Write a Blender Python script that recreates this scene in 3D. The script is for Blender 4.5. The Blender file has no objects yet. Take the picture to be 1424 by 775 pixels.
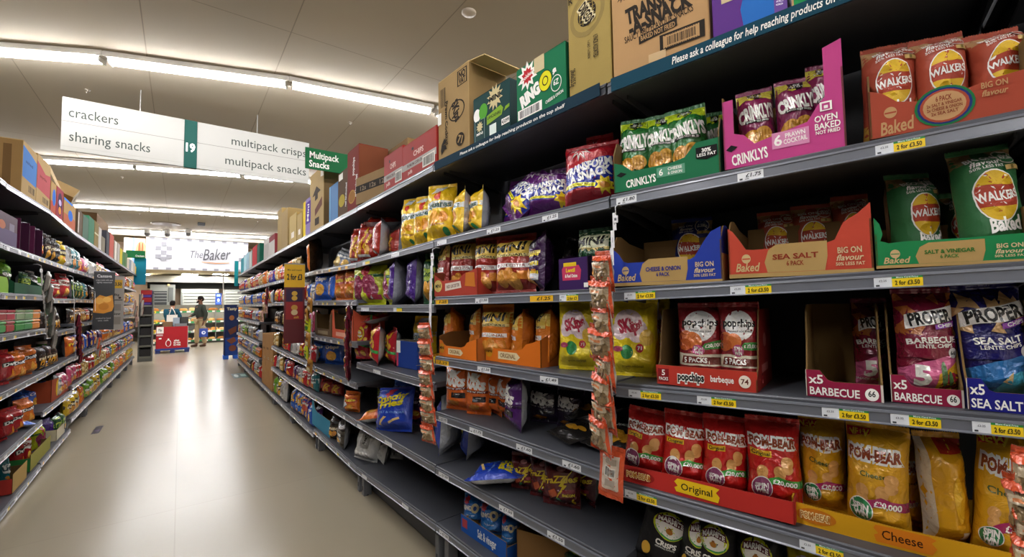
import bpy, math, random
from mathutils import Vector, Matrix, noise

SC = bpy.context.scene
COL = SC.collection
RND = random.Random(7)
PI = math.pi
# ---------------------------------------------------------------- camera
FP, CX, CY, CAMH = 610.0, 712.0, 387.5, 1.43
YAW, PITCH, ROLL = 0.64731, 0.05343, -0.01587


def cam_axes():
    cy, sy, cp, sp = math.cos(YAW), math.sin(YAW), math.cos(PITCH), math.sin(PITCH)
    f = Vector((sy * cp, cy * cp, sp)); r = Vector((cy, -sy, 0)); u = r.cross(f)
    c, s = math.cos(ROLL), math.sin(ROLL)
    return c * r + s * u, -s * r + c * u, f


CR, CU, CF = cam_axes()
CAM = Vector((0, 0, CAMH))
cd = bpy.data.cameras.new('camera')
cam = bpy.data.objects.new('camera', cd); COL.objects.link(cam)
cd.sensor_width = 36; cd.lens = 36 * FP / 1424; cd.clip_start = .02; cd.clip_end = 200
cam.matrix_world = Matrix(((CR.x, CU.x, -CF.x, 0), (CR.y, CU.y, -CF.y, 0), (CR.z, CU.z, -CF.z, CAMH), (0, 0, 0, 1)))
SC.camera = cam


def ray(u, v):
    return CR * ((u - CX) / FP) - CU * ((v - CY) / FP) + CF


def on_z(u, v, z):
    d = ray(u, v); return CAM + d * ((z - CAMH) / d.z)


def on_y(u, v, y):
    d = ray(u, v); return CAM + d * (y / d.y)


# ---------------------------------------------------------------- colour + materials
def lin(c):
    if isinstance(c, str):
        c = c.lstrip('#'); c = tuple(int(c[i:i + 2], 16) / 255 for i in (0, 2, 4))
    return tuple(x / 12.92 if x <= .04045 else ((x + .055) / 1.055) ** 2.4 for x in c) + (1.0,)


LINC = {}


def L(c):
    if c not in LINC: LINC[c] = lin(c)
    return LINC[c]


MATS = {}


def mat(name, rough=.6, metal=0., spec=.5, coat=0., bump=0., bscale=30., vary=0., attr=True, color=None, emit=None, alpha=None, trans=0.):
    m = bpy.data.materials.new(name); m.use_nodes = True
    nt = m.node_tree; b = nt.nodes['Principled BSDF']
    b.inputs['Roughness'].default_value = rough; b.inputs['Metallic'].default_value = metal
    b.inputs['Specular IOR Level'].default_value = spec; b.inputs['Coat Weight'].default_value = coat
    b.inputs['Coat Roughness'].default_value = .15
    if trans: b.inputs['Transmission Weight'].default_value = trans
    src = None
    if attr:
        a = nt.nodes.new('ShaderNodeAttribute'); a.attribute_name = 'Col'; src = a.outputs['Color']
    if vary:
        n = nt.nodes.new('ShaderNodeTexNoise'); n.inputs['Scale'].default_value = 9; n.inputs['Detail'].default_value = 6
        tc = nt.nodes.new('ShaderNodeTexCoord'); nt.links.new(tc.outputs['Object'], n.inputs['Vector'])
        mx = nt.nodes.new('ShaderNodeMix'); mx.data_type = 'RGBA'; mx.blend_type = 'MULTIPLY'
        mr = nt.nodes.new('ShaderNodeMapRange'); mr.inputs['To Min'].default_value = 1 - vary; mr.inputs['To Max'].default_value = 1 + vary * .4
        nt.links.new(n.outputs['Fac'], mr.inputs['Value'])
        mx.inputs[0].default_value = 1
        if src is not None: nt.links.new(src, mx.inputs[6])
        else: mx.inputs[6].default_value = L(color)
        nt.links.new(mr.outputs['Result'], mx.inputs[7]); src = mx.outputs[2]
    if src is not None: nt.links.new(src, b.inputs['Base Color'])
    elif color: b.inputs['Base Color'].default_value = L(color)
    if bump:
        n = nt.nodes.new('ShaderNodeTexNoise'); n.inputs['Scale'].default_value = bscale; n.inputs['Detail'].default_value = 3
        n.inputs['Distortion'].default_value = 1.2
        tc = nt.nodes.new('ShaderNodeTexCoord'); nt.links.new(tc.outputs['Object'], n.inputs['Vector'])
        bp = nt.nodes.new('ShaderNodeBump'); bp.inputs['Strength'].default_value = bump; bp.inputs['Distance'].default_value = .012
        nt.links.new(n.outputs['Fac'], bp.inputs['Height']); nt.links.new(bp.outputs['Normal'], b.inputs['Normal'])
    if emit:
        b.inputs['Emission Color'].default_value = L(emit[0]); b.inputs['Emission Strength'].default_value = emit[1]
    if alpha is not None: b.inputs['Alpha'].default_value = alpha
    MATS[name] = m
    return m


mat('foil', .24, .12, .8, .3, .8, 24)
mat('paperbag', .5, 0., .4, 0., .35, 22)
mat('card', .8, 0., .12, 0, .04, 60, vary=.10)
mat('gloss_card', .6, 0., .12, 0., .03, 50)
mat('steel', .45, .1, .5, 0., 0., 30, vary=.10)
mat('rail', .32, .25, .5, .2, .03, 40)
mat('label', .35, 0., .5, .2)
mat('plastic', .4, 0., .5)
mat('matte', .85, 0., .2)
mat('cloth', .9, 0., .15, 0., .2, 60)
mat('skin', .55, 0., .4)
mat('clear', .12, 0., .5, .3, .5, 40, alpha=.35)
mat('tube', .4, attr=False, color='#ffffff', emit=('#fdfcff', 22.0))
mat('screen', .4, emit=None)
mat('sign_lit', .5, attr=True)


def node_emit_attr(m, strength):
    nt = m.node_tree; b = nt.nodes['Principled BSDF']; a = [n for n in nt.nodes if n.type == 'ATTRIBUTE'][0]
    nt.links.new(a.outputs['Color'], b.inputs['Emission Color']); b.inputs['Emission Strength'].default_value = strength


node_emit_attr(MATS['sign_lit'], .04)
node_emit_attr(MATS['screen'], .5)


# ---------------------------------------------------------------- text
TXT = {}


def text_mesh(s, bold=0., shear=0.):
    k = (s, bold, shear)
    if k not in TXT:
        cu = bpy.data.curves.new('t', 'FONT'); cu.body = s; cu.offset = bold; cu.shear = shear
        cu.resolution_u = 2; cu.align_x = 'LEFT'
        o = bpy.data.objects.new('t', cu); me = bpy.data.meshes.new_from_object(o)
        vs = [(v.co.x, v.co.y) for v in me.vertices]; fs = [tuple(p.vertices) for p in me.polygons]
        bpy.data.objects.remove(o); bpy.data.curves.remove(cu); bpy.data.meshes.remove(me)
        if vs:
            x0 = min(v[0] for v in vs); x1 = max(v[0] for v in vs)
            w = x1 - x0; c = .69
            vs = [((x - x0 - w / 2) / c, y / c - .5) for x, y in vs]
            TXT[k] = (vs, fs, w / c)
        else: TXT[k] = ([], [], 1)
    return TXT[k]


# ---------------------------------------------------------------- mesh builder
class MB:
    def __init__(s): s.v = []; s.f = []; s.c = []; s.m = []; s.sm = []

    def face(s, idx, c, m=0, sm=False):
        s.f.append(tuple(idx)); s.c.append(c); s.m.append(m); s.sm.append(sm)

    def poly(s, pts, c, m=0, sm=False):
        b = len(s.v); s.v += [tuple(p) for p in pts]; s.face(range(b, b + len(pts)), c, m, sm)

    def box(s, a, b, c, m=0, bev=0., rot=None, skip=''):
        x0, y0, z0 = a; x1, y1, z1 = b
        if x0 > x1: x0, x1 = x1, x0
        if y0 > y1: y0, y1 = y1, y0
        if z0 > z1: z0, z1 = z1, z0
        e = min(bev, (x1 - x0) / 3, (y1 - y0) / 3, (z1 - z0) / 3)
        if e <= 0:
            P = [(x, y, z) for z in (z0, z1) for y in (y0, y1) for x in (x0, x1)]
            F = [(0, 2, 3, 1), (4, 5, 7, 6), (0, 1, 5, 4), (2, 6, 7, 3), (0, 4, 6, 2), (1, 3, 7, 5)]
            if rot: P = [rot @ Vector(p) for p in P]
            bb = len(s.v); s.v += [tuple(p) for p in P]
            for k, f in zip('btfklr', F):
                if k not in skip: s.face([bb + i for i in f], c, m)
            return
        P = []; idx = {}
        for i, X in enumerate((x0, x1)):
            for j, Y in enumerate((y0, y1)):
                for k, Z in enumerate((z0, z1)):
                    sx, sy, sz = (e if i == 0 else -e), (e if j == 0 else -e), (e if k == 0 else -e)
                    for ax, p in enumerate(((X, Y + sy, Z + sz), (X + sx, Y, Z + sz), (X + sx, Y + sy, Z))):
                        idx[i, j, k, ax] = len(P); P.append(p)
        if rot: P = [tuple(rot @ Vector(p)) for p in P]
        bb = len(s.v); s.v += P
        q = lambda *t: s.face([bb + idx[x] for x in t], c, m)
        for i in (0, 1):
            o = [(0, 0), (0, 1), (1, 1), (1, 0)]
            if i: o = o[::-1]
            q(*[(i, j, k, 0) for j, k in o[::-1]][::-1])
        for j in (0, 1):
            o = [(0, 0), (1, 0), (1, 1), (0, 1)]
            if j: o = o[::-1]
            q(*[(i, j, k, 1) for i, k in o])
        for k in (0, 1):
            o = [(0, 0), (0, 1), (1, 1), (1, 0)]
            if k: o = o[::-1]
            q(*[(i, j, k, 2) for i, j in o])
        for k in (0, 1):
            for j in (0, 1): q((0, j, k, 1), (1, j, k, 1), (1, j, k, 2), (0, j, k, 2))
            for i in (0, 1): q((i, 0, k, 0), (i, 1, k, 0), (i, 1, k, 2), (i, 0, k, 2))
        for i in (0, 1):
            for j in (0, 1): q((i, j, 0, 0), (i, j, 1, 0), (i, j, 1, 1), (i, j, 0, 1))
        for i in (0, 1):
            for j in (0, 1):
                for k in (0, 1): q((i, j, k, 0), (i, j, k, 1), (i, j, k, 2))

    def grid(s, fn, nu, nv, c, m=0, sm=True, flip=False, cfn=None):
        b = len(s.v)
        for j in range(nv + 1):
            for i in range(nu + 1): s.v.append(tuple(fn(i / nu, j / nv)))
        for j in range(nv):
            for i in range(nu):
                q = [b + j * (nu + 1) + i, b + j * (nu + 1) + i + 1, b + (j + 1) * (nu + 1) + i + 1, b + (j + 1) * (nu + 1) + i]
                s.face(q[::-1] if flip else q, cfn((i + .5) / nu, (j + .5) / nv) if cfn else c, m, sm)

    def tube(s, pts, r, c, n=8, m=0, cap=True):
        pts = [Vector(p) for p in pts]; rings = []
        for i, p in enumerate(pts):
            t = (pts[min(i + 1, len(pts) - 1)] - pts[max(i - 1, 0)]).normalized()
            a = t.cross(Vector((0, 0, 1)) if abs(t.z) < .9 else Vector((1, 0, 0))).normalized(); bb = t.cross(a)
            rr = r[i] if isinstance(r, (list, tuple)) else r
            base = len(s.v); rings.append(base)
            for k in range(n):
                an = 2 * PI * k / n; s.v.append(tuple(p + a * math.cos(an) * rr + bb * math.sin(an) * rr))
        for i in range(len(pts) - 1):
            for k in range(n):
                s.face((rings[i] + k, rings[i] + (k + 1) % n, rings[i + 1] + (k + 1) % n, rings[i + 1] + k), c, m, True)
        if cap:
            s.face([rings[0] + k for k in range(n)][::-1], c, m); s.face([rings[-1] + k for k in range(n)], c, m)

    def lathe(s, prof, c, n=20, m=0, o=(0, 0, 0), cfn=None):
        b = len(s.v)
        for r, z in prof:
            for k in range(n):
                a = 2 * PI * k / n; s.v.append((o[0] + r * math.cos(a), o[1] + r * math.sin(a), o[2] + z))
        for i in range(len(prof) - 1):
            for k in range(n):
                s.face((b + i * n + k, b + i * n + (k + 1) % n, b + (i + 1) * n + (k + 1) % n, b + (i + 1) * n + k), cfn(i) if cfn else c, m, True)

    def build(s, name, mats, parent=None, loc=None, rz=0.):
        me = bpy.data.meshes.new(name)
        me.from_pydata(s.v, [], s.f); me.update()
        if isinstance(mats, str): mats = [mats]
        for x in mats: me.materials.append(MATS[x])
        me.polygons.foreach_set('material_index', s.m); me.polygons.foreach_set('use_smooth', s.sm)
        ca = me.color_attributes.new('Col', 'FLOAT_COLOR', 'CORNER')
        d = []
        for f, c in zip(s.f, s.c): d.extend(L(c) * len(f))
        ca.data.foreach_set('color', d)
        o = bpy.data.objects.new(name, me); COL.objects.link(o)
        if parent is not None: o.parent = parent
        if loc is not None: o.location = loc
        o.rotation_euler.z = rz
        return o


# artwork: shapes given in fractions of a panel (x -.5..+.5, y 0..1), laid on a surface S(x, y, lift)
def art(mb, cmds, S, w, h, m=0, lift0=.0008, dl=.0003, maxe=.035):
    def emit_tri(a, b, c, col, e, depth=0):
        la = math.hypot((a[0] - b[0]) * w, (a[1] - b[1]) * h); lb = math.hypot((c[0] - b[0]) * w, (c[1] - b[1]) * h); lc = math.hypot((a[0] - c[0]) * w, (a[1] - c[1]) * h)
        mx = max(la, lb, lc)
        if mx > maxe and depth < 9:
            if mx == la: p = ((a[0] + b[0]) / 2, (a[1] + b[1]) / 2); emit_tri(a, p, c, col, e, depth + 1); emit_tri(p, b, c, col, e, depth + 1)
            elif mx == lb: p = ((c[0] + b[0]) / 2, (c[1] + b[1]) / 2); emit_tri(a, b, p, col, e, depth + 1); emit_tri(a, p, c, col, e, depth + 1)
            else: p = ((a[0] + c[0]) / 2, (a[1] + c[1]) / 2); emit_tri(a, b, p, col, e, depth + 1); emit_tri(p, b, c, col, e, depth + 1)
            return
        mb.poly([S(q[0], q[1], e) for q in (a, b, c)], col, m, False)

    for n, cm in enumerate(cmds):
        e = lift0 + dl * n; k = cm[0]
        if k == 'rect':
            _, x0, y0, x1, y1, col = cm[:6]
            emit_tri((x0, y0), (x1, y0), (x1, y1), col, e); emit_tri((x0, y0), (x1, y1), (x0, y1), col, e)
        elif k == 'poly':
            pts = cm[1]; col = cm[2]
            cx = sum(p[0] for p in pts) / len(pts); cy = sum(p[1] for p in pts) / len(pts)
            for i in range(len(pts)): emit_tri((cx, cy), pts[i], pts[(i + 1) % len(pts)], col, e)
        elif k == 'ell':
            _, cx, cy, rx, ry, col = cm[:6]
            if ry is None: ry = rx * w / h * 1.15
            a0, a1 = cm[6] if len(cm) > 6 else (0, 360)
            nn = max(10, int(22 * (a1 - a0) / 360)); P = [(cx + rx * math.cos(math.radians(a0 + (a1 - a0) * i / nn)), cy + ry * math.sin(math.radians(a0 + (a1 - a0) * i / nn))) for i in range(nn + 1)]
            if a1 - a0 < 360: # segment (chord)
                c0 = ((P[0][0] + P[-1][0]) / 2, (P[0][1] + P[-1][1]) / 2)
            else: c0 = (cx, cy)
            for i in range(nn): emit_tri(c0, P[i], P[i + 1], col, e)
        elif k == 'star':
            _, cx, cy, r0, r1, num, col = cm[:7]
            P = []
            for i in range(num * 2):
                a = PI * i / num; r = r0 if i % 2 == 0 else r1
                P.append((cx + r * math.cos(a), cy + r * math.sin(a) * w / h))
            for i in range(num * 2): emit_tri((cx, cy), P[i], P[(i + 1) % (num * 2)], col, e)
        elif k == 'txt':
            _, s, cx, cy, hh, col = cm[:6]; o = cm[6] if len(cm) > 6 else {}
            vs, fs, tw = text_mesh(s, o.get('b', .02), o.get('sh', 0.))
            if not vs: continue
            H = hh * h; W = tw * H
            mxw = o.get('w')
            sx = 1.
            if mxw: sx = mxw * w / W
            elif W > .94 * w: sx = .94 * w / W
            an = math.radians(o.get('r', 0)); ca, sa = math.cos(an), math.sin(an)
            arch = o.get('arch', 0)
            Q = []
            for x, y in vs:
                X = x * H * sx; Y = y * H + arch * h * (1 - (2 * X / (W * sx)) ** 2)
                X, Y = X * ca - Y * sa, X * sa + Y * ca
                fx = cx + X / w; fy = cy + Y / h
                if not o.get('free'): fx = max(-.5, min(.5, fx)); fy = max(0.0, min(1, fy))
                Q.append((fx, fy))
            if maxe < 1:
                for f in fs: emit_tri(Q[f[0]], Q[f[1]], Q[f[2]], col, e)
            else:
                b = len(mb.v); mb.v += [tuple(S(q[0], q[1], e)) for q in Q]
                for f in fs: mb.face([b + i for i in f], col, m, False)
        elif k == 'bars':
            _, x0, y0, x1, y1, bg, fg, num = cm[:8]
            emit_tri((x0, y0), (x1, y0), (x1, y1), bg, e); emit_tri((x0, y0), (x1, y1), (x0, y1), bg, e)
            rr = random.Random(num); x = x0 + (x1 - x0) * .08
            e2 = e + .0002
            while x < x1 - (x1 - x0) * .1:
                bw = (x1 - x0) * rr.choice((.012, .02, .035)) * 34 / num
                for t in (((x, y0 + (y1 - y0) * .12), (x + bw, y0 + (y1 - y0) * .12), (x + bw, y1 - (y1 - y0) * .12)), ((x, y0 + (y1 - y0) * .12), (x + bw, y1 - (y1 - y0) * .12), (x, y1 - (y1 - y0) * .12))):
                    mb.poly([S(q[0], q[1], e2) for q in t], fg, m)
                x += bw + (x1 - x0) * rr.choice((.015, .025)) * 34 / num


def flat(x0, x1, z0, z1, y):      # a vertical front panel facing -y
    def S(fx, fy, e): return (x0 + (x1 - x0) * (fx + .5), y - e, z0 + (z1 - z0) * fy)
    return S


def plane(o, ux, uy, n, w, h):    # a panel of size w x h: o the middle of its lower edge
    o, ux, uy, n = Vector(o), Vector(ux), Vector(uy), Vector(n)
    def S(fx, fy, e): return o + ux * (fx * w) + uy * (fy * h) + n * e
    return S


# ---------------------------------------------------------------- object bookkeeping
def tag(o, label, cat, group=None, kind=None):
    o['label'] = label; o['category'] = cat
    if group: o['group'] = group
    if kind: o['kind'] = kind
    return o


def struct(o):
    o['kind'] = 'structure'; return o


def empty(name, loc, rz=0.):
    o = bpy.data.objects.new(name, None); COL.objects.link(o); o.location = loc; o.rotation_euler.z = rz
    o.empty_display_size = .05
    return o


def kids(o): return [c for c in bpy.data.objects if c.parent == o]


def dup(root, loc, rz, label, group=None, scale=None, ch=None):
    r = root.copy(); COL.objects.link(r); r.location = loc; r.rotation_euler = (root.rotation_euler.x, root.rotation_euler.y, rz); r['label'] = label
    if group: r['group'] = group
    if scale: r.scale = scale
    for c in (ch if ch is not None else root.children):
        d = c.copy(); COL.objects.link(d); d.parent = r
        for g in c.children:
            q = g.copy(); COL.objects.link(q); q.parent = d
    return r
# ================================================================ the room
CEIL = 4.22
fl = MB(); fl.box((-14, -9, -.1), (14, 34, 0), '#b7a88c')
floor = struct(fl.build('floor', 'matte'))
fm = bpy.data.materials.new('vinyl_floor'); fm.use_nodes = True; nt = fm.node_tree; b = nt.nodes['Principled BSDF']
tc = nt.nodes.new('ShaderNodeTexCoord'); n1 = nt.nodes.new('ShaderNodeTexNoise'); n1.inputs['Scale'].default_value = .7; n1.inputs['Detail'].default_value = 1.5
n2 = nt.nodes.new('ShaderNodeTexNoise'); n2.inputs['Scale'].default_value = 140; n2.inputs['Detail'].default_value = 2
cr = nt.nodes.new('ShaderNodeValToRGB'); cr.color_ramp.elements[0].color = L('#9f947e'); cr.color_ramp.elements[1].color = L('#a69b85')
cr.color_ramp.elements[0].position = .1; cr.color_ramp.elements[1].position = .9
mx = nt.nodes.new('ShaderNodeMix'); mx.data_type = 'RGBA'; mx.blend_type = 'MULTIPLY'; mx.inputs[0].default_value = .06
br = nt.nodes.new('ShaderNodeTexBrick'); br.offset = 0; br.inputs['Scale'].default_value = 1; br.inputs['Mortar Size'].default_value = .004
br.inputs['Brick Width'].default_value = 2.0; br.inputs['Row Height'].default_value = 2.0
br.inputs['Color1'].default_value = (1, 1, 1, 1); br.inputs['Color2'].default_value = (.97, .97, .97, 1); br.inputs['Mortar'].default_value = (.9, .9, .9, 1)
m2 = nt.nodes.new('ShaderNodeMix'); m2.data_type = 'RGBA'; m2.blend_type = 'MULTIPLY'; m2.inputs[0].default_value = 1
for n in (n1, n2, br): nt.links.new(tc.outputs['Object'], n.inputs['Vector'])
nt.links.new(n1.outputs['Fac'], cr.inputs['Fac']); nt.links.new(cr.outputs['Color'], mx.inputs[6]); nt.links.new(n2.outputs['Color'], mx.inputs[7])
nt.links.new(mx.outputs[2], m2.inputs[6]); nt.links.new(br.outputs['Color'], m2.inputs[7]); nt.links.new(m2.outputs[2], b.inputs['Base Color'])
rr = nt.nodes.new('ShaderNodeMapRange'); rr.inputs['To Min'].default_value = .2; rr.inputs['To Max'].default_value = .33
b.inputs['Roughness'].default_value = .24
b.inputs['Specular IOR Level'].default_value = .55
floor.data.materials[0] = fm

ce = MB(); ce.box((-14, -9, CEIL), (14, 34, CEIL + .1), '#b9ae9c')
ceiling = struct(ce.build('ceiling', 'matte'))
cm_ = bpy.data.materials.new('ceiling_panel'); cm_.use_nodes = True; nt = cm_.node_tree; b = nt.nodes['Principled BSDF']; b.inputs['Roughness'].default_value = .85
tc = nt.nodes.new('ShaderNodeTexCoord'); br = nt.nodes.new('ShaderNodeTexBrick'); br.offset = 0; br.inputs['Scale'].default_value = 1
br.inputs['Brick Width'].default_value = 1.2; br.inputs['Row Height'].default_value = 5.3; br.inputs['Mortar Size'].default_value = .006; br.inputs['Mortar Smooth'].default_value = .3
br.inputs['Color1'].default_value = L('#a39986'); br.inputs['Color2'].default_value = L('#9f9582'); br.inputs['Mortar'].default_value = L('#82796a')
mp = nt.nodes.new('ShaderNodeMapping'); mp.inputs['Location'].default_value = (.35, .5, 0)
nn = nt.nodes.new('ShaderNodeTexNoise'); nn.inputs['Scale'].default_value = .6; nn.inputs['Detail'].default_value = 4
mr = nt.nodes.new('ShaderNodeMapRange'); mr.inputs['To Min'].default_value = .93; mr.inputs['To Max'].default_value = 1.04
mm = nt.nodes.new('ShaderNodeMix'); mm.data_type = 'RGBA'; mm.blend_type = 'MULTIPLY'; mm.inputs[0].default_value = 1
nt.links.new(tc.outputs['Object'], mp.inputs['Vector']); nt.links.new(mp.outputs['Vector'], br.inputs['Vector']); nt.links.new(tc.outputs['Object'], nn.inputs['Vector'])
nt.links.new(nn.outputs['Fac'], mr.inputs['Value']); nt.links.new(br.outputs['Color'], mm.inputs[6]); nt.links.new(mr.outputs['Result'], mm.inputs[7]); nt.links.new(mm.outputs[2], b.inputs['Base Color'])
ceiling.data.materials[0] = cm_

for nm, a, b_ in (('wall_left', (-14.1, -9, 0), (-14, 34, CEIL)), ('wall_right', (14, -9, 0), (14.1, 34, CEIL)), ('wall_front', (-14, -9.1, 0), (14, -9, CEIL)), ('wall_back', (-14, 34, 0), (14, 34.1, CEIL))):
    w = MB(); w.box(a, b_, '#c9c2b4'); struct(w.build(nm, 'matte'))

# ---------------------------------------------------------------- ceiling lights
def light(p0, p1, label, group=None):
    p0 = Vector(p0); p1 = Vector(p1); d = p1 - p0; ln = d.length; a = math.atan2(d.y, d.x)
    t = empty('ceiling_light', ((p0.x + p1.x) / 2, (p0.y + p1.y) / 2, CEIL), a); tag(t, label, 'ceiling light', group or 'strip lights on the ceiling')
    h = ln / 2; K = 1.35
    hb = MB(); hb.box((-h - .05, -.06 * K, -.045 * K), (h + .05, .06 * K, -.001), '#d9d6cf', bev=.008); hb.build('housing', 'gloss_card', t)
    db = MB()
    pr = [(a * K, b_ * K) for a, b_ in [(-.04, -.046), (-.037, -.068), (-.022, -.082), (0, -.087), (.022, -.082), (.037, -.068), (.04, -.046)]]
    for i in range(len(pr) - 1):
        db.poly([(-h, *pr[i]), (-h, *pr[i + 1]), (h, *pr[i + 1]), (h, *pr[i])], '#ffffff', 0, True)
    for s in (-h, h): db.poly([(s, *p) for p in (pr if s > 0 else pr[::-1])], '#ffffff')
    db.build('diffuser', 'tube', t)
    for s in (-1, 1):
        e = MB(); e.box((s * h, -.042 * K, -.088 * K), (s * (h + .02), .042 * K, -.044 * K), '#cfccc4', bev=.006); e.build('end_cap', 'plastic', t)
    return t


ZL = CEIL - .09
def tubepx(a, b): return on_z(*a, ZL), on_z(*b, ZL)


r1 = [tubepx((154.8, 87), (396.5, 118.7))]
q0, q1 = tubepx((-75, 68.5), (140.6, 85)); r1.append((q0, q1))
q0, q1 = tubepx((408, 120.5), (609.4, 158)); dd = (q1 - q0).normalized(); r1.append((q0, q0 + dd * (r1[0][1] - r1[0][0]).length))
lb1 = ['strip light running between the other two above the aisle sign', 'strip light cut by the left edge, nearest row', 'strip light ending behind the tall brown carton, nearest row']
for (a, b_), lb in zip(r1, lb1): light(a, b_, lb)
r2 = [tubepx((62, 225.2), (185.8, 233.5)), tubepx((192, 234), (333.5, 245)), tubepx((341, 246), (478, 258))]
lb2 = ['strip light just under the left end of the aisle sign', 'strip light just under the middle of the aisle sign', 'strip light just under the right end of the aisle sign']
for (a, b_), lb in zip(r2, lb2): light(a, b_, lb)
r3 = [tubepx((104.5, 287), (206.7, 292)), tubepx((209.5, 292.2), (311.7, 298.5)), tubepx((314.5, 299), (400, 304))]
lb3 = ['strip light in the third row, left one above the left shelving', 'strip light in the third row, middle one over the aisle', 'strip light in the third row, right one above the right shelving']
for (a, b_), lb in zip(r3, lb3): light(a, b_, lb)
r4 = [tubepx((152, 321), (224, 323.7)), tubepx((226.5, 323.9), (300, 327.6)), tubepx((302, 328), (373, 331))]
lb4 = ['strip light in the last row, left one before the bakery', 'strip light in the last row, middle one before the bakery', 'strip light in the last row, right one before the bakery']
for (a, b_), lb in zip(r4, lb4): light(a, b_, lb)
TL = (r1[0][1] - r1[0][0]).length
rows_y = [(r[0][0].y + r[0][1].y) / 2 for r in (r1, r2, r3, r4)]
pitch = rows_y[1] - rows_y[0]
for y in (rows_y[0] - pitch, rows_y[0] - 2 * pitch, rows_y[0] - 3 * pitch):
    if y < -8.8: continue
    for k in range(-4, 5): light((k * (TL + .13) - TL / 2, y, 0), (k * (TL + .13) + TL / 2, y, 0), 'strip light of the rows behind the camera', 'strip lights behind the camera')
for r, lb in zip((r1, r2, r3, r4), ('nearest', 'second', 'third', 'last')):
    xs0 = min(min(a.x, b_.x) for a, b_ in r); xs1 = max(max(a.x, b_.x) for a, b_ in r); yy = (r[0][0].y + r[0][1].y) / 2
    for k in range(2):
        light((xs1 + .13 + k * (TL + .13), r[2][1].y, 0), (xs1 + .13 + k * (TL + .13) + TL, r[2][1].y, 0), 'strip light of the %s row beyond the right shelving' % lb, 'strip lights beyond the right shelving, %s row' % lb)
        light((xs0 - .13 - k * (TL + .13) - TL, r[1 if r is r1 else 0][0].y, 0), (xs0 - .13 - k * (TL + .13), r[1 if r is r1 else 0][0].y, 0), 'strip light of the %s row beyond the left shelving' % lb, 'strip lights beyond the left shelving, %s row' % lb)

# ---------------------------------------------------------------- shelving bays
RJ = [(1.421, .039), (1.171, .983), (1.109, 2.170), (1.086, 3.420), (1.077, 4.709), (1.076, 5.994), (1.078, 7.298), (1.083, 8.604), (1.090, 9.913), (1.097, 11.222), (1.105, 12.558)]
LJ = [(-.934, 3.042), (-.943, 4.317), (-.948, 5.611), (-.948, 6.911), (-.945, 8.215), (-.940, 9.522), (-.933, 10.830), (-.926, 12.140), (-.918, 13.450), (-.910, 14.761)]
RZ = dict(T=.719, S2=.307, S3=-.008, S4=-.324, S5=-.674, S6=-.955, S7=-1.305)
LZ = dict(T=.812, S2=.402, S3=.074, S4=-.212, S5=-.585, S6=-.905, S7=-1.262)
LIP = .045
ORD = ['first', 'second', 'third', 'fourth', 'fifth', 'sixth', 'seventh', 'eighth', 'ninth', 'tenth', 'eleventh', 'twelfth', 'thirteenth', 'fourteenth']
SHN = dict(T='top', S2='second', S3='third', S4='fourth', S5='fifth', S6='sixth', S7='bottom')
DEP = .44; BD = .50
PX = {   # lip lower edges read off the photograph
 'RA': dict(T=[(847, 134), (1060, 48.5), (1194, 1.3)], S2=[(846, 290.7), (1010, 260), (1100, 241), (1217.7, 214), (1424, 183)], S3=[(851, 418), (940, 416.8), (1100, 410.8), (1298, 400), (1424, 388)],
            S4=[(862, 549.7), (960, 563), (1100, 582), (1351, 601.6), (1424, 606)], S5=[(850, 684), (960, 719), (1080, 754), (1138, 772)]),
 'RB': dict(T=[(607, 239), (700, 193.5), (798, 152), (843, 134)], S2=[(606, 344), (651, 333), (740, 314), (846, 290.7)], S3=[(603, 424.5), (760.6, 421), (835, 418.5)], S4=[(605, 507), (627, 510.6), (773, 535.5), (827, 544.7)],
            S5=[(613, 585), (719.7, 629.5), (780, 648.8), (838, 665.3)], S6=[(608, 660), (670, 697), (698.6, 711), (784, 758), (813, 775)], S7=[(610, 741), (651, 774)]),
 'RC': dict(T=[(498, 294), (606, 237)], S2=[(494, 373), (606, 344)], S3=[(494, 433), (599.6, 435)], S4=[(497, 512), (585, 538)], S6=[(497, 594), (608, 660)], S7=[(497, 658.7), (610, 741)]),
 'RD': dict(S2=[(438, 382), (494, 373)], S3=[(434, 424.6), (492, 425)], S4=[(435.5, 472), (486, 482)], S5=[(437, 516), (497, 542)], S6=[(438, 557), (497, 594)], S7=[(437, 603), (497, 658.7)]),
 'RE': dict(S3=[(402, 425), (434, 425)], S4=[(402, 464), (434, 469)], S5=[(401, 497), (437, 515)], S6=[(402, 533), (438, 557)]),
 'RF': dict(S3=[(378, 425), (402, 425)], S4=[(381, 456), (399, 462)], S5=[(379.5, 486), (395, 494.7)], S6=[(381, 517), (401, 532)]),
 'LB': dict(T=[(0, 258.4), (67, 297)], S2=[(0, 346), (65, 367.3)], S3=[(0, 416.5), (63, 418)], S4=[(0, 475.5), (63, 464)], S5=[(0, 557.6), (67, 521.5)], S6=[(12.6, 631), (47, 605), (70, 578)], S7=[(20.8, 697.6), (76, 627)]),
 'LC': dict(T=[(67, 297), (106, 329.4)], S2=[(65, 367.3), (103, 380)], S3=[(69.7, 421.7), (103, 421.7)], S4=[(77.5, 468.4), (103, 462)], S5=[(67, 521.5), (101, 501.6)], S6=[(72, 570), (108, 542)], S7=[(76, 627), (107, 590)]),
 'LA': dict(S6=[(0, 643), (12.6, 631)], S7=[(0, 724.7), (20.8, 697.6)]),
}
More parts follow.
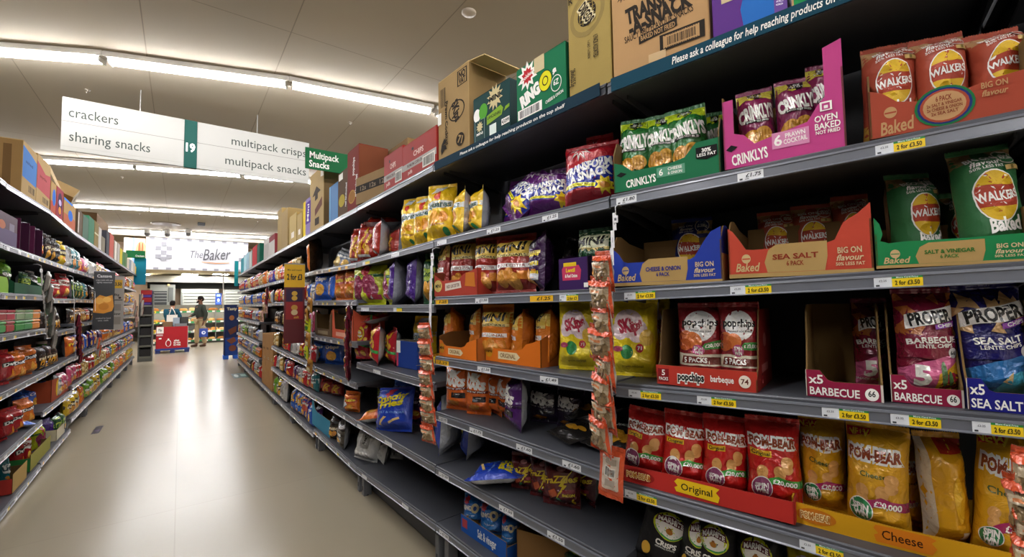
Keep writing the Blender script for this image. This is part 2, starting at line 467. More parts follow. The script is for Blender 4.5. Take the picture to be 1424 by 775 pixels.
TICK = {
 'RA': dict(S2=[(858, 886, 'w', '£1.80'), (1026, 1062, 'w', '£1.75'), (1217, 1286, 'y', '2 for £3.50')], S3=[(869, 912, 'y', '2 for £3.50'), (1016, 1073, 'y', '2 for £3.50'), (1215, 1283, 'y', '2 for £3.50')],
            S4=[(875, 920, 'y', '2 for £3.50'), (970, 1024, 'y', '2 for £3.50'), (1143, 1208, 'y', '2 for £3.50'), (1238, 1308, 'y', '2 for £3.50'), (1351, 1422, 'y', '2 for £3.50')], S5=[(870, 914, 'y', '2 for £3.50'), (1112, 1173, 'y', '2 for £3.50')]),
 'RB': dict(S2=[(755, 777, 'w', '£1.25'), (678, 697, 'w', '£1.25'), (609, 622, 'w', '')], S3=[(607, 624, 'o', '1.25'), (662, 680, 'w', '£1.50'), (738, 770, 'o', '£1.25'), (779, 805, 'y', '2 for £3')], S4=[(607, 625, 'o', '1.25'), (665, 683, 'w', '£1.50'), (752, 777, 'w', '£1.49')],
            S5=[(611, 623, 'w', '£1.75'), (654, 672, 'w', '£1.75'), (719, 741, 'w', '£1.60'), (783, 809, 'w', '£1.60')], S6=[(611, 625, 'w', '£1.50'), (695, 715, 'w', '£1.50'), (762, 786, 'w', '£1.50')], S7=[(612, 625, 'w', '£1.50')]),
 'RC': dict(S2=[(505, 515, 'y', ''), (545, 556, 'w', '')], S3=[(503, 514, 'w', ''), (548, 560, 'y', '')], S4=[(520, 530, 'w', '')], S6=[(497.5, 505, 'w', ''), (536, 546, 'w', '')], S7=[(504, 511, 'w', ''), (560, 569, 'w', '')]),
}
BAYS = {}
MB0 = MB
BMB = {}


class Bay: pass


def make_bay(key, side, p_l, p_r, Z, idx):
    B = Bay(); B.key = key; B.side = side
    B.o = Vector((p_l[0], p_l[1], 0)); e = Vector((p_r[0], p_r[1], 0)); d = e - B.o
    B.len = d.length; B.rz = math.atan2(d.y, d.x); B.ux = d.normalized(); B.uy = Vector((-B.ux.y, B.ux.x, 0))
    B.z = {}; B.idx = idx
    px = PX.get(key, {})
    for s, z0 in Z.items():
        if key == 'RC' and s == 'S5' or key == 'RG' and s in ('S5', 'S6', 'S4'): continue
        if s in px:
            P = [B.hit(u, v, 0) for u, v in px[s]]
            xs = [p[0] for p in P]; zs = [p[1] for p in P]; n = len(P)
            mx_ = sum(xs) / n; mz = sum(zs) / n; sxx = sum((x - mx_) ** 2 for x in xs) + .05
            k = sum((x - mx_) * (z - mz) for x, z in zip(xs, zs)) / sxx
            k = max(-.09, min(.09, k))
            B.z[s] = (mz - k * mx_, mz + k * (B.len - mx_))
        else:
            B.z[s] = (CAMH + z0, CAMH + z0)
    return B


def _hit(B, u, v, d):     # photo pixel -> (x along the bay, height) on the vertical plane d behind the lip
    r = ray(u, v); o = B.o + B.uy * d
    t = (o - CAM).dot(B.uy) / r.dot(B.uy)
    p = CAM + r * t
    return (p - o).dot(B.ux), p.z


def _ztop(B, s, x):
    a, b_ = B.z[s]; return a + (b_ - a) * max(-.2, min(1.2, x / B.len)) + LIP


def _world(B, x, y, z): return B.o + B.ux * x + B.uy * y + Vector((0, 0, z))


Bay.hit = _hit; Bay.ztop = _ztop; Bay.world = _world


def ticket(mb, x0, x1, z0, z1, kind, txt):
    S = flat(x0, x1, z0, z1, -.004); w = x1 - x0; h = z1 - z0
    if kind == 'w':
        c = [('rect', -.5, 0, .5, 1, '#e6e8ea'), ('rect', -.42, .1, -.3, .3, '#33383c'), ('rect', -.2, .12, -.05, .2, '#555a5e')]
        if txt: c.append(('txt', txt, .12, .55, .42, '#20242a', {'b': .02, 'sh': .15, 'w': .6}))
    elif kind == 'y':
        c = [('rect', -.5, 0, -.12, 1, '#dfe3e8'), ('rect', -.12, 0, .5, .78, '#f2cf1d'), ('rect', -.12, .78, .5, 1, '#2f8f45')]
        if txt: c += [('txt', txt, .19, .38, .40, '#26220c', {'b': .03, 'w': .5}), ('txt', 'More Card Price', .19, .89, .15, '#e9f3ea', {'w': .44}), ('rect', -.46, .1, -.38, .25, '#33383c'), ('txt', '£2.25', -.31, .62, .18, '#5a5f66', {'w': .16})]
    else:
        c = [('rect', -.5, 0, .5, 1, '#f1b91c')]
        if txt: c.append(('txt', txt, .1, .5, .5, '#2a230c', {'b': .03, 'sh': .15, 'w': .6}))
    art(mb, c, S, w, h, 0, .0006, .0003, 9)


def build_bay(B, label):
    class MB(MB0):
        def build(self, *a, **k):
            self.v = [(x + y * B.ml * (1 - x / B.len) - y * B.mr * (x / B.len), y, z) for x, y, z in self.v]
            return MB0.build(self, *a, **k)
    t = empty('shelving_bay', (B.o.x, B.o.y, 0), B.rz); tag(t, label, 'shelving', 'shelving bays of the %s run' % ('right' if B.side == 'R' else 'left'))
    Lh = B.len; GR = '#4a4c52'; top = max(B.z['T']) + LIP
    bp = MB(); bp.box((.032, BD, .1), (Lh - .001, BD + .02, top), '#26272a'); bp.build('back_panel', 'steel', t)
    for x in (.0, Lh):
        if x > 0 and B.key not in ('RY', 'LI'): continue
        if x > 0: x -= .032
        x += .0155
        u = MB(); u.box((x - .015, BD - .05, 0), (x + .015, BD + .02, top + .06), '#303135', bev=.004)
        for k in range(int(top / .06)): u.box((x - .004, BD - .0512, .05 + k * .06), (x + .004, BD - .05, .08 + k * .06), '#0c0c0d')
        u.build('upright', 'steel', t)
    for s, (za, zb) in B.z.items():
        dep = BD - .02
        sh = MB(); th = .028
        ZA, ZB = za + LIP, zb + LIP
        g = .004
        P = lambda x, y, z: (x, y, z)
        zl = lambda x: ZA + (ZB - ZA) * x / Lh
        pts = []
        # board with a folded front edge
        prof = [(0.004, 0), (.0, -.004), (.0, -.012), (.010, -.016), (.010, -th), (dep, -th), (dep, 0)]
        for i in range(len(prof)):
            a = prof[i]; c_ = prof[(i + 1) % len(prof)]
            sh.poly([(g, a[0], zl(g) + a[1]), (g, c_[0], zl(g) + c_[1]), (Lh - g, c_[0], zl(Lh - g) + c_[1]), (Lh - g, a[0], zl(Lh - g) + a[1])], GR)
        for x, f in ((g, 1), (Lh - g, -1)):
            q = [(x, a[0], zl(x) + a[1]) for a in prof]
            sh.poly(q[::f], GR)
        so = sh.build('shelf', 'steel', t)
        for x in (.03, Lh - .03):
            if s == 'S7': continue
            bk = MB(); z = zl(x) - th
            for xx in (x - .003, x + .003): pass
            q = [(x, .08, z), (x, .08, z - .015), (x, dep, z - .075), (x, dep, z)]
            q2 = [(p[0] + .004, p[1], p[2]) for p in q]
            bk.poly(q, '#3c3d41'); bk.poly(q2[::-1], '#3c3d41')
            for i in range(4): bk.poly([q[i], q2[i], q2[(i + 1) % 4], q[(i + 1) % 4]], '#3c3d41')
            bk.build('bracket', 'steel', so)
        ra = MB(); z0 = 0
        rp = [(.002, -.010), (-.005, -.012), (-.006, -.017), (-.003, -.019), (-.003, -LIP + .005), (-.007, -LIP + .002), (-.007, -LIP), (.01, -LIP), (.01, -.014)]
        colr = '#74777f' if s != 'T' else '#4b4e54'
        for i in range(len(rp)):
            a = rp[i]; c_ = rp[(i + 1) % len(rp)]
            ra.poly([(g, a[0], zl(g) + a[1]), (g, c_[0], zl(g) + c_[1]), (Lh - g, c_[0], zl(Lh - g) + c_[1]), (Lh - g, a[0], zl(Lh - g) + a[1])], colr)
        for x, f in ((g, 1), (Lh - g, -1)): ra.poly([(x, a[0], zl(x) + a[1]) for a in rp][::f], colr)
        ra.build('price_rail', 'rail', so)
        tk = TICK.get(B.key, {}).get(s)
        if tk is None and s != 'T' and B.key not in ('RA', 'RB', 'RC'):
            rg = random.Random(B.key + s); tk = []; x = .06
            while x < Lh - .15:
                w = rg.choice((.05, .07, .07)); tk.append((x, x + w, rg.choice('wwyyo'), '')); x += w + rg.uniform(.08, .3)
        elif tk is not None:
            tk = [(B.hit(a, 400, 0)[0], B.hit(c_, 400, 0)[0], k, tx) if False else (a, c_, k, tx, 1) for a, c_, k, tx in tk]
        for q in tk or ():
            if len(q) == 5:
                # pixel columns: find where that column crosses the rail
                def col(u):
                    x = Lh / 2
                    for _ in range(6):
                        z = zl(x) - LIP / 2
                        # v such that the ray at (u, v) reaches the plane at height z
                        lo, hi = -200, 1000
                        for _ in range(30):
                            m = (lo + hi) / 2
                            if B.hit(u, m, 0)[1] > z: lo = m
                            else: hi = m
                        x = B.hit(u, m, 0)[0]
                    return x
                x0, x1 = col(q[0]), col(q[1])
            else: x0, x1 = q[0], q[1]
            mb = MB(); xm = (x0 + x1) / 2; zc = zl(xm)
            k_ = (ZB - ZA) / Lh
            n0 = len(mb.v); ticket(mb, x0, x1, zc - LIP + .0035, zc - .0165, q[2], q[3])
            mb.v = [(a, b2, c2 + k_ * (a - xm)) for a, b2, c2 in mb.v]
            mb.build('price_ticket', 'label', so)
    zb0 = min(min(B.z['S7']), 9)
    pl = MB(); pl.box((.01, .10, .02), (Lh - .01, .13, zb0 + .01), '#2c2d30'); pl.build('plinth', 'steel', t)
    for x in (.05, Lh - .05):
        ft = MB(); ft.box((x - .02, .03, .0), (x + .02, .09, zb0 + .012), '#6a6c70', bev=.003); ft.box((x - .006, .028, .04), (x + .006, .0302, .07), '#1c1c1e'); ft.lathe([(.022, 0), (.022, .008), (.008, .012), (.008, .03)], '#222222', 10, 0, (x, .06, 0)); ft.build('foot', 'steel', t)
    BMB[B.key] = t


rn = 'ABCDEFGHIJ'
RB_ = [make_bay('R' + rn[i], 'R', RJ[i + 1], RJ[i], RZ, i) for i in range(10)]
ze = {s: z[1] - CAMH for s, z in RB_[0].z.items()}
RB_.insert(0, make_bay('RY', 'R', RJ[0], (1.69, -.92), ze, -1))
LB_ = [make_bay('L' + rn[i], 'L', LJ[i], LJ[i + 1], LZ, i) for i in range(9)]
for run in (RB_[::-1], LB_):      # listed from left to right as seen from the aisle
    for i, B in enumerate(run):
        BAYS[B.key] = B
        B.ml = math.tan(max(-.2, min(.2, (run[i].rz - run[i - 1].rz) / -2 * -1))) if i else 0.
        B.mr = math.tan((run[i + 1].rz - run[i].rz) / 2) if i < len(run) - 1 else 0.
NB_ = []
for i in range(4):     # unseen rest of the left run, added to block low-angle light
    B = make_bay('LY%d' % i, 'L', (-.934, 3.042 - 1.29 * (i + 1)), (-.934, 3.042 - 1.29 * i), LZ, i); B.ml = B.mr = 0.; NB_.append(B)
for i, B in enumerate(NB_): build_bay(B, 'unseen grey metal shelving bay added to the left run, beside or behind the camera')
for B in RB_ + LB_:
    build_bay(B, 'grey metal shelving bay beside the camera, closing the right-hand run' if B.key == 'RY' else 'grey metal shelving bay in the %s-hand run, %s from the camera' % ('right' if B.side == 'R' else 'left', ORD[B.idx]))


def fit(B, s, uL, uR, vt, vb=None, d=.03):
    """place a front face seen between columns uL..uR and rows vt..vb on shelf s: -> centre x, depth, width, height, shelf height"""
    if isinstance(B, str): B = BAYS[B]
    um = (uL + uR) / 2
    x = B.len / 2
    if vb is not None:
        for _ in range(5):
            zs = B.ztop(s, x); r = ray(um, vb)
            p = CAM + r * ((zs - CAMH) / r.z); q = p - B.o; x = q.dot(B.ux)
        d = max(.012, min(.42, q.dot(B.uy)))
    for _ in range(4):
        zs = B.ztop(s, x)
        lo, hi = -400, 1200
        for _ in range(30):
            m = (lo + hi) / 2
            if B.hit(um, m, d)[1] > zs: lo = m
            else: hi = m
        vm = (m + vt) / 2
        x0 = B.hit(uL, vm, d)[0]; x1 = B.hit(uR, vm, d)[0]; x = (x0 + x1) / 2
    h = B.hit(um, vt, d)[1] - zs
    return B, x, d, x1 - x0, h, zs
# ================================================================ bags, cartons, trays
def sstep(a, b, x):
    t = max(0., min(1., (x - a) / (b - a))); return t * t * (3 - 2 * t)


def bag_surface(w, h, d, seed, amp=.006, side=-1):
    sd = seed * 3.17
    def S(fx, fy, e=0.):
        s = max(-1., min(1., fx * 2)); t = fy
        px = max(0., 1 - abs(s) ** 2.4) ** .6
        pt = min(1, sstep(-.02, .2, t)) * sstep(-.02, .22, 1 - t)
        dep = d / 2 * px * (pt ** .7)
        edge = 1 - px
        n1 = noise.noise((fx * w * 17 + sd, t * h * 13, sd * 1.3))
        n2 = noise.noise((fx * w * 42, t * h * 30 + sd, sd))
        ns = abs(noise.noise((fx * w * 60 + sd, sd, t * 2.2)))
        nearseal = (1 - sstep(0, .22, t)) + sstep(.74, 1, t)
        n3 = 1 - abs(noise.noise((fx * w * 26 + t * h * 9 + sd, t * h * 22 - fx * w * 8, sd * 2))) * 2
        dep += (n1 * amp * 1.7 + n2 * amp * .5 + (n3 ** 3) * amp * .9) * (px ** .5) * min(1, pt * 1.5 + .2) - ns * amp * 2.4 * nearseal * px ** .5
        x = fx * w * (1 - .05 * math.sin(PI * t) * 1.0) + n1 * .004 * abs(s)
        z = t * h + noise.noise((fx * 3 + sd, t * 3, 5)) * .006 * math.sin(PI * t)
        return (x, side * (max(dep, .0006) + e), z)
    return S


PROTO = {}
PROD = {}


def make_bag(name, prod, w, h, d, seed=1, lod=0):
    p = PROD[prod]
    mb = MB(); sh_ = .014 if lod == 0 else 0
    hb = h - 2 * sh_
    nu, nv = (26, 34) if lod == 0 else (10, 12)
    F = bag_surface(w, hb, d, seed, p.get('amp', .006)); Bk = bag_surface(w, hb, d * .8, seed + 40, .005, 1)
    up = lambda P: (P[0], P[1], P[2] + sh_)
    G = [[Vector(up(F(i / nu - .5, j / nv))) for i in range(nu + 1)] for j in range(nv + 1)]
    mb.grid(lambda a, b: G[round(b * nv)][round(a * nu)], nu, nv, p['base'], 0, True)
    mb.grid(lambda a, b: up(Bk(a - .5, b)), max(8, nu // 2), max(8, nv // 2), p.get('back', p['base']), 0, True, True)
    def FS(fx, fy, e):
        a = max(0., min(.9999, fx + .5)) * nu; b_ = max(0., min(.9999, fy)) * nv
        i, j = int(a), int(b_); a -= i; b_ -= j
        q = G[j][i] * (1 - a) * (1 - b_) + G[j][i + 1] * a * (1 - b_) + G[j + 1][i] * (1 - a) * b_ + G[j + 1][i + 1] * a * b_
        return (q.x, q.y - e, q.z)
    art(mb, p['art'], FS, w, hb, 0, .0010 if lod == 0 else .0016, .0003, .012 if lod == 0 else .05)
    r = mb.build(name, p.get('fin', 'foil'))
    ch = []
    if lod == 0:
        for nm, z0, z1 in (('bottom_seal', 0, sh_), ('top_seal', hb + sh_, h)):
            sb = MB(); n = 40; c = p.get('seal', p['base'])
            wv = lambda i: .0016 * math.sin(i / n * 9 + seed) + .001 * math.sin(i / n * 31)
            zo, zi = (z0, z1) if nm == 'bottom_seal' else (z1, z0)
            for sgn in (-1, 1):
                rows = []
                for k in range(5):
                    z = zi + (zo - zi) * k / 4; row = []
                    for i in range(n + 1):
                        fx = i / n - .5
                        zz = z + (.0015 * (1 if i % 2 else -1) if k == 4 else 0)
                        row.append((fx * w, wv(i) + sgn * (.0007 + .0005 * (k % 2)), zz))
                    rows.append(row)
                for k in range(4):
                    for i in range(n):
                        q = [rows[k][i], rows[k][i + 1], rows[k + 1][i + 1], rows[k + 1][i]]
                        sb.poly(q, c if sgn < 0 else p.get('back', c))
            ch.append(sb.build(nm, p.get('fin', 'foil'), r))
    return r, ch


NAMEOF = {'choc_purple': ('chocolate_bag', 'chocolate bag'), 'black_choc': ('chocolate_bag', 'chocolate bag'), 'yellow_choc': ('chocolate_bag', 'chocolate bag'), 'popcorn': ('popcorn_bag', 'popcorn bag'), 'doritos_red': ('corn_chip_bag', 'corn chip bag'), 'doritos_orange': ('corn_chip_bag', 'corn chip bag')}
for q in ('mini_red', 'mini_orange', 'mini_purple', 'mini_green'): NAMEOF[q] = ('biscuit_bag', 'biscuit bag')


def put_bag(prod, loc, rz, w, h, d, label, group=None, lean=0., roll=0., seed=1, lod=0, cat='crisp bag', name='crisp_bag'):
    if name == 'crisp_bag' and prod in NAMEOF: name, cat = NAMEOF[prod]
    key = (prod, seed, lod)
    first = key not in PROTO
    if first: PROTO[key] = (*make_bag(name, prod, w, h, d, seed, lod), w, h, d)
    r, ch, w0, h0, d0 = PROTO[key]
    if first: o = r; tag(o, label, cat, group); o.location = loc
    else: o = dup(r, loc, rz, label, None, None, ch); o['category'] = cat; o.scale = (w / w0, d / d0, h / h0)
    if not first and 'group' in o.keys(): del o['group']
    if group: o['group'] = group
    o.rotation_euler = (lean, roll, rz)
    return o


def bagpx(bay, s, uL, uR, vt, vb, prod, label, group=None, d=.03, th=.09, rot=0., lean=-.06, roll=0., seed=1, lod=0, hs=1., dz=0., cat='crisp bag', name='crisp_bag'):
    B, x, dd, w, h, zs = fit(bay, s, uL, uR, vt, vb, d)
    th *= 1.3; h *= hs
    if bay == 'RA':
        w *= 1.03
        if abs(rot) <= .06 and s in ('S2', 'S3', 'S4'): rot = .2
    else:
        r = ray((uL + uR) / 2, vt); al = math.acos(min(1., abs(r.dot(B.uy)) / math.hypot(r.x, r.y))); sg = 1 if bay[0] == 'R' else -1
        turned = abs(rot) > .24
        rot = -abs(rot) * sg if turned else rot + .38 * sg
        k = 1. if turned else math.cos(al) / math.cos(al - abs(rot)) * 1.06
        for _ in range(2):
            _b, x, _d, w, h, _z = fit(bay, s, uL, uR, vt, None, dd + th * .5); w = min(w * k, .34)
            dd = max(dd, abs(math.sin(rot)) * w * .5 - th * .35)
        h *= hs
    loc = B.world(x, dd + th / 2, zs + .001 + dz)
    return put_bag(prod, loc, B.rz + rot, w, h, th, label, group, lean, roll, seed, lod, cat, name)


# ---- cartons
def carton(name, loc, rz, w, d, h, col, label, front=(), near=(), far=(), side='R', group=None, flap=None, tape=None, mats='card', cat='cardboard box', sidecol=None, top=None):
    """front faces -y; in local x the box spans -w/2..w/2, depth 0..d"""
    mb = MB()
    mb.box((-w / 2, 0, 0), (w / 2, d, h), col, 0, min(.003, w * .05))
    if sidecol:
        for sx in (-1, 1):
            x = sx * (w / 2 + .0004); q = [(x, .003, .003), (x, d - .003, .003), (x, d - .003, h - .003), (x, .003, h - .003)]
            mb.poly(q if sx > 0 else q[::-1], sidecol)
    art(mb, list(front), flat(-w / 2, w / 2, 0, h, -.0002), w, h, 0, .0004, .0002, 9)
    if near: art(mb, list(near), plane((w / 2, d / 2, 0), (0, 1, 0), (0, 0, 1), (1, 0, 0), d, h), d, h, 0, .0008, .0002, 9)
    if far: art(mb, list(far), plane((-w / 2, d / 2, 0), (0, -1, 0), (0, 0, 1), (-1, 0, 0), d, h), d, h, 0, .0008, .0002, 9)
    r = mb.build(name, mats, None, loc, rz); tag(r, label, cat, group)
    # closing seam and the two top flaps
    fm_ = MB(); fm_.box((-w / 2 + .002, .002, h + .0003), (w / 2 - .002, d / 2 - .001, h + .004), top or col, 0, .001); fm_.build('top_flap', mats, r)
    fm_ = MB(); fm_.box((-w / 2 + .002, d / 2 + .001, h + .0003), (w / 2 - .002, d - .002, h + .004), top or col, 0, .001); fm_.build('top_flap', mats, r)
    if tape:
        tp = MB(); a, b_, c_ = tape
        tp.box((a, -.0012, h - b_), (a + c_, -.0004, h + .004), '#c9b98f'); tp.build('tape', 'label', r)
    if flap:
        for (hx, hy, ux, uy, fw, fh, ang) in flap:
            if hx == 'r': hx = w / 2 + .003   # open flap hinged at (hx,hy,h)
            f = MB(); f.box((-fw / 2, -.002, 0), (fw / 2, .002, fh), top or col)
            fo = f.build('open_flap', mats, r, (hx, hy, h), math.atan2(uy, ux)); fo.rotation_euler.x = ang
    return r


def cartonpx(bay, s, uL, uR, vt, vb, col, label, d=.015, depth=.3, rot=0., name='cardboard_box', dz=0., **k):
    B, x, dd, w, h, zs = fit(bay, s, uL, uR, vt, vb, d)
    return carton(name, B.world(x, dd, zs + .001 + dz), B.rz + rot, w, depth, h, col, label, **k)


# ---- display trays: front panel with a cut-out edge, two sides, back, base
def extr(mb, pts, n, t, c_out, c_in, m=0):
    """a sheet of card: outline pts (3D, counter-clockwise seen from the outside), thickness t against normal n"""
    n = Vector(n); A = [Vector(p) for p in pts]; Bk = [p - n * t for p in A]
    b = len(mb.v); mb.v += [tuple(p) for p in A]; k = len(A)
    mb.v += [tuple(p) for p in Bk]
    import mathutils
    tris = mathutils.geometry.tessellate_polygon([A])
    for tr in tris:
        a = (A[tr[1]] - A[tr[0]]).cross(A[tr[2]] - A[tr[0]])
        q = tr if a.dot(n) > 0 else tr[::-1]
        mb.face([b + i for i in q], c_out, m); mb.face([b + k + i for i in q[::-1]], c_in, m)
    for i in range(k):
        j = (i + 1) % k
        mb.face([b + i, b + k + i, b + k + j, b + j], c_in, m)


def tray(loc, rz, w, depth, hf, hb, col, label, front=(), prof=None, sprof=None, near=(), inner='#6b5333', group=None, base=None, sidecol=None, name='display_tray', fronts='gloss_card', hback=None, cat='display tray'):
    """prof: top edge of the front, [(fx -.5..5, fraction of hf)]; sprof: side's top edge [(fraction of depth, fraction of hb)]"""
    t = empty(name, loc, rz); tag(t, label, cat, group)
    prof = prof or [(-.5, 1), (.5, 1)]; sprof = sprof or [(0, hf / hb), (.25, 1), (1, 1)]
    th = .004
    fm_ = MB()
    pts = [(-w / 2, 0, 0), (w / 2, 0, 0)] + [(fx * w, 0, hf * k) for fx, k in prof[::-1]]
    extr(fm_, pts, (0, -1, 0), th, col, inner)
    art(fm_, list(front), flat(-w / 2, w / 2, 0, hf, -.0002), w, hf, 0, .0005, .0002, 9)
    fm_.build('front_panel', fronts, t)
    for sx in (-1, 1):
        sm = MB(); x = sx * w / 2
        P = [(x, 0, 0), (x, depth, 0)] + [(x, a * depth, hb * k) for a, k in sprof[::-1]]
        if sx < 0: P = P[::-1]
        extr(sm, P, (sx, 0, 0), th, sidecol or col, inner)
        if near and sx > 0: art(sm, list(near), plane((x, depth / 2, 0), (0, 1, 0), (0, 0, 1), (1, 0, 0), depth, hb), depth, hb, 0, .0005, .0002, 9)
        sm.build('side_panel', fronts, t)
    bm_ = MB(); bm_.box((-w / 2 + th, depth - th, 0), (w / 2 - th, depth, hback or hb), inner); bm_.build('back_panel', 'card', t)
    bm_ = MB(); bm_.box((-w / 2 + th, th, .0005), (w / 2 - th, depth - th, .004), inner); bm_.build('base', 'card', t)
    return t


def traypx(bay, s, uL, uR, vt, vb, col, label, d=.015, depth=.3, hb=None, rot=0., **k):
    B, x, dd, w, h, zs = fit(bay, s, uL, uR, vt, vb, d)
    return tray(B.world(x, dd, zs + .001), B.rz + rot, w, depth, h, hb or h, col, label, **k)


# ================================================================ printed designs
W_ = '#f0eee6'; K_ = '#151515'
def circ_logo(cx, cy, r, ring, top, mid, asp=1.):
    q = r * .74
    return [('ell', cx, cy, r * 1.06, q * 1.06, W_), ('ell', cx, cy, r, q, mid), ('ell', cx, cy + .0, r, q, '#d9b01e', (25, 155)), ('ell', cx, cy, r, q, '#d9b01e', (205, 335))]


def baked(base, tan):
    return [('poly', [(-.5, .86), (-.2, .9), (-.12, 1), (-.5, 1)], tan), ('poly', [(.16, .9), (.5, .84), (.5, 1), (.1, 1)], tan),
            ('ell', .5, .3, .14, .1, '#c9a544'), ('poly', [(-.5, 0), (-.5, .18), (-.36, .1), (-.3, 0)], '#c9a544')] + circ_logo(-.02, .53, .31, W_, '#e9b81e', '#a83a22') + [
            ('txt', 'WALKERS', -.02, .53, .075, W_, {'w': .64, 'b': .03, 'r': 6}), ('txt', 'Baked', .02, .27, .12, W_, {'w': .52, 'b': .035, 'sh': .25, 'r': 7}),
            ('txt', 'BIG ON', -.13, .9, .042, W_, {'b': .02, 'r': 6}), ('txt', 'flavour', -.1, .845, .05, W_, {'sh': .35, 'r': 6}), ('txt', '50% LESS FAT', -.1, .795, .026, W_, {'b': .01, 'r': 6}),
            ('ell', .27, .9, .17, None, '#e8ddd0'), ('ell', .27, .9, .155, None, base), ('txt', 'NEW', .27, .92, .034, W_, {'b': .03}), ('txt', 'BAKED', .27, .885, .03, W_, {'b': .03}), ('rect', .16, .755, .46, .8, '#c2a362'), ('rect', .26, .76, .31, .795, '#7a6a30')]


def crink(base, lime, cap):
    return [('poly', [(-.5, .84), (-.3, .87), (-.1, .83), (.15, .88), (.4, .84), (.5, .87), (.5, 1), (-.5, 1)], lime), ('poly', [(-.2, 1), (-.17, .88), (0, .84), (.17, .88), (.2, 1)], K_), ('txt', '30%', 0, .95, .045, W_, {'b': .03}), ('txt', 'LESS FAT', 0, .905, .03, W_, {'b': .02}),
            ('txt', 'CRINKLYS', 0, .66, .17, W_, {'w': .93, 'b': .05, 'r': 6}), ('rect', -.32, .53, .34, .565, K_), ('txt', 'BAKED NOT FRIED', .01, .547, .022, W_, {'w': .6}),
            ('ell', -.18, .33, .25, .11, '#c98f2e'), ('ell', .14, .37, .23, .1, '#d6a03c')] + [('rect', -.36 + i * .09, .24 + (i % 3) * .012, -.34 + i * .09, .42, '#a8701c') for i in range(8)] + [('txt', cap, .28, .1, .03, W_)]


def nik(base, c2):
    return [('txt', 'NIK', -.05, .76, .15, W_, {'w': .62, 'b': .08, 'r': -4}), ('txt', 'NAKS', .0, .59, .15, W_, {'w': .8, 'b': .08, 'r': -4}), ('rect', -.5, .42, .5, .48, c2), ('txt', "NICE 'N' SPICY", 0, .45, .032, W_, {'w': .8}),
            ('rect', -.1, .24, .4, .36, K_), ('txt', 'RICE AND', .15, .325, .02, W_), ('poly', [(-.3, .12), (-.1, .2), (.2, .16), (.1, .06), (-.2, .05)], '#c27a1a')]


def mini(base, c2, cap):
    return [('rect', -.5, .66, .5, .9, '#e8c455') if base != '#3a1645' else ('rect', -.5, .8, .5, .9, '#241030'), ('poly', [(-.5, .9), (-.3, .94), (0, .91), (.3, .95), (.5, .9), (.5, 1), (-.5, 1)], base), ('txt', 'MINI', -.03, .79, .15, K_, {'w': .8, 'b': .03, 'sh': .12, 'r': 4}), ('rect', -.42, .61, .46, .668, '#e9cf7a'), ('txt', 'CHEDDARS', 0, .638, .045, K_, {'w': .76, 'b': .02}),
            ('rect', -.42, .40, .42, .48, W_), ('txt', cap, 0, .44, .05, c2, {'w': .74, 'b': .02}), ('ell', -.2, .2, .16, None, '#d9953a'), ('ell', .1, .15, .16, None, '#e0a045'), ('ell', -.02, .28, .12, None, '#c98430'), ('rect', .2, .18, .4, .34, '#d8842a')]


def transf(c1, c2):
    return [('poly', [(-.5, .2), (-.5, .5), (.5, .74), (.5, .2)], '#1b2a8c'), ('txt', 'TRANSFORM', .02, .56, .12, W_, {'w': .88, 'b': .05, 'sh': .1, 'r': 12}), ('txt', "A SNACK", .06, .42, .13, W_, {'w': .76, 'b': .05, 'sh': .1, 'r': 12}),
            ('star', -.1, .84, .09, .22, 9, '#d8d2cc'), ('star', -.1, .84, .06, .15, 9, c1), ('poly', [(-.42, .24), (-.4, .3), (.2, .27), (.18, .21)], '#e9df1f'), ('txt', 'BAKED NOT FRIED', -.1, .255, .028, K_, {'w': .5, 'r': -2}), ('star', .34, .24, .1, .17, 8, '#e7c722'), ('ell', .34, .23, .08, .05, '#c77f1c')]


def hoops(c, acc):
    return [('ell', 0, .66, .3, .2, '#e2c12a'), ('ell', 0, .66, .22, .14, '#b3202c'), ('ell', 0, .66, .16, .1, '#e9c63a'), ('ell', -.3, .86, .09, None, '#e2a92a'), ('ell', .32, .84, .08, None, '#e2a92a'), ('ell', .34, .5, .08, None, '#e2a92a'), ('poly', [(-.5, .4), (-.1, .36), (.5, .26), (.5, .34), (0, .42), (-.5, .46)], acc), ('ell', -.2, .14, .14, None, '#d99b2a'), ('ell', .22, .12, .13, None, '#d99b2a'), ('txt', 'hula', -.02, .70, .07, W_, {'b': .04}), ('txt', 'hoops', 0, .61, .06, W_, {'b': .04})]


def simple(c1, c2, txt='', tc=W_):
    r = random.Random(c1 + c2 + txt)
    y = r.uniform(.5, .7)
    a = [('poly', [(-.5, y - .12), (0, y - .16), (.5, y - .10), (.5, y + .14), (0, y + .1), (-.5, y + .12)], c2), ('ell', r.uniform(-.2, .2), .22, .22, None, r.choice(['#d99b2a', '#c98430', '#e0c070', '#b96a22'])), ('ell', r.uniform(-.2, .3), .3, .15, None, r.choice(['#d99b2a', '#c98430', '#e9b84a'])), ('rect', -.3, .88, .3, .93, c2)]
    if txt: a.append(('txt', txt, 0, y, .12, tc, {'w': .8, 'b': .04, 'r': 5}))
    return a


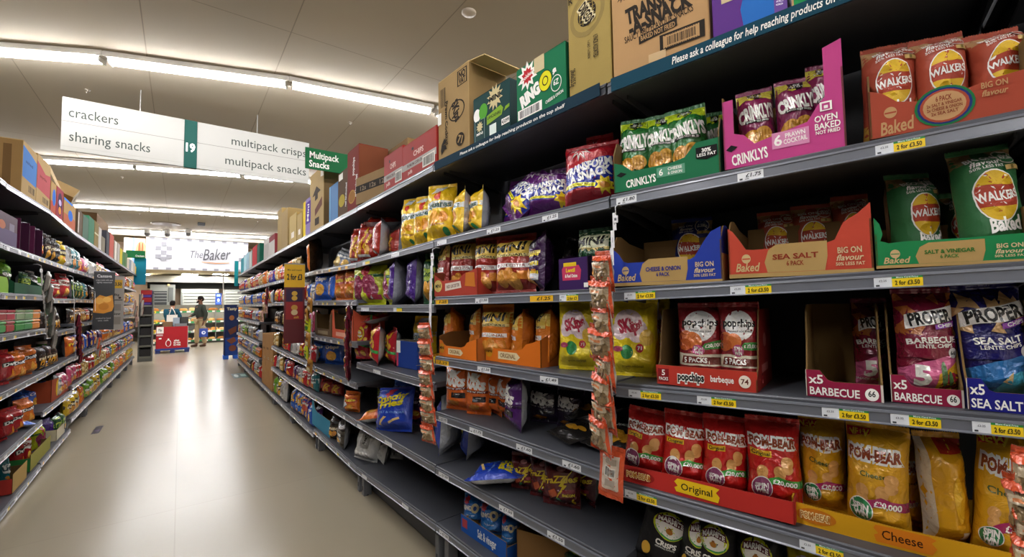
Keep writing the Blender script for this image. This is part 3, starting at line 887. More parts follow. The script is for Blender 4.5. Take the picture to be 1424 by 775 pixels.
def bear(base, c2, tt, lg):
    out = [('txt', 'POM-BEAR', 0, .77, .115, W_, {'w': .9, 'b': .16}), ('txt', 'POM-BEAR', 0, .77, .10, '#8a3a1a', {'w': .84, 'b': .05})]
    if base == '#c3211e':
        out += [('rect', -.42, .58, -.02, .66, '#e7b51d'), ('txt', 'Original', -.22, .62, .05, K_, {'w': .34})]
    else: out += [('txt', 'Cheese', -.02, .57, .05, '#4c5a1e', {'b': .02}), ('poly', [(-.48, .9), (-.1, .94), (-.08, .99), (-.48, .99)], '#c0202a'), ('txt', 'NEW', -.28, .95, .055, '#f2d53a', {'b': .04})]
    sk = '#d9a05a'
    for cx, cy in ((-.2, .40), (.12, .42), (.26, .54)): out += [('ell', cx, cy, .11, None, sk), ('ell', cx, cy - .07, .1, .055, sk)]
    out += [('poly', [(-.2, .22), (.1, .32), (.5, .24), (.5, .33), (.1, .37), (-.2, .3)], '#3f9a3a' if base == '#c3211e' else '#a3285a'), ('txt', '£20,000', .2, .30, .055, W_, {'b': .03, 'w': .42, 'r': -3}),
            ('ell', -.22, .21, .2, None, W_), ('ell', -.22, .21, .185, None, '#8a4468' if base == '#c3211e' else '#2f7d4a'), ('txt', 'SPIN', -.22, .24, .055, W_, {'b': .05, 'w': .26}), ('txt', 'WIN', -.22, .175, .055, W_, {'b': .05, 'w': .24})]
    return out


def proper(base, chips, cap, c2, num):
    out = []
    rr = random.Random(cap)
    for i in range(17):
        cx, cy = rr.uniform(-.48, .48), rr.uniform(.58, .98); a = rr.uniform(0, 6.28); q = .11
        out.append(('poly', [(cx + q * math.cos(a + k * 2.09) , cy + q * .62 * math.sin(a + k * 2.09)) for k in range(3)], chips))
    out += [('poly', [(-.4, .645), (.42, .735), (.42, .875), (-.4, .785)], '#ece8e2'), ('txt', 'PROPER', .01, .76, .115, K_, {'w': .72, 'b': .04, 'r': 9}), ('poly', [(.06, .635), (.44, .675), (.44, .725), (.06, .685)], '#8c3fa8'), ('txt', 'CHIPS', .25, .68, .035, W_, {'r': 6}),
            ('rect', -.5, .36, .5, .58, base), ('txt', cap, .0, .53, .055, W_, {'b': .03, 'r': 5}), ('txt', 'LENTIL CHIPS', .02, .475, .033, W_, {'r': 5}), ('poly', [(-.5, 0), (-.5, .26), (-.1, .34), (.3, .4), (.5, .36), (.5, 0)], c2),
            ('ell', .34, .42, .09, None, '#dcd8d4'), ('txt', num, .34, .42, .035, '#2a2a2a')]
    if num == '66': out += [('txt', '5', -.2, .2, .17, W_, {'b': .05}), ('txt', 'SNACK PACKS', -.2, .07, .025, W_), ('poly', [(0, .05), (.05, .22), (.2, .26), (.4, .34), (.5, .3), (.5, .05)], '#d9a21e'), ('poly', [(.06, .05), (.12, .2), (.3, .24), (.5, .22), (.5, .05)], '#8c1a2c'), ('ell', .14, .22, .05, .12, '#4a6a3a'), ('ell', .24, .18, .035, .07, '#4a6a3a')]
    else: out += [('poly', [(-.2, .0), (0, .2), (.2, .26), (.5, .2), (.5, 0)], '#3fa3bf'), ('poly', [(-.05, .16), (.1, .25), (.06, .14)], '#d9c08a')]
    return out


def marmite():
    return [('ell', 0, .72, .33, .19, '#c9cf1f'), ('ell', 0, .72, .29, .165, '#e9e5dc'), ('ell', 0, .66, .28, .11, '#3f9a4a', (180, 360)), ('ell', 0, .675, .26, .10, '#e9e5dc', (180, 360)), ('poly', [(-.3, .74), (-.26, .84), (0, .88), (.26, .84), (.3, .74), (.28, .75), (0, .79), (-.28, .75)], '#5a1c28'), ('txt', 'MARMITE', 0, .79, .06, W_, {'w': .5, 'b': .04, 'arch': .04}), ('ell', 0, .67, .07, .045, '#b0701c'), ('rect', -.03, .7, .03, .73, '#8c5a16'),
            ('txt', 'CRISPS', 0, .45, .08, W_, {'b': .04}), ('txt', 'CRUNCHY POTATO', 0, .38, .025, W_), ('ell', -.34, .25, .08, .1, '#d9a83a'), ('ell', .3, .16, .08, .05, '#c9cf1f'), ('ell', -.1, .1, .05, .06, '#c9cf1f')]


def wafer(): return [('poly', [(-.5, .5), (0, .54), (.5, .58), (.5, .7), (0, .68), (-.5, .64)], '#dfe3df'), ('poly', [(-.3, .86), (.1, .9), (.2, 1), (-.2, 1)], '#dfe3df'), ('txt', 'Squares', 0, .61, .11, '#27524a', {'w': .86, 'b': .03, 'sh': .2, 'r': 6}), ('ell', 0, .8, .12, None, '#cf3b2a'), ('ell', -.1, .36, .16, None, '#e7a31e'), ('ell', .18, .38, .14, None, '#dd8e1c'), ('txt', 'salt & vinegar', 0, .24, .045, '#7a2a1e', {'b': .02}), ('ell', .26, .1, .09, None, '#2f8a4a')]


PROD.update({
 'baked_red': dict(base='#a84a33', back='#b98a62', art=baked('#a84a33', '#b58c60'), fin='paperbag'),
 'baked_green': dict(base='#2f6b3c', back='#8c7350', art=baked('#2f6b3c', '#8a7048'), fin='paperbag'),
 'baked_blue': dict(base='#1f2a6b', back='#8c7350', art=baked('#1f2a6b', '#8a7048'), fin='paperbag'),
 'crink_green': dict(base='#23692c', back='#c8cdd0', art=crink('#23692c', '#c2d829', 'CHEESE & ONION')),
 'crink_pink': dict(base='#7c1f4b', back='#c8cdd0', art=crink('#7c1f4b', '#cfc04a', 'PRAWN')),
 'nik_orange': dict(base='#d9641a', back='#b9bcc2', art=nik('#d9641a', '#7a2a16')),
 'nik_purple': dict(base='#4a1d63', back='#b9bcc2', art=nik('#4a1d63', '#2c0f3c')),
 'nik_dark': dict(base='#241430', back='#b9bcc2', art=nik('#241430', '#120a18')),
 'mini_red': dict(base='#9c2a1e', back='#8a2a1e', art=mini('#9c2a1e', '#7a1e16', 'RED LEICESTER')),
 'mini_orange': dict(base='#dd7a1c', back='#c86a18', art=mini('#dd7a1c', '#a3520f', 'ORIGINAL')),
 'mini_purple': dict(base='#3a1645', back='#2c1034', art=mini('#3a1645', '#2c1034', 'ONION') + [('txt', 'MINI', .3, .6 - .16 * i, .06, '#e2c72a', {'b': .03, 'w': .3}) for i in range(3)] + [('rect', .2, .14, .46, .26, '#c9ccd0')]),
 'mini_green': dict(base='#1f4a2c', back='#1a3c24', art=[('rect', -.5, .62, .5, 1, '#d6d7b4')] + mini('#1f4a2c', '#2f6b2c', 'CHEDDAR')[1:] + [('ell', -.3 + .2 * i, .58, .08, None, '#1f4a2c') for i in range(4)]),
 'transf_red': dict(base='#b01c28', back='#a01824', art=transf('#b01c28', '')),
 'transf_purple': dict(base='#5c1c6b', back='#4c165a', art=transf('#5c1c6b', '')),
 'squares': dict(base='#edc21c', back='#b9bcc2', art=wafer(), amp=.009),
 'skips': dict(base='#edd51e', back='#b4b7bc', art=[('ell', -.06, .7, .3, .2, '#f0d9dc'), ('ell', -.24, .6, .17, None, '#f0d9dc'), ('ell', .12, .6, .2, None, '#f0d9dc'), ('txt', 'SKips', -.03, .68, .17, '#b01c3c', {'w': .5, 'b': .06, 'r': 14}), ('ell', .3, .5, .14, None, '#e2b83a'), ('ell', -.1, .3, .13, None, '#2f8a4a'), ('ell', .16, .36, .08, None, '#b8232c'), ('txt', '71', .16, .36, .05, W_, {'b': .03}), ('ell', -.3, .34, .12, .04, '#a83a5c'), ('txt', 'prawn cocktail', 0, .1, .035, '#8a7a16')]),
 'popchips': dict(base='#8c1f26', back='#701a20', art=[('ell', 0, .75, .36, .2, '#eceae6'), ('txt', 'popchips', 0, .79, .1, K_, {'w': .8, 'b': .035}), ('txt', 'Popped not fried', 0, .68, .03, '#5a5a5a', {'sh': .3}), ('ell', -.34, .58, .16, .09, '#c4622c'), ('ell', -.16, .54, .2, .11, '#d4753a'), ('ell', -.36, .48, .15, .08, '#bb5824'), ('poly', [(-.02, .43), (.1, .52), (.5, .54), (.5, .43)], '#3a8c3c'), ('txt', '£20,000', .28, .48, .045, W_, {'b': .03, 'w': .36}), ('rect', -.5, .2, .5, .36, '#d8cdb4'), ('ell', -.05, .42, .14, .075, '#b5487a'), ('txt', 'SPIN', -.05, .445, .045, W_, {'b': .04, 'w': .2}), ('txt', 'WIN', -.05, .39, .045, W_, {'b': .04, 'w': .18}), ('poly', [(-.44, .23), (-.4, .33), (.5, .32), (.5, .22)], '#6b2a22'), ('txt', '5 PACKS', -.12, .278, .065, W_, {'b': .03, 'w': .52}), ('rect', -.5, 0, .5, .2, '#8c1f26')]),
 'proper_bbq': dict(base='#7a1530', back='#5c1024', art=proper('#7a1530', '#b0602c', 'BARBECUE', '#cc5f8a', '66'), amp=.004),
 'proper_salt': dict(base='#1c1a63', back='#14124a', art=proper('#1c1a63', '#c9a06c', 'SEA SALT', '#2c6fae', '68'), amp=.004),
 'bear_red': dict(base='#c3211e', back='#d9d3c2', art=bear('#c3211e', '', '', ''), fin='foil'),
 'bear_yellow': dict(base='#dba21a', back='#c48c14', art=bear('#dba21a', '', '', ''), fin='foil'),
 'bear_back': dict(base='#d59a18', back='#d59a18', art=[('rect', -.5, 0, -.34, 1, '#d3c6ae'), ('rect', -.1, .88, .5, 1, '#b5301e'), ('ell', .12, .48, .12, .22, '#e9b62a'), ('rect', .12, .08, .28, .18, '#e6dcc0')]),
 'marmite': dict(base='#151416', back='#1c1b1e', art=marmite(), fin='paperbag', amp=.005),
 'frazzles': dict(base='#5c1416', back='#b9bcc2', art=[('poly', [(-.1, .1), (.1, .45), (.0, .46), (.4, .95), (.1, .52), (.22, .5)], '#e2c21c'), ('txt', 'FraZZles', 0, .62, .17, '#e8c81e', {'w': .94, 'b': .03, 'sh': .2, 'r': 8}), ('poly', [(-.3, .3), (-.1, .4), (0, .26), (-.2, .16)], '#b5542c'), ('rect', .1, .3, .42, .4, '#8c1c24'), ('txt', 'BACON', .26, .26, .06, '#e8c81e', {'b': .04}), ('txt', '6', .36, .1, .13, '#e8c81e', {'b': .06}), ('ell', .0, .12, .08, None, '#3f7a4a'), ('ell', .05, .88, .12, .05, '#c98a8a')]),
 'ringos': dict(base='#2a6fc0', back='#225da3', art=[('txt', 'RING', -.2, .6, .16, W_, {'w': .46, 'b': .06, 'r': 6}), ('ell', .18, .62, .17, None, '#e6d9a8'), ('ell', .18, .62, .08, None, '#2a4a8c'), ('txt', 's', .4, .66, .12, W_, {'b': .05}), ('star', -.25, .86, .1, .17, 8, '#c2384a'), ('ell', 0, .3, .3, .16, '#3f8ad2'), ('txt', 'Salt & vinegar', 0, .34, .05, W_), ('ell', -.2, .12, .08, None, '#d9c06a')]),
 'hoops_red': dict(base='#b3202c', back='#b9bcc2', art=hoops('#b3202c', '#3f9a4a')),
 'hoops_blue': dict(base='#1c4fa8', back='#b9bcc2', art=hoops('#1c4fa8', '#2a7ad2')),
 'crunchy_red': dict(base='#9c2416', back='#b9bcc2', art=[('txt', 'crunchy', -.05, .6, .12, '#e2b61c', {'w': .8, 'b': .05, 'sh': .2, 'r': 60}), ('txt', 'Fries', .15, .5, .12, '#e2b61c', {'w': .6, 'b': .05, 'sh': .2, 'r': 60}), ('ell', -.2, .3, .12, .2, '#c9871e'), ('ell', .2, .25, .1, .16, '#d49a2c'), ('rect', -.3, .08, .3, .14, W_)]),
 'sticks_blue': dict(base='#1c3fb0', back='#c4c7cc', art=[('txt', 'Crunchy', 0, .78, .15, '#e6d31c', {'w': .86, 'b': .05, 'sh': .2, 'r': 8}), ('txt', 'Fries', .02, .63, .15, '#e6d31c', {'w': .66, 'b': .05, 'sh': .2, 'r': 8}), ('star', -.05, .92, .08, .14, 8, '#c2283c'), ('txt', 'SALT & VINEGAR', .05, .42, .05, '#7aa6e6', {'w': .7}), ('poly', [(-.3, .12), (-.24, .1), (-.05, .3), (-.12, .32)], '#e2c07a'), ('poly', [(.02, .14), (.3, .26), (.28, .31), (0, .19)], '#e2c07a'), ('poly', [(-.3, .26), (-.24, .36), (-.3, .36)], '#6fae3c')]),
 'onion_yellow': dict(base='#c9d11e', back='#b9bcc2', art=[('rect', -.5, .62, .5, .7, '#2f6b34'), ('txt', 'Snaps', 0, .66, .06, '#d9dc5a', {'b': .03, 'w': .5}), ('ell', 0, .82, .13, None, '#b8232c'), ('ell', -.25, .45, .18, None, '#8a2a4a'), ('ell', .1, .46, .2, None, '#9c3052'), ('ell', -.2, .26, .17, None, '#7d2442'), ('ell', .22, .3, .17, None, '#8a2a4a'), ('poly', [(-.1, .06), (-.04, .4), (.04, .06)], '#d9dc5a'), ('rect', .1, .08, .44, .2, '#a02a3c'), ('txt', '6', .22, .14, .08, W_)]),
 'purple_plain': dict(base='#45207c', back='#a9acb4', art=[('ell', -.1, .25, .2, .12, '#5c349a'), ('txt', 'Giant', .1, .22, .07, '#cfc6e6', {'r': 10}), ('rect', -.4, .08, -.1, .2, '#6a46a8')]),
 'black_silver': dict(base='#24211f', back='#cfd0d2', art=simple('#24211f', '#3a3431', 'Sensations')),
 'silver': dict(base='#b9b8b4', back='#9a9a98', art=[('rect', -.2, .4, .2, .9, '#8a8883'), ('txt', 'Real', 0, .7, .12, '#2a2a2a', {'b': .03, 'r': 80}), ('rect', -.4, .1, .2, .25, '#e2e0da')], amp=.012),
 'orange_cheese': dict(base='#d9701c', back='#b9bcc2', art=simple('#d9701c', '#b5401a', 'Puffs', '#f2d53a')),
 'doritos_red': dict(base='#a81e22', back='#3a1a1a', art=[('poly', [(-.4, .5), (.4, .6), (.4, .74), (-.4, .64)], K_), ('txt', 'Doritos', 0, .62, .1, W_, {'w': .74, 'b': .05, 'r': 7}), ('poly', [(-.2, .1), (.3, .2), (-.05, .46)], '#d98a1e'), ('poly', [(0, .05), (.4, .1), (.2, .34)], '#c2741a')]),
 'doritos_orange': dict(base='#cf6a16', back='#3a2410', art=[('poly', [(-.4, .5), (.4, .6), (.4, .74), (-.4, .64)], K_), ('txt', 'Doritos', 0, .62, .1, W_, {'w': .74, 'b': .05, 'r': 7}), ('poly', [(-.2, .1), (.3, .2), (-.05, .46)], '#e2a23a'), ('poly', [(0, .05), (.4, .1), (.2, .34)], '#d98a1e')]),
 'blue_crisp': dict(base='#1f56b8', back='#b9bcc2', art=[('ell', 0, .35, .26, None, '#d9a23a'), ('txt', 'Crisps', 0, .75, .14, W_, {'w': .7, 'b': .04, 'sh': .2, 'r': 6}), ('rect', -.5, .86, .5, .9, '#0f2f6b')]),
 'choc_purple': dict(base='#3d1650', back='#2c0f3a', art=[('txt', 'Dairy', .05, .76, .13, '#e6dcec', {'w': .7, 'b': .02, 'sh': .2}), ('ell', 0, .32, .36, .17, '#c2481e'), ('ell', .08, .36, .2, .08, '#e2b83a')]),
 'black_choc': dict(base='#1a1414', back='#1a1414', art=simple('#1a1414', '#4a3a34', 'milk', '#e6d9b4')),
 'yellow_choc': dict(base='#cfae1c', back='#cfae1c', art=simple('#cfae1c', '#2c2420', 'nuts', '#f2e6b4')),
 'green_light': dict(base='#6fa82c', back='#b9bcc2', art=simple('#6fa82c', '#2c6a2c', 'Bites')),
 'red_white': dict(base='#b5242c', back='#d9d6d0', art=simple('#b5242c', '#e2ddd4', 'Snax', '#7a1a1e')),
 'grey_bag': dict(base='#a3a6aa', back='#a3a6aa', art=simple('#a3a6aa', '#5a6a7a', 'Salted')),
 'pink_bag': dict(base='#c24a72', back='#c24a72', art=simple('#c24a72', '#e6c4cc', 'Sweet', '#8c1f4a')),
 'teal_bag': dict(base='#1f6a72', back='#b9bcc2', art=simple('#1f6a72', '#d9e2dc', 'Lights', '#1f4a52')),
 'tan_bag': dict(base='#a87a44', back='#a87a44', art=simple('#a87a44', '#5c3a1c', 'Oats')),
 'green_dark': dict(base='#1f4f2c', back='#b9bcc2', art=simple('#1f4f2c', '#a8c24a', 'Corn', '#1f4f2c')),
 'multi_blue': dict(base='#2c2f8c', back='#2c2f8c', art=simple('#2c2f8c', '#c24a2c', 'Party') + [('ell', -.2, .8, .16, None, '#e2b83a'), ('ell', .2, .5, .18, None, '#c2483a')]),
 'popcorn': dict(base='#8c7440', back='#8c7440', art=[('ell', -.4 + .2 * (i % 5) + .05 * (i % 2), .1 + .12 * (i // 5), .1, None, ('#d9bc7a', '#a8823a', '#e6d4a3')[i % 3]) for i in range(35)]),
})
DESC = {'hoops_red': 'red', 'hoops_blue': 'royal blue', 'crunchy_red': 'dark red', 'orange_cheese': 'orange', 'blue_crisp': 'blue', 'black_choc': 'black', 'yellow_choc': 'mustard yellow', 'green_light': 'light green', 'red_white': 'red and white', 'grey_bag': 'grey', 'pink_bag': 'pink', 'teal_bag': 'teal', 'tan_bag': 'tan', 'green_dark': 'dark green', 'multi_blue': 'violet blue', 'popcorn': 'golden clear', 'doritos_red': 'deep red', 'doritos_orange': 'bright orange', 'silver': 'silver', 'squares': 'yellow', 'mini_red': 'brick red', 'mini_orange': 'amber', 'frazzles': 'maroon', 'purple_plain': 'purple', 'choc_purple': 'dark purple', 'black_silver': 'black and silver', 'nik_orange': 'orange', 'nik_purple': 'purple', 'onion_yellow': 'lime yellow', 'sticks_blue': 'blue'}
# ================================================================ right-hand run, nearest bay
WK = '#a84a33'; TAN = '#b58c60'
# --- second shelf
B, x, d, w, h, zs = fit('RA', 'S2', 853, 1004, 207, None, .012)
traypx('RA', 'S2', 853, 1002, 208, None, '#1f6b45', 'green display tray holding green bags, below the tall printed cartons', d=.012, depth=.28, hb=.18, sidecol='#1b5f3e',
       prof=[(-.5, .93), (-.40, .82), (-.30, .56), (.08, .58), (.2, .66), (.3, 1.0), (.5, 1.02)], sprof=[(0, .72), (.1, 1), (1, 1)],
       front=[('txt', 'CRINKLYS', -.22, .22, .22, W_, {'w': .3, 'b': .03, 'r': 3}), ('poly', [(-.47, .52), (-.42, .60), (-.36, .52), (-.42, .44)], K_), ('rect', -.06, .22, .2, .5, '#5f9a7c'), ('txt', '6', -.02, .36, .18, W_, {'b': .02}), ('txt', 'CHEESE', .11, .42, .08, W_, {'w': .13}), ('txt', '& ONION', .11, .3, .08, W_, {'w': .13}),
              ('poly', [(.3, .84), (.48, .84), (.48, .55), (.39, .48), (.3, .55)], K_), ('txt', '30%', .39, .74, .1, W_, {'b': .03}), ('txt', 'LESS FAT', .39, .62, .08, W_, {'w': .16, 'b': .02})])
bagpx('RA', 'S2', 852, 897, 158, None, 'crink_green', 'green crinkled crisp bag standing at left in the green tray', 'green bags in the green tray', d=.055, th=.075, roll=.05, rot=.05)
bagpx('RA', 'S2', 893, 938, 150, None, 'crink_green', 'green crinkled crisp bag standing in the middle of the green tray', 'green bags in the green tray', d=.055, th=.075, roll=.0, rot=.05, seed=2)
bagpx('RA', 'S2', 928, 984, 138, None, 'crink_green', 'green crinkled crisp bag standing at right in the green tray', 'green bags in the green tray', d=.055, th=.075, roll=-.07, rot=.05, seed=3)
bagpx('RA', 'S2', 976, 1006, 147, None, 'crink_green', 'green crinkled crisp bag in shade, behind the right end of the green tray', d=.17, th=.07, seed=2)
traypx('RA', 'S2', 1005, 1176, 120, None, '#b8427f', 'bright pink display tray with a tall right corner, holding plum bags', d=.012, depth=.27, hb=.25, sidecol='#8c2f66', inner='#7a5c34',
       prof=[(-.5, 1.0), (-.40, 1.0), (-.40, .5), (-.31, .45), (-.22, .3), (.22, .44), (.30, .62), (.36, .72), (.36, 1.36), (.5, 1.42)], sprof=[(0, .86), (1, .92)],
       front=[('txt', 'CRINKLYS', -.27, .13, .145, W_, {'w': .32, 'b': .03, 'r': 5}), ('poly', [(-.48, .28), (-.43, .34), (-.37, .30), (-.43, .24)], K_), ('rect', -.07, .16, .23, .38, '#cf86ab'), ('txt', '6', -.02, .27, .14, W_, {'b': .02}), ('txt', 'PRAWN', .12, .32, .06, W_, {'w': .16, 'r': 3}), ('txt', 'COCKTAIL', .12, .24, .06, W_, {'w': .19, 'r': 3}),
              ('txt', 'OVEN', .36, .44, .08, W_, {'w': .17, 'b': .02}), ('txt', 'BAKED', .37, .34, .08, W_, {'w': .19, 'b': .02}), ('txt', 'NOT FRIED', .37, .26, .045, W_, {'w': .18}), ('rect', .32, .53, .41, .65, W_), ('rect', .335, .545, .395, .63, '#b8427f'), ('rect', .35, .56, .38, .6, W_)])
bagpx('RA', 'S2', 1026, 1078, 112, None, 'crink_pink', 'plum crisp bag at the left of the pink tray, leaning left', 'plum bags in the pink tray', d=.06, th=.08, roll=-.04)
bagpx('RA', 'S2', 1076, 1136, 96, None, 'crink_pink', 'plum crisp bag in the middle of the pink tray', 'plum bags in the pink tray', d=.06, th=.08, seed=2)
bagpx('RA', 'S2', 1122, 1170, 74, None, 'crink_pink', 'plum crisp bag at right in the pink tray, half behind its tall corner', 'plum bags in the pink tray', d=.075, th=.08, seed=3)
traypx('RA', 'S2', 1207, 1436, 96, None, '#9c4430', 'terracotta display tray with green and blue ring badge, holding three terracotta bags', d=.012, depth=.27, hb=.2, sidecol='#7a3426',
       prof=[(-.5, .94), (-.4, .84), (-.3, .62), (-.1, .5), (.1, .56), (.3, .66), (.5, .7)], sprof=[(0, .8), (1, .9)],
       front=[('txt', 'Baked', -.31, .17, .24, TAN, {'w': .24, 'b': .02, 'sh': .25, 'r': 5}), ('ell', -.35, .44, .045, None, TAN), ('rect', -.39, .42, -.31, .45, '#9c4430'), ('ell', .0, .36, .19, .36, '#1f6b3c'), ('ell', .0, .36, .172, .325, '#22306b'), ('ell', .0, .36, .155, .295, '#9c4430'), ('ell', .0, .36, .135, .26, TAN),
              ('txt', '6 PACK', 0, .5, .09, '#7a3020', {'b': .02, 'w': .1}), ('txt', '2x SALT & VINEGAR', 0, .40, .055, '#7a3020', {'w': .22, 'r': 2}), ('txt', '2x CHEESE & ONION', 0, .32, .055, '#7a3020', {'w': .22, 'r': 2}), ('txt', '2x SEA SALT', 0, .24, .055, '#7a3020', {'w': .17, 'r': 2}), ('txt', 'BIG ON', .3, .56, .1, TAN, {'w': .15}), ('txt', 'flavour', .3, .42, .1, TAN, {'sh': .3, 'w': .15})])
bagpx('RA', 'S2', 1197, 1278, 43, None, 'baked_red', 'terracotta paper crisp bag, leftmost of the three in the terracotta tray', 'terracotta bags in the tray', d=.05, th=.10, roll=.03)
bagpx('RA', 'S2', 1272, 1356, 28, None, 'baked_red', 'terracotta paper crisp bag, middle of the three in the terracotta tray', 'terracotta bags in the tray', d=.05, th=.10, seed=2)
bagpx('RA', 'S2', 1352, 1440, 20, None, 'baked_red', 'terracotta paper crisp bag, rightmost of the three in the terracotta tray', 'terracotta bags in the tray', d=.05, th=.10, seed=3)

# --- third shelf: three trays with scooped fronts
def baked_tray(uL, uR, vt, col, label, cap, dark, prof, hbk):
    B, x, dd, w, h, zs = fit('RA', 'S3', uL, uR, vt, None, .012)
    return traypx('RA', 'S3', uL, uR, vt, None, col, label, d=.012, depth=.29, hb=h * hbk, sidecol=col, inner='#6e5432', prof=prof, sprof=[(0, 1 / hbk), (.14, .98), (.25, 1), (.5, .9), (1, .84)], near=[('rect', -.5, 0, .5, .5, '#a88855')],
                  front=[('poly', [(-.2, .09), (-.22, .3), (-.19, .55), (-.13, .66), (.22, .66), (.22, .36), (.2, .09)], '#a88a55'), ('rect', -.5, 0, .5, .085, '#a88a55'), ('txt', 'Baked', -.35, .22, .17, '#c3a878', {'w': .19, 'b': .02, 'sh': .25}), ('ell', -.36, .40, .035, None, '#c3a878'), ('rect', -.39, .385, -.33, .41, col),
                         ('txt', cap, .0, .40, .10, dark, {'w': .32, 'b': .03}), ('txt', '6 PACK', .0, .26, .09, dark, {'w': .12, 'b': .02}), ('txt', 'BIG ON', .36, .45, .11, '#c9b48c', {'w': .15, 'b': .02}), ('txt', 'flavour', .36, .31, .11, '#c9b48c', {'w': .17, 'sh': .3}), ('txt', '50% LESS FAT', .36, .19, .06, '#c9b48c', {'w': .18}),
                         ])


pf = [(-.5, 1), (-.46, .93), (-.42, .82), (-.38, .64), (-.34, .6), (.24, .58), (.28, .64), (.36, .98), (.42, 1.2), (.5, 1.3)]
baked_tray(851, 1004, 340, '#263a94', 'navy and brown display tray with scooped front, nearly empty, behind the hanging pouches', 'CHEESE & ONION', '#26307a', pf, 1.38)
baked_tray(1013, 1214, 314, '#b54432', 'red and brown display tray with scooped front and torn right corner', 'SEA SALT', '#8c3a26', [(-.5, 1.08), (-.46, 1.0), (-.42, .85), (-.36, .60), (-.3, .58), (.2, .6), (.27, .66), (.33, .98), (.42, 1.12), (.5, 1.3)], 1.3)
baked_tray(1217, 1440, 318, '#1f7a45', 'green and brown display tray with torn left corner, one green bag in front', 'SALT & VINEGAR', '#2f6b2c', [(-.5, 1.5), (-.46, 1.3), (-.44, 1.0), (-.46, .8), (-.4, .72), (-.3, .74), (.1, .72), (.5, .74)], 1.5)
bagpx('RA', 'S3', 930, 985, 300, None, 'baked_blue', 'navy crisp bag in the dark at the back of the navy tray', d=.28, th=.08)
bagpx('RA', 'S3', 1052, 1105, 290, None, 'baked_red', 'terracotta crisp bag in the dark, left one at the back of the red tray', d=.28, th=.08)
bagpx('RA', 'S3', 1100, 1160, 280, None, 'baked_red', 'terracotta crisp bag in the dark, middle one at the back of the red tray', d=.28, th=.08, seed=2)
bagpx('RA', 'S3', 1158, 1212, 266, None, 'baked_red', 'terracotta crisp bag in the dark, right one at the back of the red tray', d=.28, th=.08, seed=3)
bagpx('RA', 'S3', 1236, 1312, 232, None, 'baked_green', 'green and kraft crisp bag standing sideways in the green tray, in shade', d=.13, th=.10, rot=.5, seed=2)
bagpx('RA', 'S3', 1308, 1366, 262, None, 'baked_green', 'green crisp bag in the dark behind the front green one', d=.28, th=.08, seed=3)
bagpx('RA', 'S3', 1340, 1440, 190, None, 'baked_green', 'large green paper crisp bag at the front of the green and brown tray', d=.045, th=.1, roll=-.05)

# --- fourth shelf
bagpx('RA', 'S4', 842, 906, 416, 527, 'skips', 'bright yellow crisp bag right of the hanging orange pouches', d=.03, th=.075, rot=.25)
bagpx('RA', 'S4', 893, 926, 414, 521, 'skips', 'yellow crisp bag tucked behind the bright yellow one, next to the popped chips tray', d=.12, th=.06, rot=.3, seed=2)
traypx('RA', 'S4', 913, 1053, 513, 541, '#b5392c', 'coral red display tray holding two dark red popped chips bags', depth=.27, hb=.235, sidecol='#7a201c', inner='#6b5233', sprof=[(0, .16), (.12, .3), (.2, .7), (.28, 1), (1, 1)],
       front=[('rect', -.48, .12, -.36, .82, '#7d1c20'), ('txt', '5', -.42, .62, .28, W_), ('txt', 'PACKS', -.42, .3, .16, W_, {'w': .1}), ('txt', 'popchips', -.13, .5, .38, W_, {'w': .28, 'b': .14}), ('txt', 'popchips', -.13, .5, .36, K_, {'w': .27, 'b': .04}), ('txt', 'barbeque', .18, .52, .3, W_, {'w': .22, 'b': .02}), ('ell', .39, .5, .055, None, '#e6d9c8'), ('txt', '74', .39, .5, .24, '#5a2a1e')],
       near=[('ell', .05, .6, .1, .09, '#a35a55'), ('rect', -.2, .2, .2, .3, '#a35a55')])
bagpx('RA', 'S4', 940, 1001, 422, None, 'popchips', 'dark red popped chips bag, left of two in the coral tray', 'popped chips bags in the coral tray', d=.06, th=.07, lean=-.03)
bagpx('RA', 'S4', 997, 1053, 421, None, 'popchips', 'dark red popped chips bag, right of two in the coral tray', 'popped chips bags in the coral tray', d=.055, th=.07, lean=-.03, seed=2)
def prop_tray(uL, uR, vt, vb, col, label, cap, num, hb=.24, **k):
    traypx('RA', 'S4', uL, uR, vt, vb, col, label, depth=.27, hb=hb, sidecol='#3c1420' if cap == 'BARBECUE' else '#14124a', inner='#7a6038', prof=[(-.5, 1), (-.3, 1), (-.2, .66), (-.12, .6), (.5, .62)], sprof=[(0, .2), (.1, .34), (.2, .6), (.26, .92), (.4, 1), (1, 1)],
           front=[('txt', 'x5', -.36, .66, .32, W_, {'b': .02, 'w': .2}), ('txt', cap, -.12, .22, .28, W_, {'w': .66, 'b': .02}), ('ell', .36, .25, .085, None, W_), ('txt', num, .36, .28, .2, K_, {'w': .09}), ('rect', -.5, 0, -.49, 1, '#d9cfc4'), ('rect', .47, 0, .5, .62, '#cfc6bb')], **k)


prop_tray(1121, 1228, 518, 556, '#8c1f3f', 'crimson display tray, nearly empty, left of two alike, one bag at its back', 'BARBECUE', '66')
prop_tray(1239, 1340, 525, 564, '#8c1f3f', 'crimson display tray with a crimson lentil chips bag at its front', 'BARBECUE', '66')
prop_tray(1345, 1456, 530, 575, '#1f1f78', 'navy display tray at the right edge, with a navy lentil chips bag', 'SEA SALT', '68')
bagpx('RA', 'S4', 1187, 1240, 415, None, 'proper_bbq', 'crimson lentil chips bag in shade at the back of its tray', d=.17, th=.08)
bagpx('RA', 'S4', 1247, 1336, 400, None, 'proper_bbq', 'crimson lentil chips bag standing at the front of its tray', d=.045, th=.085, seed=2)
bagpx('RA', 'S4', 1329, 1452, 393, None, 'proper_salt', 'navy lentil chips bag with tan chips printed over its top', d=.07, th=.085, roll=-.05)

# --- fifth shelf
def label_plaque(c, t): return []


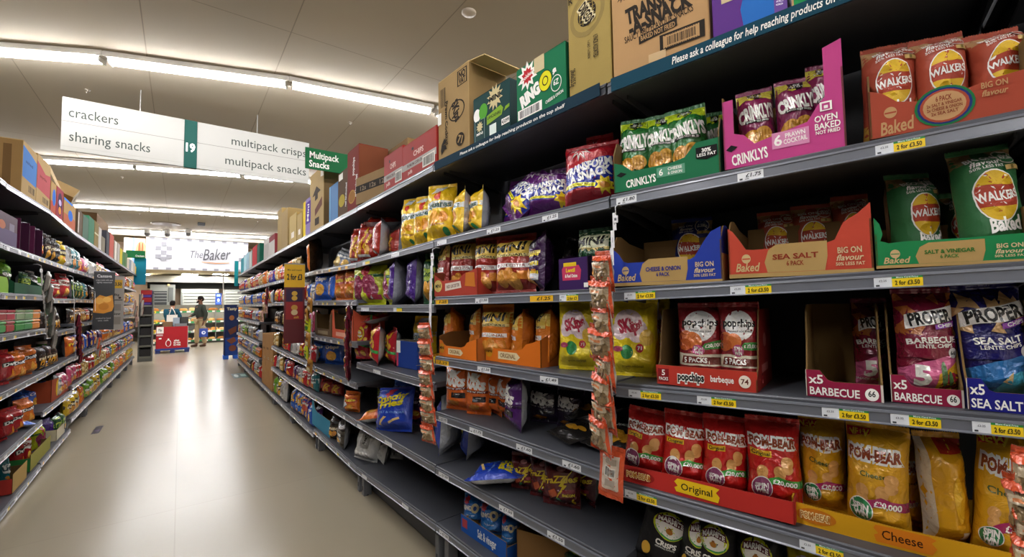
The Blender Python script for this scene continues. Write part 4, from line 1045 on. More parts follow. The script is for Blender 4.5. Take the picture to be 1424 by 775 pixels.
traypx('RA', 'S5', 861, 1104, 672, 700, '#b5302a', 'low red display tray with a yellow plaque, holding four red bags', depth=.25, hb=.06, inner='#8c2a24', prof=[(-.5, .96), (-.2, .98), (.5, 1)], sprof=[(0, 1), (1, 1)],
       front=[('ell', -.36, .52, .105, .36, '#8c1f1c'), ('txt', 'POM-BEAR', -.36, .52, .3, '#e9d8a0', {'w': .17, 'b': .1}), ('txt', 'POM-BEAR', -.36, .52, .28, '#b5742a', {'w': .165, 'b': .02}), ('poly', [(-.12, .2), (-.13, .4), (-.11, .5), (-.13, .7), (-.11, .88), (.1, .86), (.13, .8), (.11, .6), (.13, .4), (.12, .12)], '#e7bf1f'), ('txt', 'Original', 0, .52, .34, K_, {'w': .18, 'b': .01})])
for (a, b_, vt, vb, rt, sd, lb, rl) in ((858, 914, 574, 662, .1, 1, 'red snack bag, far left of the four in the red tray, top folded back', .1), (911, 972, 579, 670, .25, 2, 'red snack bag, second from the left in the red tray', .08), (968, 1032, 586, 690, .25, 3, 'red snack bag, third from the left in the red tray', .06), (1034, 1111, 589, 697, .12, 4, 'red snack bag, rightmost and nearest of the four in the red tray', .0)):
    bagpx('RA', 'S5', a, b_, vt, None, 'bear_red', lb, 'red bags in the low red tray', d=.05, th=.085, rot=rt, roll=rl, lean=-.12, seed=sd)
traypx('RA', 'S5', 1104, 1440, 738, 771, '#cf981a', 'low yellow display tray with an orange plaque, holding yellow bags', depth=.25, hb=.07, inner='#a87a1c', prof=[(-.5, 1.05), (-.3, .98), (0, .9), (.5, .95)], sprof=[(0, 1), (1, 1)],
       front=[('ell', -.38, .55, .1, .36, '#c2701a'), ('txt', 'POM-BEAR', -.38, .55, .3, '#f0dca0', {'w': .16, 'b': .1}), ('txt', 'POM-BEAR', -.38, .55, .28, '#b5742a', {'w': .155, 'b': .02}), ('poly', [(-.1, .12), (-.11, .4), (-.09, .5), (-.11, .7), (-.1, .86), (.12, .86), (.15, .76), (.13, .6), (.15, .4), (.13, .1)], '#d47a1a'), ('txt', 'Cheese', .01, .5, .38, '#3a1c0c', {'w': .17, 'b': .01})])
for (a, b_, vt, d_, rt, pr, sd, lb, rl) in ((1110, 1176, 585, .11, .0, 'bear_yellow', 1, 'yellow snack bag at the left end of the yellow tray, in shade', .0), (1174, 1264, 597, .055, -.12, 'bear_yellow', 2, 'yellow snack bag standing frontmost in the yellow tray, with a peaked corner', .03), (1256, 1284, 622, .15, -.2, 'bear_yellow', 3, 'yellow snack bag behind the frontmost one, in shade', .0),
                                          (1284, 1356, 612, .08, .25, 'bear_back', 1, 'yellow snack bag turned to show its plain side panel', -.03), (1350, 1440, 604, .055, -.1, 'bear_yellow', 4, 'yellow snack bag at the right edge of the yellow tray, tilted right', .1)):
    bagpx('RA', 'S5', a, b_, vt, None, pr, lb, None, d=d_, th=.09, rot=rt, roll=rl, lean=-.04, seed=sd)
# --- sixth shelf: black bags, their lower halves below the frame
for (a, b_, vt, rt, sd, lb, rl) in ((872, 938, 700, .35, 1, 'black crisp bag, leftmost on the shelf below the red tray, tilted', .28), (932, 975, 712, .3, 2, 'black crisp bag squeezed second from the left below the red tray', .15), (963, 1024, 722, .0, 3, 'black crisp bag with round badge, third from the left below the red tray', .0), (1019, 1086, 740, .0, 4, 'black crisp bag with round badge, rightmost below the red tray', .0)):
    B, x, d, w, h, zs = fit('RA', 'S6', a, b_, vt, None, .08)
    bagpx('RA', 'S6', a, b_, vt, None, 'marmite', lb, 'black bags below the red tray', d=.08, th=.09, rot=rt, roll=rl, lean=-.03, seed=sd)
bagpx('RA', 'S6', 1092, 1150, 768, None, 'skips', 'yellow crisp bag just peeping up beside the black ones', d=.08, th=.09)

# --- cartons on the top shelf
cartonpx('RA', 'T', 851, 986, -38, None, '#b58f62', 'tan corrugated carton with black snack lettering and a large bar code', depth=.3, name='snack_carton', d=.01, tape=(-.02, .06, .05),
         front=[('star', -.38, .93, .03, .07, 9, '#2c2620'), ('txt', 'TRANSFORM', .02, .70, .17, '#2c2620', {'w': .72, 'b': .05, 'r': 6}), ('txt', "-A-SNACK", .02, .55, .17, '#2c2620', {'w': .66, 'b': .05, 'r': 6}), ('txt', 'SAUCY BBQ FLAVOUR SNACKS', 0, .435, .075, '#2c2620', {'w': .72, 'b': .01, 'r': 5}), ('poly', [(-.2, .29), (.2, .34), (.2, .43), (-.2, .38)], '#2c2620'), ('txt', 'BAKED NOT FRIED', 0, .36, .055, '#b58f62', {'w': .36, 'r': 3}),
                ('bars', .02, .12, .46, .3, '#2c2620', '#b58f62', 34), ('rect', .07, .15, .41, .27, '#b58f62'), ('bars', .07, .15, .41, .27, '#b58f62', '#2c2620', 40), ('ell', .33, .85, .11, None, '#2c2620'), ('ell', .33, .85, .1, None, '#b58f62'), ('txt', '8', .33, .88, .13, '#2c2620', {'b': .05}), ('txt', 'PACK', .33, .78, .05, '#2c2620', {'w': .12}), ('rect', -.1, .04, .08, .13, '#c9ab80')])
cartonpx('RA', 'T', 989, 1094, -60, None, '#5a2f80', 'purple and blue printed carton on the top shelf', depth=.3, name='snack_carton', d=.01, mats='gloss_card', front=[('poly', [(-.06, 0), (-.1, .3), (-.02, .6), (.1, 1), (.34, 1), (.34, 0)], '#2468b5'), ('poly', [(.34, 0), (.5, 0), (.5, .4), (.34, .35)], '#6a4a94'), ('rect', -.36, .48, -.18, 1, '#c9b690'), ('bars', -.33, .5, -.21, .96, '#c9b690', '#20182a', 14), ('txt', '8 PACK', .42, .25, .08, '#d9cfe6', {'r': 80, 'w': .2})])
cartonpx('RA', 'T', 1098, 1262, -90, None, '#1f8a4a', 'bright green carton cut by the top edge of the photo', depth=.3, name='snack_carton', d=.01, mats='gloss_card', front=[('rect', -.5, .0, -.48, 1, '#b58f62'), ('txt', 'RINGOS', .1, .6, .2, W_, {'b': .05})])
# --- strip of words along the top shelf front
B = BAYS['RA']
for bk, txt, f0, f1, lb in (('RA', 'Please ask a colleague for help reaching products on the top shelf', .18, .98, 'teal notice strip with white words along the nearest top shelf edge'), ('RB', 'Please ask a colleague for help reaching products on the top shelf', .05, .99, 'blue notice strip with small white words along the top shelf under the green cartons')):
    B = BAYS[bk]; x0, x1 = B.len * 0.02, B.len * .98
    mb = MB(); za = B.ztop('T', x0); zb = B.ztop('T', x1)
    def S(fx, fy, e):
        x = (x0 + x1) / 2 + fx * (x1 - x0); z = za + (zb - za) * (fx + .5)
        return (x, -.011 - e, z - LIP + .002 + fy * .046)
    cc = '#123f50' if bk == 'RA' else '#142f3e'
    if bk == 'RA': f0, f1 = [(B.hit(u, v, -.01)[0] - x0) / (x1 - x0) for u, v in ((935, 95), (1240, -12))]
    else: f0, f1 = [(B.hit(u, v, -.01)[0] - x0) / (x1 - x0) for u, v in ((640, 222), (786, 152))]
    P = [S(-.5, 0, -.003), S(.5, 0, -.003), S(.5, 1, -.003), S(-.5, 1, -.003)]
    mb.poly([S(-.5, 0, 0), S(.5, 0, 0), S(.5, 1, 0), S(-.5, 1, 0)], cc); mb.poly(P[::-1], cc)
    for a, b_ in ((0, 0), (1, 1)): mb.poly([S(-.5, a, 0), S(-.5, a, -.003), S(.5, a, -.003), S(.5, a, 0)][::1 if a else -1], cc)
    art(mb, [('txt', txt, (f0 + f1) / 2 - .5, .52, .5 if bk == 'RA' else .3, W_, {'w': f1 - f0, 'b': .015, 'sh': .15, 'free': 1})], S, x1 - x0, .046, 0, .0006, .0002, 9)
    o = mb.build('notice_strip', 'matte', None, (B.o.x, B.o.y, 0), B.rz); tag(o, lb, 'notice strip')
# ================================================================ right-hand run, second to fourth bays
KR = '#2c2620'
def lying(bay, s, u, v, w, h, th, rot, prod, label, group=None, lean=-1.42, seed=1, dz=0., roll=0., lod=0):
    B = BAYS[bay]; x = B.len / 2
    for _ in range(5):
        zs = B.ztop(s, x); r = ray(u, v); p = CAM + r * ((zs + .012 - CAMH) / r.z); x = (p - B.o).dot(B.ux)
    y = (p - B.o).dot(B.uy)
    if zs + .02 > CAMH or y > .36 or y < -.05: y = .08; x = B.hit(u, v, y)[0]; zs = B.ztop(s, x)
    return put_bag(prod, B.world(x, max(.02, y), zs + th * .42 + dz), B.rz + rot, w, h, th, label, group, lean, roll, seed, lod)


# cartons on top
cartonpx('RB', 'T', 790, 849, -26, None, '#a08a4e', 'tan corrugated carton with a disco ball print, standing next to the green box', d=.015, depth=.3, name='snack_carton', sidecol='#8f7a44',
         front=[('ell', -.02, .72, .42, .2, '#8d7a48'), ('ell', -.02, .72, .33, .155, '#a08a4e'), ('ell', -.02, .72, .22, .11, KR)] + [('rect', -.2 + .08 * i, .63, -.185 + .08 * i, .81, '#a08a4e') for i in range(5)] + [('rect', -.2, .65 + .035 * i, .18, .655 + .035 * i, '#a08a4e') for i in range(5)] + [('txt', 'DISCOS', -.02, .72, .09, '#d9cba0', {'w': .5, 'b': .14, 'r': -62}), ('txt', 'DISCOS', -.02, .72, .085, KR, {'w': .47, 'b': .04, 'r': -62}), ('txt', '6 PACK ASSORTED', .18, .38, .05, KR, {'w': .42, 'r': -90, 'b': .02}), ('txt', '1 x SALT  1 x ONION', .02, .38, .028, KR, {'w': .34, 'r': -90}), ('txt', '28x6x25.5g', -.38, .2, .055, KR, {'w': .34, 'r': -90, 'b': .02}), ('txt', 'R', -.4, .93, .06, KR)])
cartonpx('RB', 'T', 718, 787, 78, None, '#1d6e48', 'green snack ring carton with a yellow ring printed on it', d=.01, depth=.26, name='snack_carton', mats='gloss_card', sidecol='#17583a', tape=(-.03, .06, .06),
         front=[('star', -.25, .80, .13, .22, 10, W_), ('star', -.25, .80, .09, .13, 10, '#b5282c'), ('txt', 'golden', -.25, .80, .07, W_, {'w': .24, 'r': 14}), ('txt', 'RING', -.2, .43, .2, W_, {'w': .42, 'b': .07, 'r': 16}), ('ell', .12, .53, .13, None, K_), ('ell', .12, .53, .12, None, '#d9d321'), ('ell', .12, .53, .06, None, K_), ('ell', .12, .53, .045, None, '#d9d321'), ('txt', 's', .3, .62, .14, W_, {'b': .06, 'r': 10}),
                ('ell', .33, .39, .1, None, W_), ('ell', .33, .39, .09, None, '#1d6e48'), ('txt', '6Z', .33, .41, .09, W_, {'w': .1}), ('bars', -.46, .07, .05, .24, W_, K_, 34), ('txt', 'CHEESE & ONION', .29, .18, .05, W_, {'w': .34, 'r': 8})])
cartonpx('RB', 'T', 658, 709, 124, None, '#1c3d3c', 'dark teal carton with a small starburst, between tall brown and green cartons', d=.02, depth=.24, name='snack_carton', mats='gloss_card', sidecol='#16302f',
         front=[('star', .12, .80, .13, .22, 12, '#c9b98a'), ('txt', 'MINI', .12, .80, .1, K_, {'w': .3, 'b': .05}), ('ell', -.38, .62, .1, None, W_), ('ell', -.2, .64, .12, None, '#4f9a2c'), ('poly', [(-.1, .32), (.3, .38), (.34, .5), (.28, .58), (-.1, .5)], '#7da32a'), ('txt', 'LANCASHIRE', .1, .45, .06, K_, {'w': .36}), ('poly', [(.36, .42), (.5, .46), (.5, .52), (.4, .5)], '#7da32a'), ('rect', -.44, .06, -.16, .5, '#8aa09c'), ('rect', -.43, .065, -.17, .495, '#1c3d3c'), ('star', -.3, .36, .06, .1, 10, '#c9b98a'), ('txt', 'MINI', -.3, .22, .05, W_, {'w': .18}), ('rect', -.02, .08, .16, .28, '#d9e6de'), ('rect', .3, .16, .5, .28, W_), ('txt', '43099', .4, .22, .08, K_, {'w': .18})],
         near=[('star', .1, .25, .1, .18, 10, '#5c6a66')])
cartonpx('RB', 'T', 609.5, 652, 100, None, '#9c8156', 'tall tan corrugated carton with a cloud logo and an open flap', d=.015, depth=.25, name='snack_carton', sidecol='#8a7048',
         front=[('ell', .12, .52, .26, .12, KR), ('ell', .12, .52, .23, .105, '#9c8156'), ('txt', 'SKips', .12, .52, .12, KR, {'w': .4, 'b': .05, 'r': -72}), ('rect', .16, .78, .46, .96, KR), ('rect', .19, .79, .43, .95, '#9c8156'), ('txt', 'NO', .31, .905, .07, KR, {'w': .2, 'b': .05}), ('txt', 'VAT', .31, .83, .06, KR, {'w': .2, 'b': .05}), ('bars', -.42, .62, -.22, .92, '#9c8156', KR, 16), ('txt', 'Prawn Cocktail', -.2, .44, .06, KR, {'w': .8, 'r': -90}), ('ell', .24, .16, .13, .075, KR), ('txt', '71', .24, .16, .08, '#9c8156', {'b': .04, 'r': -20}), ('txt', '6', -.3, .16, .16, KR, {'b': .08}), ('rect', -.5, .46, -.38, .6, W_)],
         flap=[('r', .125, 0, 1, .24, .13, 1.75)], top='#c9ad78')
# --- second shelf
lying('RB', 'S2', 706, 300, .26, .27, .12, -.45, 'transf_purple', 'purple and blue crisp bag slumped sideways, left of two on the second shelf', 'purple crisp bags', lean=-.75, seed=1, roll=.5)
bagpx('RB', 'S2', 733, 797, 232, None, 'transf_purple', 'purple and blue crisp bag standing, right of two on the second shelf', 'purple crisp bags', d=.05, th=.12, roll=.1, lean=-.3, seed=2)
bagpx('RB', 'S2', 700, 760, 246, None, 'transf_purple', 'purple crisp bag in the dark behind the slumped one', d=.2, th=.1, roll=.1, lean=-.2, seed=1)
bagpx('RB', 'S2', 764, 812, 230, None, 'transf_purple', 'purple crisp bag in the dark behind the standing one', d=.2, th=.1, lean=-.1, seed=2)
bagpx('RB', 'S2', 787, 858, 196, None, 'transf_red', 'red and blue crisp bag with a yellow stripe, next to the green tray', d=.05, th=.12, lean=-.12, seed=1)
bagpx('RB', 'S2', 816, 852, 186, None, 'transf_red', 'red crisp bag peeping over the red and blue one', d=.16, th=.09, lean=-.05, seed=2)
bagpx('RB', 'S2', 630, 656, 264, None, 'squares', 'yellow crisp bag with grey side, first behind the row of three', 'yellow bags on the second shelf', d=.05, th=.08, rot=.55, seed=2)
bagpx('RB', 'S2', 655, 680, 262, None, 'squares', 'yellow crisp bag in shade, second behind the row of three', 'yellow bags on the second shelf', d=.08, th=.08, rot=.55, seed=3)
bagpx('RC', 'S2', 560, 583, 276, None, 'squares', 'yellow crisp bag, leftmost of the bright row of three', 'yellow bags on the second shelf', d=.02, th=.09, rot=.1, seed=1)
bagpx('RC', 'S2', 578, 606, 272, None, 'squares', 'yellow crisp bag, middle of the bright row of three', 'yellow bags on the second shelf', d=.02, th=.09, rot=.1, seed=2)
bagpx('RC', 'S2', 596, 634, 256, None, 'squares', 'yellow crisp bag with a peaked corner, right of the bright row of three', 'yellow bags on the second shelf', d=.02, th=.09, rot=.2, seed=3)
# --- third shelf
traypx('RB', 'S3', 604, 664, 376, None, '#a83a2a', 'brick red display tray marked as cheese biscuits, holding two bags', d=.012, depth=.27, hb=.13, inner='#7a3a24', prof=[(-.5, .9), (-.3, .62), (.1, .62), (.2, .8), (.5, 1.0)], front=[('ell', -.4, .42, .1, .25, '#d9bf6a'), ('txt', 'MINI', -.4, .42, .14, K_, {'w': .14, 'b': .03}), ('poly', [(-.22, .2), (-.22, .5), (.14, .56), (.16, .3)], '#d9cbbb'), ('txt', 'RED LEICESTER', -.03, .39, .12, '#5a1e16', {'w': .3, 'r': 4}), ('poly', [(.24, .36), (.26, .86), (.44, .84), (.46, .3)], '#c2701f')])
for a, b_, vt, d_, rt, pr, sd, lb in ((606, 638, 334, .09, .5, 'mini_red', 1, 'brick red biscuit bag at the left in the brick red tray'), (629, 664, 330, .06, -.05, 'mini_red', 2, 'brick red biscuit bag at the right in the brick red tray, with a peaked corner'),
                                      (662, 697, 330, .035, .1, 'mini_red', 3, 'creased brick red biscuit bag just right of the brick red tray'), (692, 744, 326, .03, -.1, 'mini_red', 4, 'largest brick red biscuit bag, beside the dark purple one'),
                                      (738, 768, 322, .03, .6, 'mini_purple', 1, 'dark purple biscuit bag turned to show its yellow printed side'), (806, 852, 317, .05, -.15, 'mini_green', 1, 'green and cream biscuit bag behind the top hanging pouch')):
    bagpx('RB', 'S3', a, b_, vt, None, pr, lb, None, d=d_, th=.085, rot=rt, seed=sd, lean=-.05)
traypx('RB', 'S3', 777, 818, 359, None, '#3a1f55', 'purple display tray with a pink hexagon badge', d=.03, depth=.26, hb=.14, inner='#2a1a30', sidecol='#1c1026', front=[('poly', [(-.36, .3), (-.38, .66), (-.3, .78), (.2, .76), (.28, .6), (.24, .3)], '#c2385c'), ('rect', -.32, .74, .12, .86, '#d9b81f'), ('txt', 'Lentil', -.08, .62, .12, '#e2c21f', {'b': .04}), ('txt', '& Red Onion', -.06, .44, .1, W_, {'w': .42, 'b': .03}), ('rect', .36, .06, .5, .2, W_)])
bagpx('RB', 'S3', 775, 792, 330, None, 'black_silver', 'black and silver bag leaning in the dark behind the purple tray', d=.2, th=.08, roll=.2)
# --- fourth shelf
ot = [('ell', -.42, .40, .07, .25, '#c98a1e'), ('txt', 'MINI', -.42, .42, .14, K_, {'w': .12, 'b': .03}), ('poly', [(-.24, .14), (-.24, .44), (.1, .44), (.16, .29), (.1, .14)], '#e2cfa3'), ('txt', 'ORIGINAL', -.06, .29, .17, '#7a4a1e', {'w': .28, 'b': .02})]
op = [(-.5, .82), (-.42, .78), (-.36, .6), (-.3, .54), (.1, .54), (.2, .62), (.26, .8), (.36, .88), (.5, 1.02)]
traypx('RB', 'S4', 611, 663, 470, 503, '#d9701c', 'orange display tray with scooped front, left of two alike, mostly empty', depth=.26, hb=.125, inner='#6b4420', prof=op, front=ot, sidecol='#b5642a', near=[('ell', .3, .6, .12, .14, '#c98a1e'), ('rect', -.1, .2, .3, .3, '#d9b08a')])
traypx('RB', 'S4', 675, 752, 471, 507, '#d9701c', 'orange display tray with scooped front, right of two alike, holding three bags', depth=.27, hb=.145, inner='#6b4420', prof=op, front=ot, sidecol='#bd6524', near=[('ell', .2, .6, .12, .12, K_), ('txt', 'MINI', .2, .6, .1, '#d9bf6a', {'w': .2, 'b': .03}), ('rect', .0, .3, .3, .36, '#d9b08a'), ('rect', .05, .2, .3, .25, '#d9b08a')])
for a, b_, vt, d_, rt, sd, lb in ((620, 645, 428, .1, .9, 1, 'amber biscuit bag standing sideways in the left orange tray'), (657, 678, 424, .12, .7, 2, 'amber biscuit bag at the back right of the left orange tray'), (672, 713, 424, .05, -.05, 3, 'amber biscuit bag facing out at the left of the right orange tray'), (713, 746, 430, .09, .9, 2, 'amber biscuit bag turned sideways in the middle of the right orange tray'), (745, 783, 425, .1, .8, 1, 'amber biscuit bag leaning at the right of the right orange tray')):
    bagpx('RB', 'S4', a, b_, vt, None, 'mini_orange', lb, None, d=d_, th=.09, rot=rt, seed=sd, lean=-.05)
bagpx('RB', 'S4', 779, 834, 418, 519, 'skips', 'yellow crisp bag left of the hanging orange pouches', d=.06, th=.085, rot=.05, seed=3)
# --- fifth shelf
for a, b_, vt, vb, rt, pr, sd, lb in ((622, 654, 502, 576, .05, 'nik_orange', 1, 'orange crisp bag, first of four along the fifth shelf'), (650, 682, 506, 583, .12, 'nik_orange', 2, 'orange crisp bag, second of four along the fifth shelf'), (678, 702, 512, 582, .25, 'nik_orange', 3, 'orange crisp bag in shade, third of four along the fifth shelf'), (693, 718, 514, 588, .3, 'nik_orange', 4, 'orange crisp bag in shade, last of four, tucked behind the purple one'),
                                      (699, 738, 522, 602, .5, 'nik_purple', 1, 'purple crisp bag standing frontmost on the fifth shelf')):
    bagpx('RB', 'S5', a, b_, vt, vb, pr, lb, None, th=.075, rot=rt, seed=sd, lean=-.04)
bagpx('RB', 'S5', 738, 778, 534, None, 'nik_dark', 'dark purple crisp bag in the dark, left of two behind the black lying bags', 'dark purple bags at the back', d=.2, th=.08)
bagpx('RB', 'S5', 776, 812, 540, None, 'nik_dark', 'dark purple crisp bag in the dark, right of two behind the black lying bags', 'dark purple bags at the back', d=.22, th=.08, seed=2)
lying('RB', 'S5', 775, 612, .2, .3, .05, -.3, 'black_silver', 'black crisp bag lying flat with white underside, middle of fifth shelf', seed=1)
lying('RB', 'S5', 785, 596, .2, .3, .05, -.6, 'black_silver', 'black crisp bag lying on top of another black one', dz=.045, seed=2, roll=-.1)
lying('RB', 'S5', 833, 630, .22, .3, .055, -.15, 'black_silver', 'black bag with a clear grey top lying behind the lowest orange pouch', seed=3)
# --- sixth shelf
bagpx('RB', 'S6', 608, 642, 545, 634, 'sticks_blue', 'blue crisp bag standing sideways at the shelf joint, silver side showing', th=.1, rot=1.0, seed=1)
bagpx('RB', 'S6', 640, 676, 580, 640, 'sticks_blue', 'blue crisp bag leaning sideways behind the lying blue one', th=.1, rot=.9, seed=2, lean=-.1)
lying('RB', 'S6', 655, 668, .22, .28, .08, -1.0, 'sticks_blue', 'blue crisp bag lying flat at the front of the sixth shelf', seed=3, roll=-.1)
for a, b_, vt, vb, rt, sd, lb in ((712, 748, 632, 690, .1, 1, 'maroon crisp bag, left of the row of four on the sixth shelf'), (738, 774, 634, 701, .1, 2, 'maroon crisp bag, second of the row of four, overlapped at right'), (757, 806, 640, 714, .05, 3, 'maroon crisp bag, third of the row of four and frontmost'), (792, 835, 644, 705, .35, 4, 'maroon crisp bag in shade, right of the row of four')):
    bagpx('RB', 'S6', a, b_, vt, vb, 'frazzles', lb, None, th=.07, rot=rt, seed=sd, lean=-.1)
# --- bottom shelf
traypx('RB', 'S7', 641, 704, 735, 760, '#2458a8', 'low blue display tray on the bottom shelf with blue bags', depth=.26, hb=.06, inner='#8a7048', prof=[(-.5, 1), (.5, 1)], sprof=[(0, 1), (1, 1)], front=[('rect', -.46, .3, -.34, .8, '#b5444c'), ('txt', 'Salt & vinegar', .1, .5, .45, W_, {'w': .4})])
for a, b_, vt, sd, lb in ((646, 674, 688, 1, 'bright blue snack ring bag, left of three in the low blue tray'), (669, 701, 695, 2, 'bright blue snack ring bag, middle of three in the low blue tray'), (698, 722, 712, 3, 'bright blue snack ring bag, right of three in the low blue tray')):
    bagpx('RB', 'S7', a, b_, vt, None, 'ringos', lb, None, d=.1, th=.08, rot=.15, seed=sd, lean=-.12)
B = BAYS['RB']; x, z = B.hit(760, 760, .08)
tray(B.world(x, .09, B.ztop('S7', x)), B.rz + .35, .30, .25, .19, .19, '#7a5a34', 'large open brown cardboard box on the bottom shelf, half out of frame', inner='#6b4d2c', name='cardboard_box', fronts='card', cat='cardboard box')
bagpx('RB', 'S7', 786, 830, 756, None, 'green_dark', 'dark green bag beside the large brown box at the bottom edge', d=.1, th=.09, cat='crisp bag')

# ================= third bay
cr_ = [('rect', -.5, .26, .5, .44, '#a39c94'), ('txt', 'CHIPS', 0, .62, .14, '#d9b0a4', {'w': .3, 'b': .03}), ('txt', 'PREMIUM CORN SNACKS', -.05, .35, .08, '#4a2a2a', {'w': .6}), ('bars', .12, .08, .46, .38, '#d9d2c8', K_, 24), ('rect', -.2, .74, -.14, .82, K_), ('txt', 'puffs', -.25, .16, .1, '#d9b0a4')]
cartonpx('RC', 'T', 534, 560, 211, None, '#93241d', 'red snack carton, left of the two red ones side by side', d=.012, depth=.26, name='snack_carton', mats='gloss_card', front=cr_, sidecol='#8c2620')
cartonpx('RC', 'T', 560, 607, 190, None, '#93241d', 'red snack carton, right of the two red ones side by side', d=.012, depth=.26, name='snack_carton', mats='gloss_card', front=cr_, sidecol='#8c2620')
B, x, d, w, h, zs = fit('RC', 'T', 552, 608, 178, None, .09)
carton('snack_carton', B.world(x, .3, zs), B.rz, w, .26, h, '#8c2019', 'red snack carton standing behind the two red ones, bar code on top edge', front=[('bars', .1, .84, .46, .97, '#d9d2c8', K_, 24), ('poly', [(-.1, .86), (.06, .78), (.1, .8), (-.05, .9)], '#d9c8b4')], mats='gloss_card')
cartonpx('RC', 'T', 501, 533, 240, None, '#8f7550', 'low tan carton with a black printed band, left of the red cartons', d=.02, depth=.24, name='snack_carton', front=[('rect', -.5, .42, .5, .70, '#2a2520'), ('txt', '12s  12s  12s', .05, .56, .16, '#8a7a66', {'w': .8})], sidecol='#8a7048', rot=.15)
B, x, d, w, h, zs = fit('RC', 'T', 500, 548, 200, None, .12)
carton('snack_carton', B.world(x, .26, zs), B.rz, w * .8, .22, h, '#7a603c', 'large plain brown carton rising behind the low tan one', front=[('rect', -.5, .72, .5, .725, '#5c4830'), ('txt', 'HALL', .36, .8, .07, KR)])
cartonpx('RD', 'T', 483, 499, 207, None, '#7a2c22', 'tall red brown carton with a printed side and round gold badge', d=.012, depth=.24, name='snack_carton', front=[('ell', -.08, .22, .3, .11, '#b5863a'), ('ell', -.08, .22, .25, .09, '#9c6a2c'), ('txt', 'real handcooked', .28, .36, .1, W_, {'w': .6, 'r': 84}), ('txt', 'popchips', .05, .7, .1, W_, {'w': .5, 'r': 84})], sidecol='#6a3a24')
cartonpx('RD', 'T', 470, 484, 238, None, '#5c4630', 'tall dark brown carton beside the red brown one, yellow badge', d=.012, depth=.24, name='snack_carton', front=[('ell', -.1, .34, .3, .14, '#b5a03a'), ('txt', 'real handcooked', .3, .42, .1, W_, {'w': .7, 'r': 84}), ('rect', -.4, .82, 0, .97, W_)], sidecol='#4a3826')
cartonpx('RD', 'T', 458, 470, 257, None, '#236ca3', 'narrow blue carton squeezed next to the dark brown one', d=.012, depth=.24, name='snack_carton', mats='gloss_card', front=[('rect', -.5, 0, -.36, 1, '#4f9ac9')])
cartonpx('RD', 'T', 431, 450, 238, None, '#b09664', 'tall tan carton with an arrow mark and torn tape, left of the blue one', d=.012, depth=.28, name='snack_carton', front=[('poly', [(-.3, .6), (0, .74), (.3, .62), (.1, .62), (.1, .52), (-.1, .5), (-.1, .6)], '#3a3026'), ('poly', [(-.1, .36), (.4, .5), (.4, .36), (-.1, .24)], '#6a4034'), ('rect', -.1, .08, .2, .2, '#3a3026'), ('poly', [(.3, .84), (.5, .82), (.44, .98), (.3, 1.0)], '#e2dcd0')], sidecol='#6b5638')
cartonpx('RD', 'T', 425, 432, 276, None, '#8c7cae', 'thin carton with purple panel squeezed beside the tall tan one', d=.012, depth=.24, name='snack_carton', front=[('rect', -.5, .3, .5, .9, '#53308c'), ('txt', 'Mini', 0, .6, .2, W_, {'r': 84})])
cartonpx('RE', 'T', 421.5, 426, 281, None, '#d9bd1f', 'thin bright yellow carton beside the purple panelled one', d=.012, depth=.24, name='snack_carton')
# third bay shelves
lying('RC', 'S2', 505, 316, .24, .3, .1, -.3, 'crunchy_red', 'dark red crisp bag lying across the top of two standing ones', seed=2, dz=.27, lean=-1.5)
for a, b_, vt, d_, rt, sd, lb in ((488, 508, 318, .05, .1, 1, 'dark red crisp bag standing at the left under the lying one'), (498, 524, 311, .03, .2, 2, 'dark red crisp bag leaning in the middle, gold print'), (518, 546, 307, .04, .5, 3, 'dark red crisp bag turned to show its silver side'), (545, 562, 318, .1, .4, 1, 'dark red crisp bag in shade next to the yellow row')):
    bagpx('RC', 'S2', a, b_, vt, None, 'crunchy_red', lb, None, d=d_, th=.1, rot=rt, seed=sd, roll=.06)
bagpx('RC', 'S3', 494, 537, 363, None, 'onion_yellow', 'large lime yellow crisp bag with purple onion prints, frontmost', d=.03, th=.1, rot=.1, seed=1)
bagpx('RC', 'S3', 533, 556, 366, None, 'onion_yellow', 'lime yellow crisp bag squeezed behind the large lime one', d=.06, th=.09, rot=.3, seed=2)
bagpx('RC', 'S3', 541, 572, 362, None, 'purple_plain', 'purple crisp bag with a grey side, left of two', d=.03, th=.1, rot=.7, seed=1)
bagpx('RC', 'S3', 565, 592, 356, None, 'purple_plain', 'purple crisp bag in shade, right of two', d=.06, th=.1, rot=.5, seed=2)
bagpx('RC', 'S3', 590, 608, 352, None, 'green_dark', 'dark green crisp bag behind the white hanging strip', d=.06, th=.08, rot=.2, seed=1)
for a, b_, vt, vb, rt, sd, lb in ((496, 515, 445, 503, .1, 1, 'red crisp bag with yellow print at the left of the fourth shelf'), (511, 540, 450, 511, .35, 2, 'red crisp bag with yellow print, frontmost of three on the fourth shelf'), (537, 557, 456, 510, .3, 3, 'red crisp bag with yellow print, right of three, next to the blue tub')):
    bagpx('RC', 'S4', a, b_, vt, vb, 'hoops_red', lb, 'red bags on the fourth shelf', th=.085, rot=rt, seed=sd)
lying('RC', 'S4', 505, 452, .2, .24, .07, -.5, 'hoops_red', 'red crisp bag lying on top of the standing red ones', seed=4, dz=.27, lean=-1.35)
B, x, d, w, h, zs = fit('RC', 'S4', 554, 577, 475, 513)
carton('tub', B.world(x, d, zs), B.rz + .1, w, .09, h, '#24418f', 'royal blue square tub with a white corner, beside the red bags', front=[('rect', -.5, .55, -.3, 1.0, W_), ('rect', -.5, .05, -.4, .55, '#c2405a')], top='#6a6250', cat='tub', mats='gloss_card')
lying('RC', 'S4', 590, 512, .24, .3, .1, -.9, 'squares', 'yellow crisp bag lying flat behind the orange hanging pouches', seed=2)
bagpx('RC', 'S4', 576, 606, 440, None, 'squares', 'yellow crisp bag standing in shade behind the hanging pouches', d=.2, th=.09, seed=1)
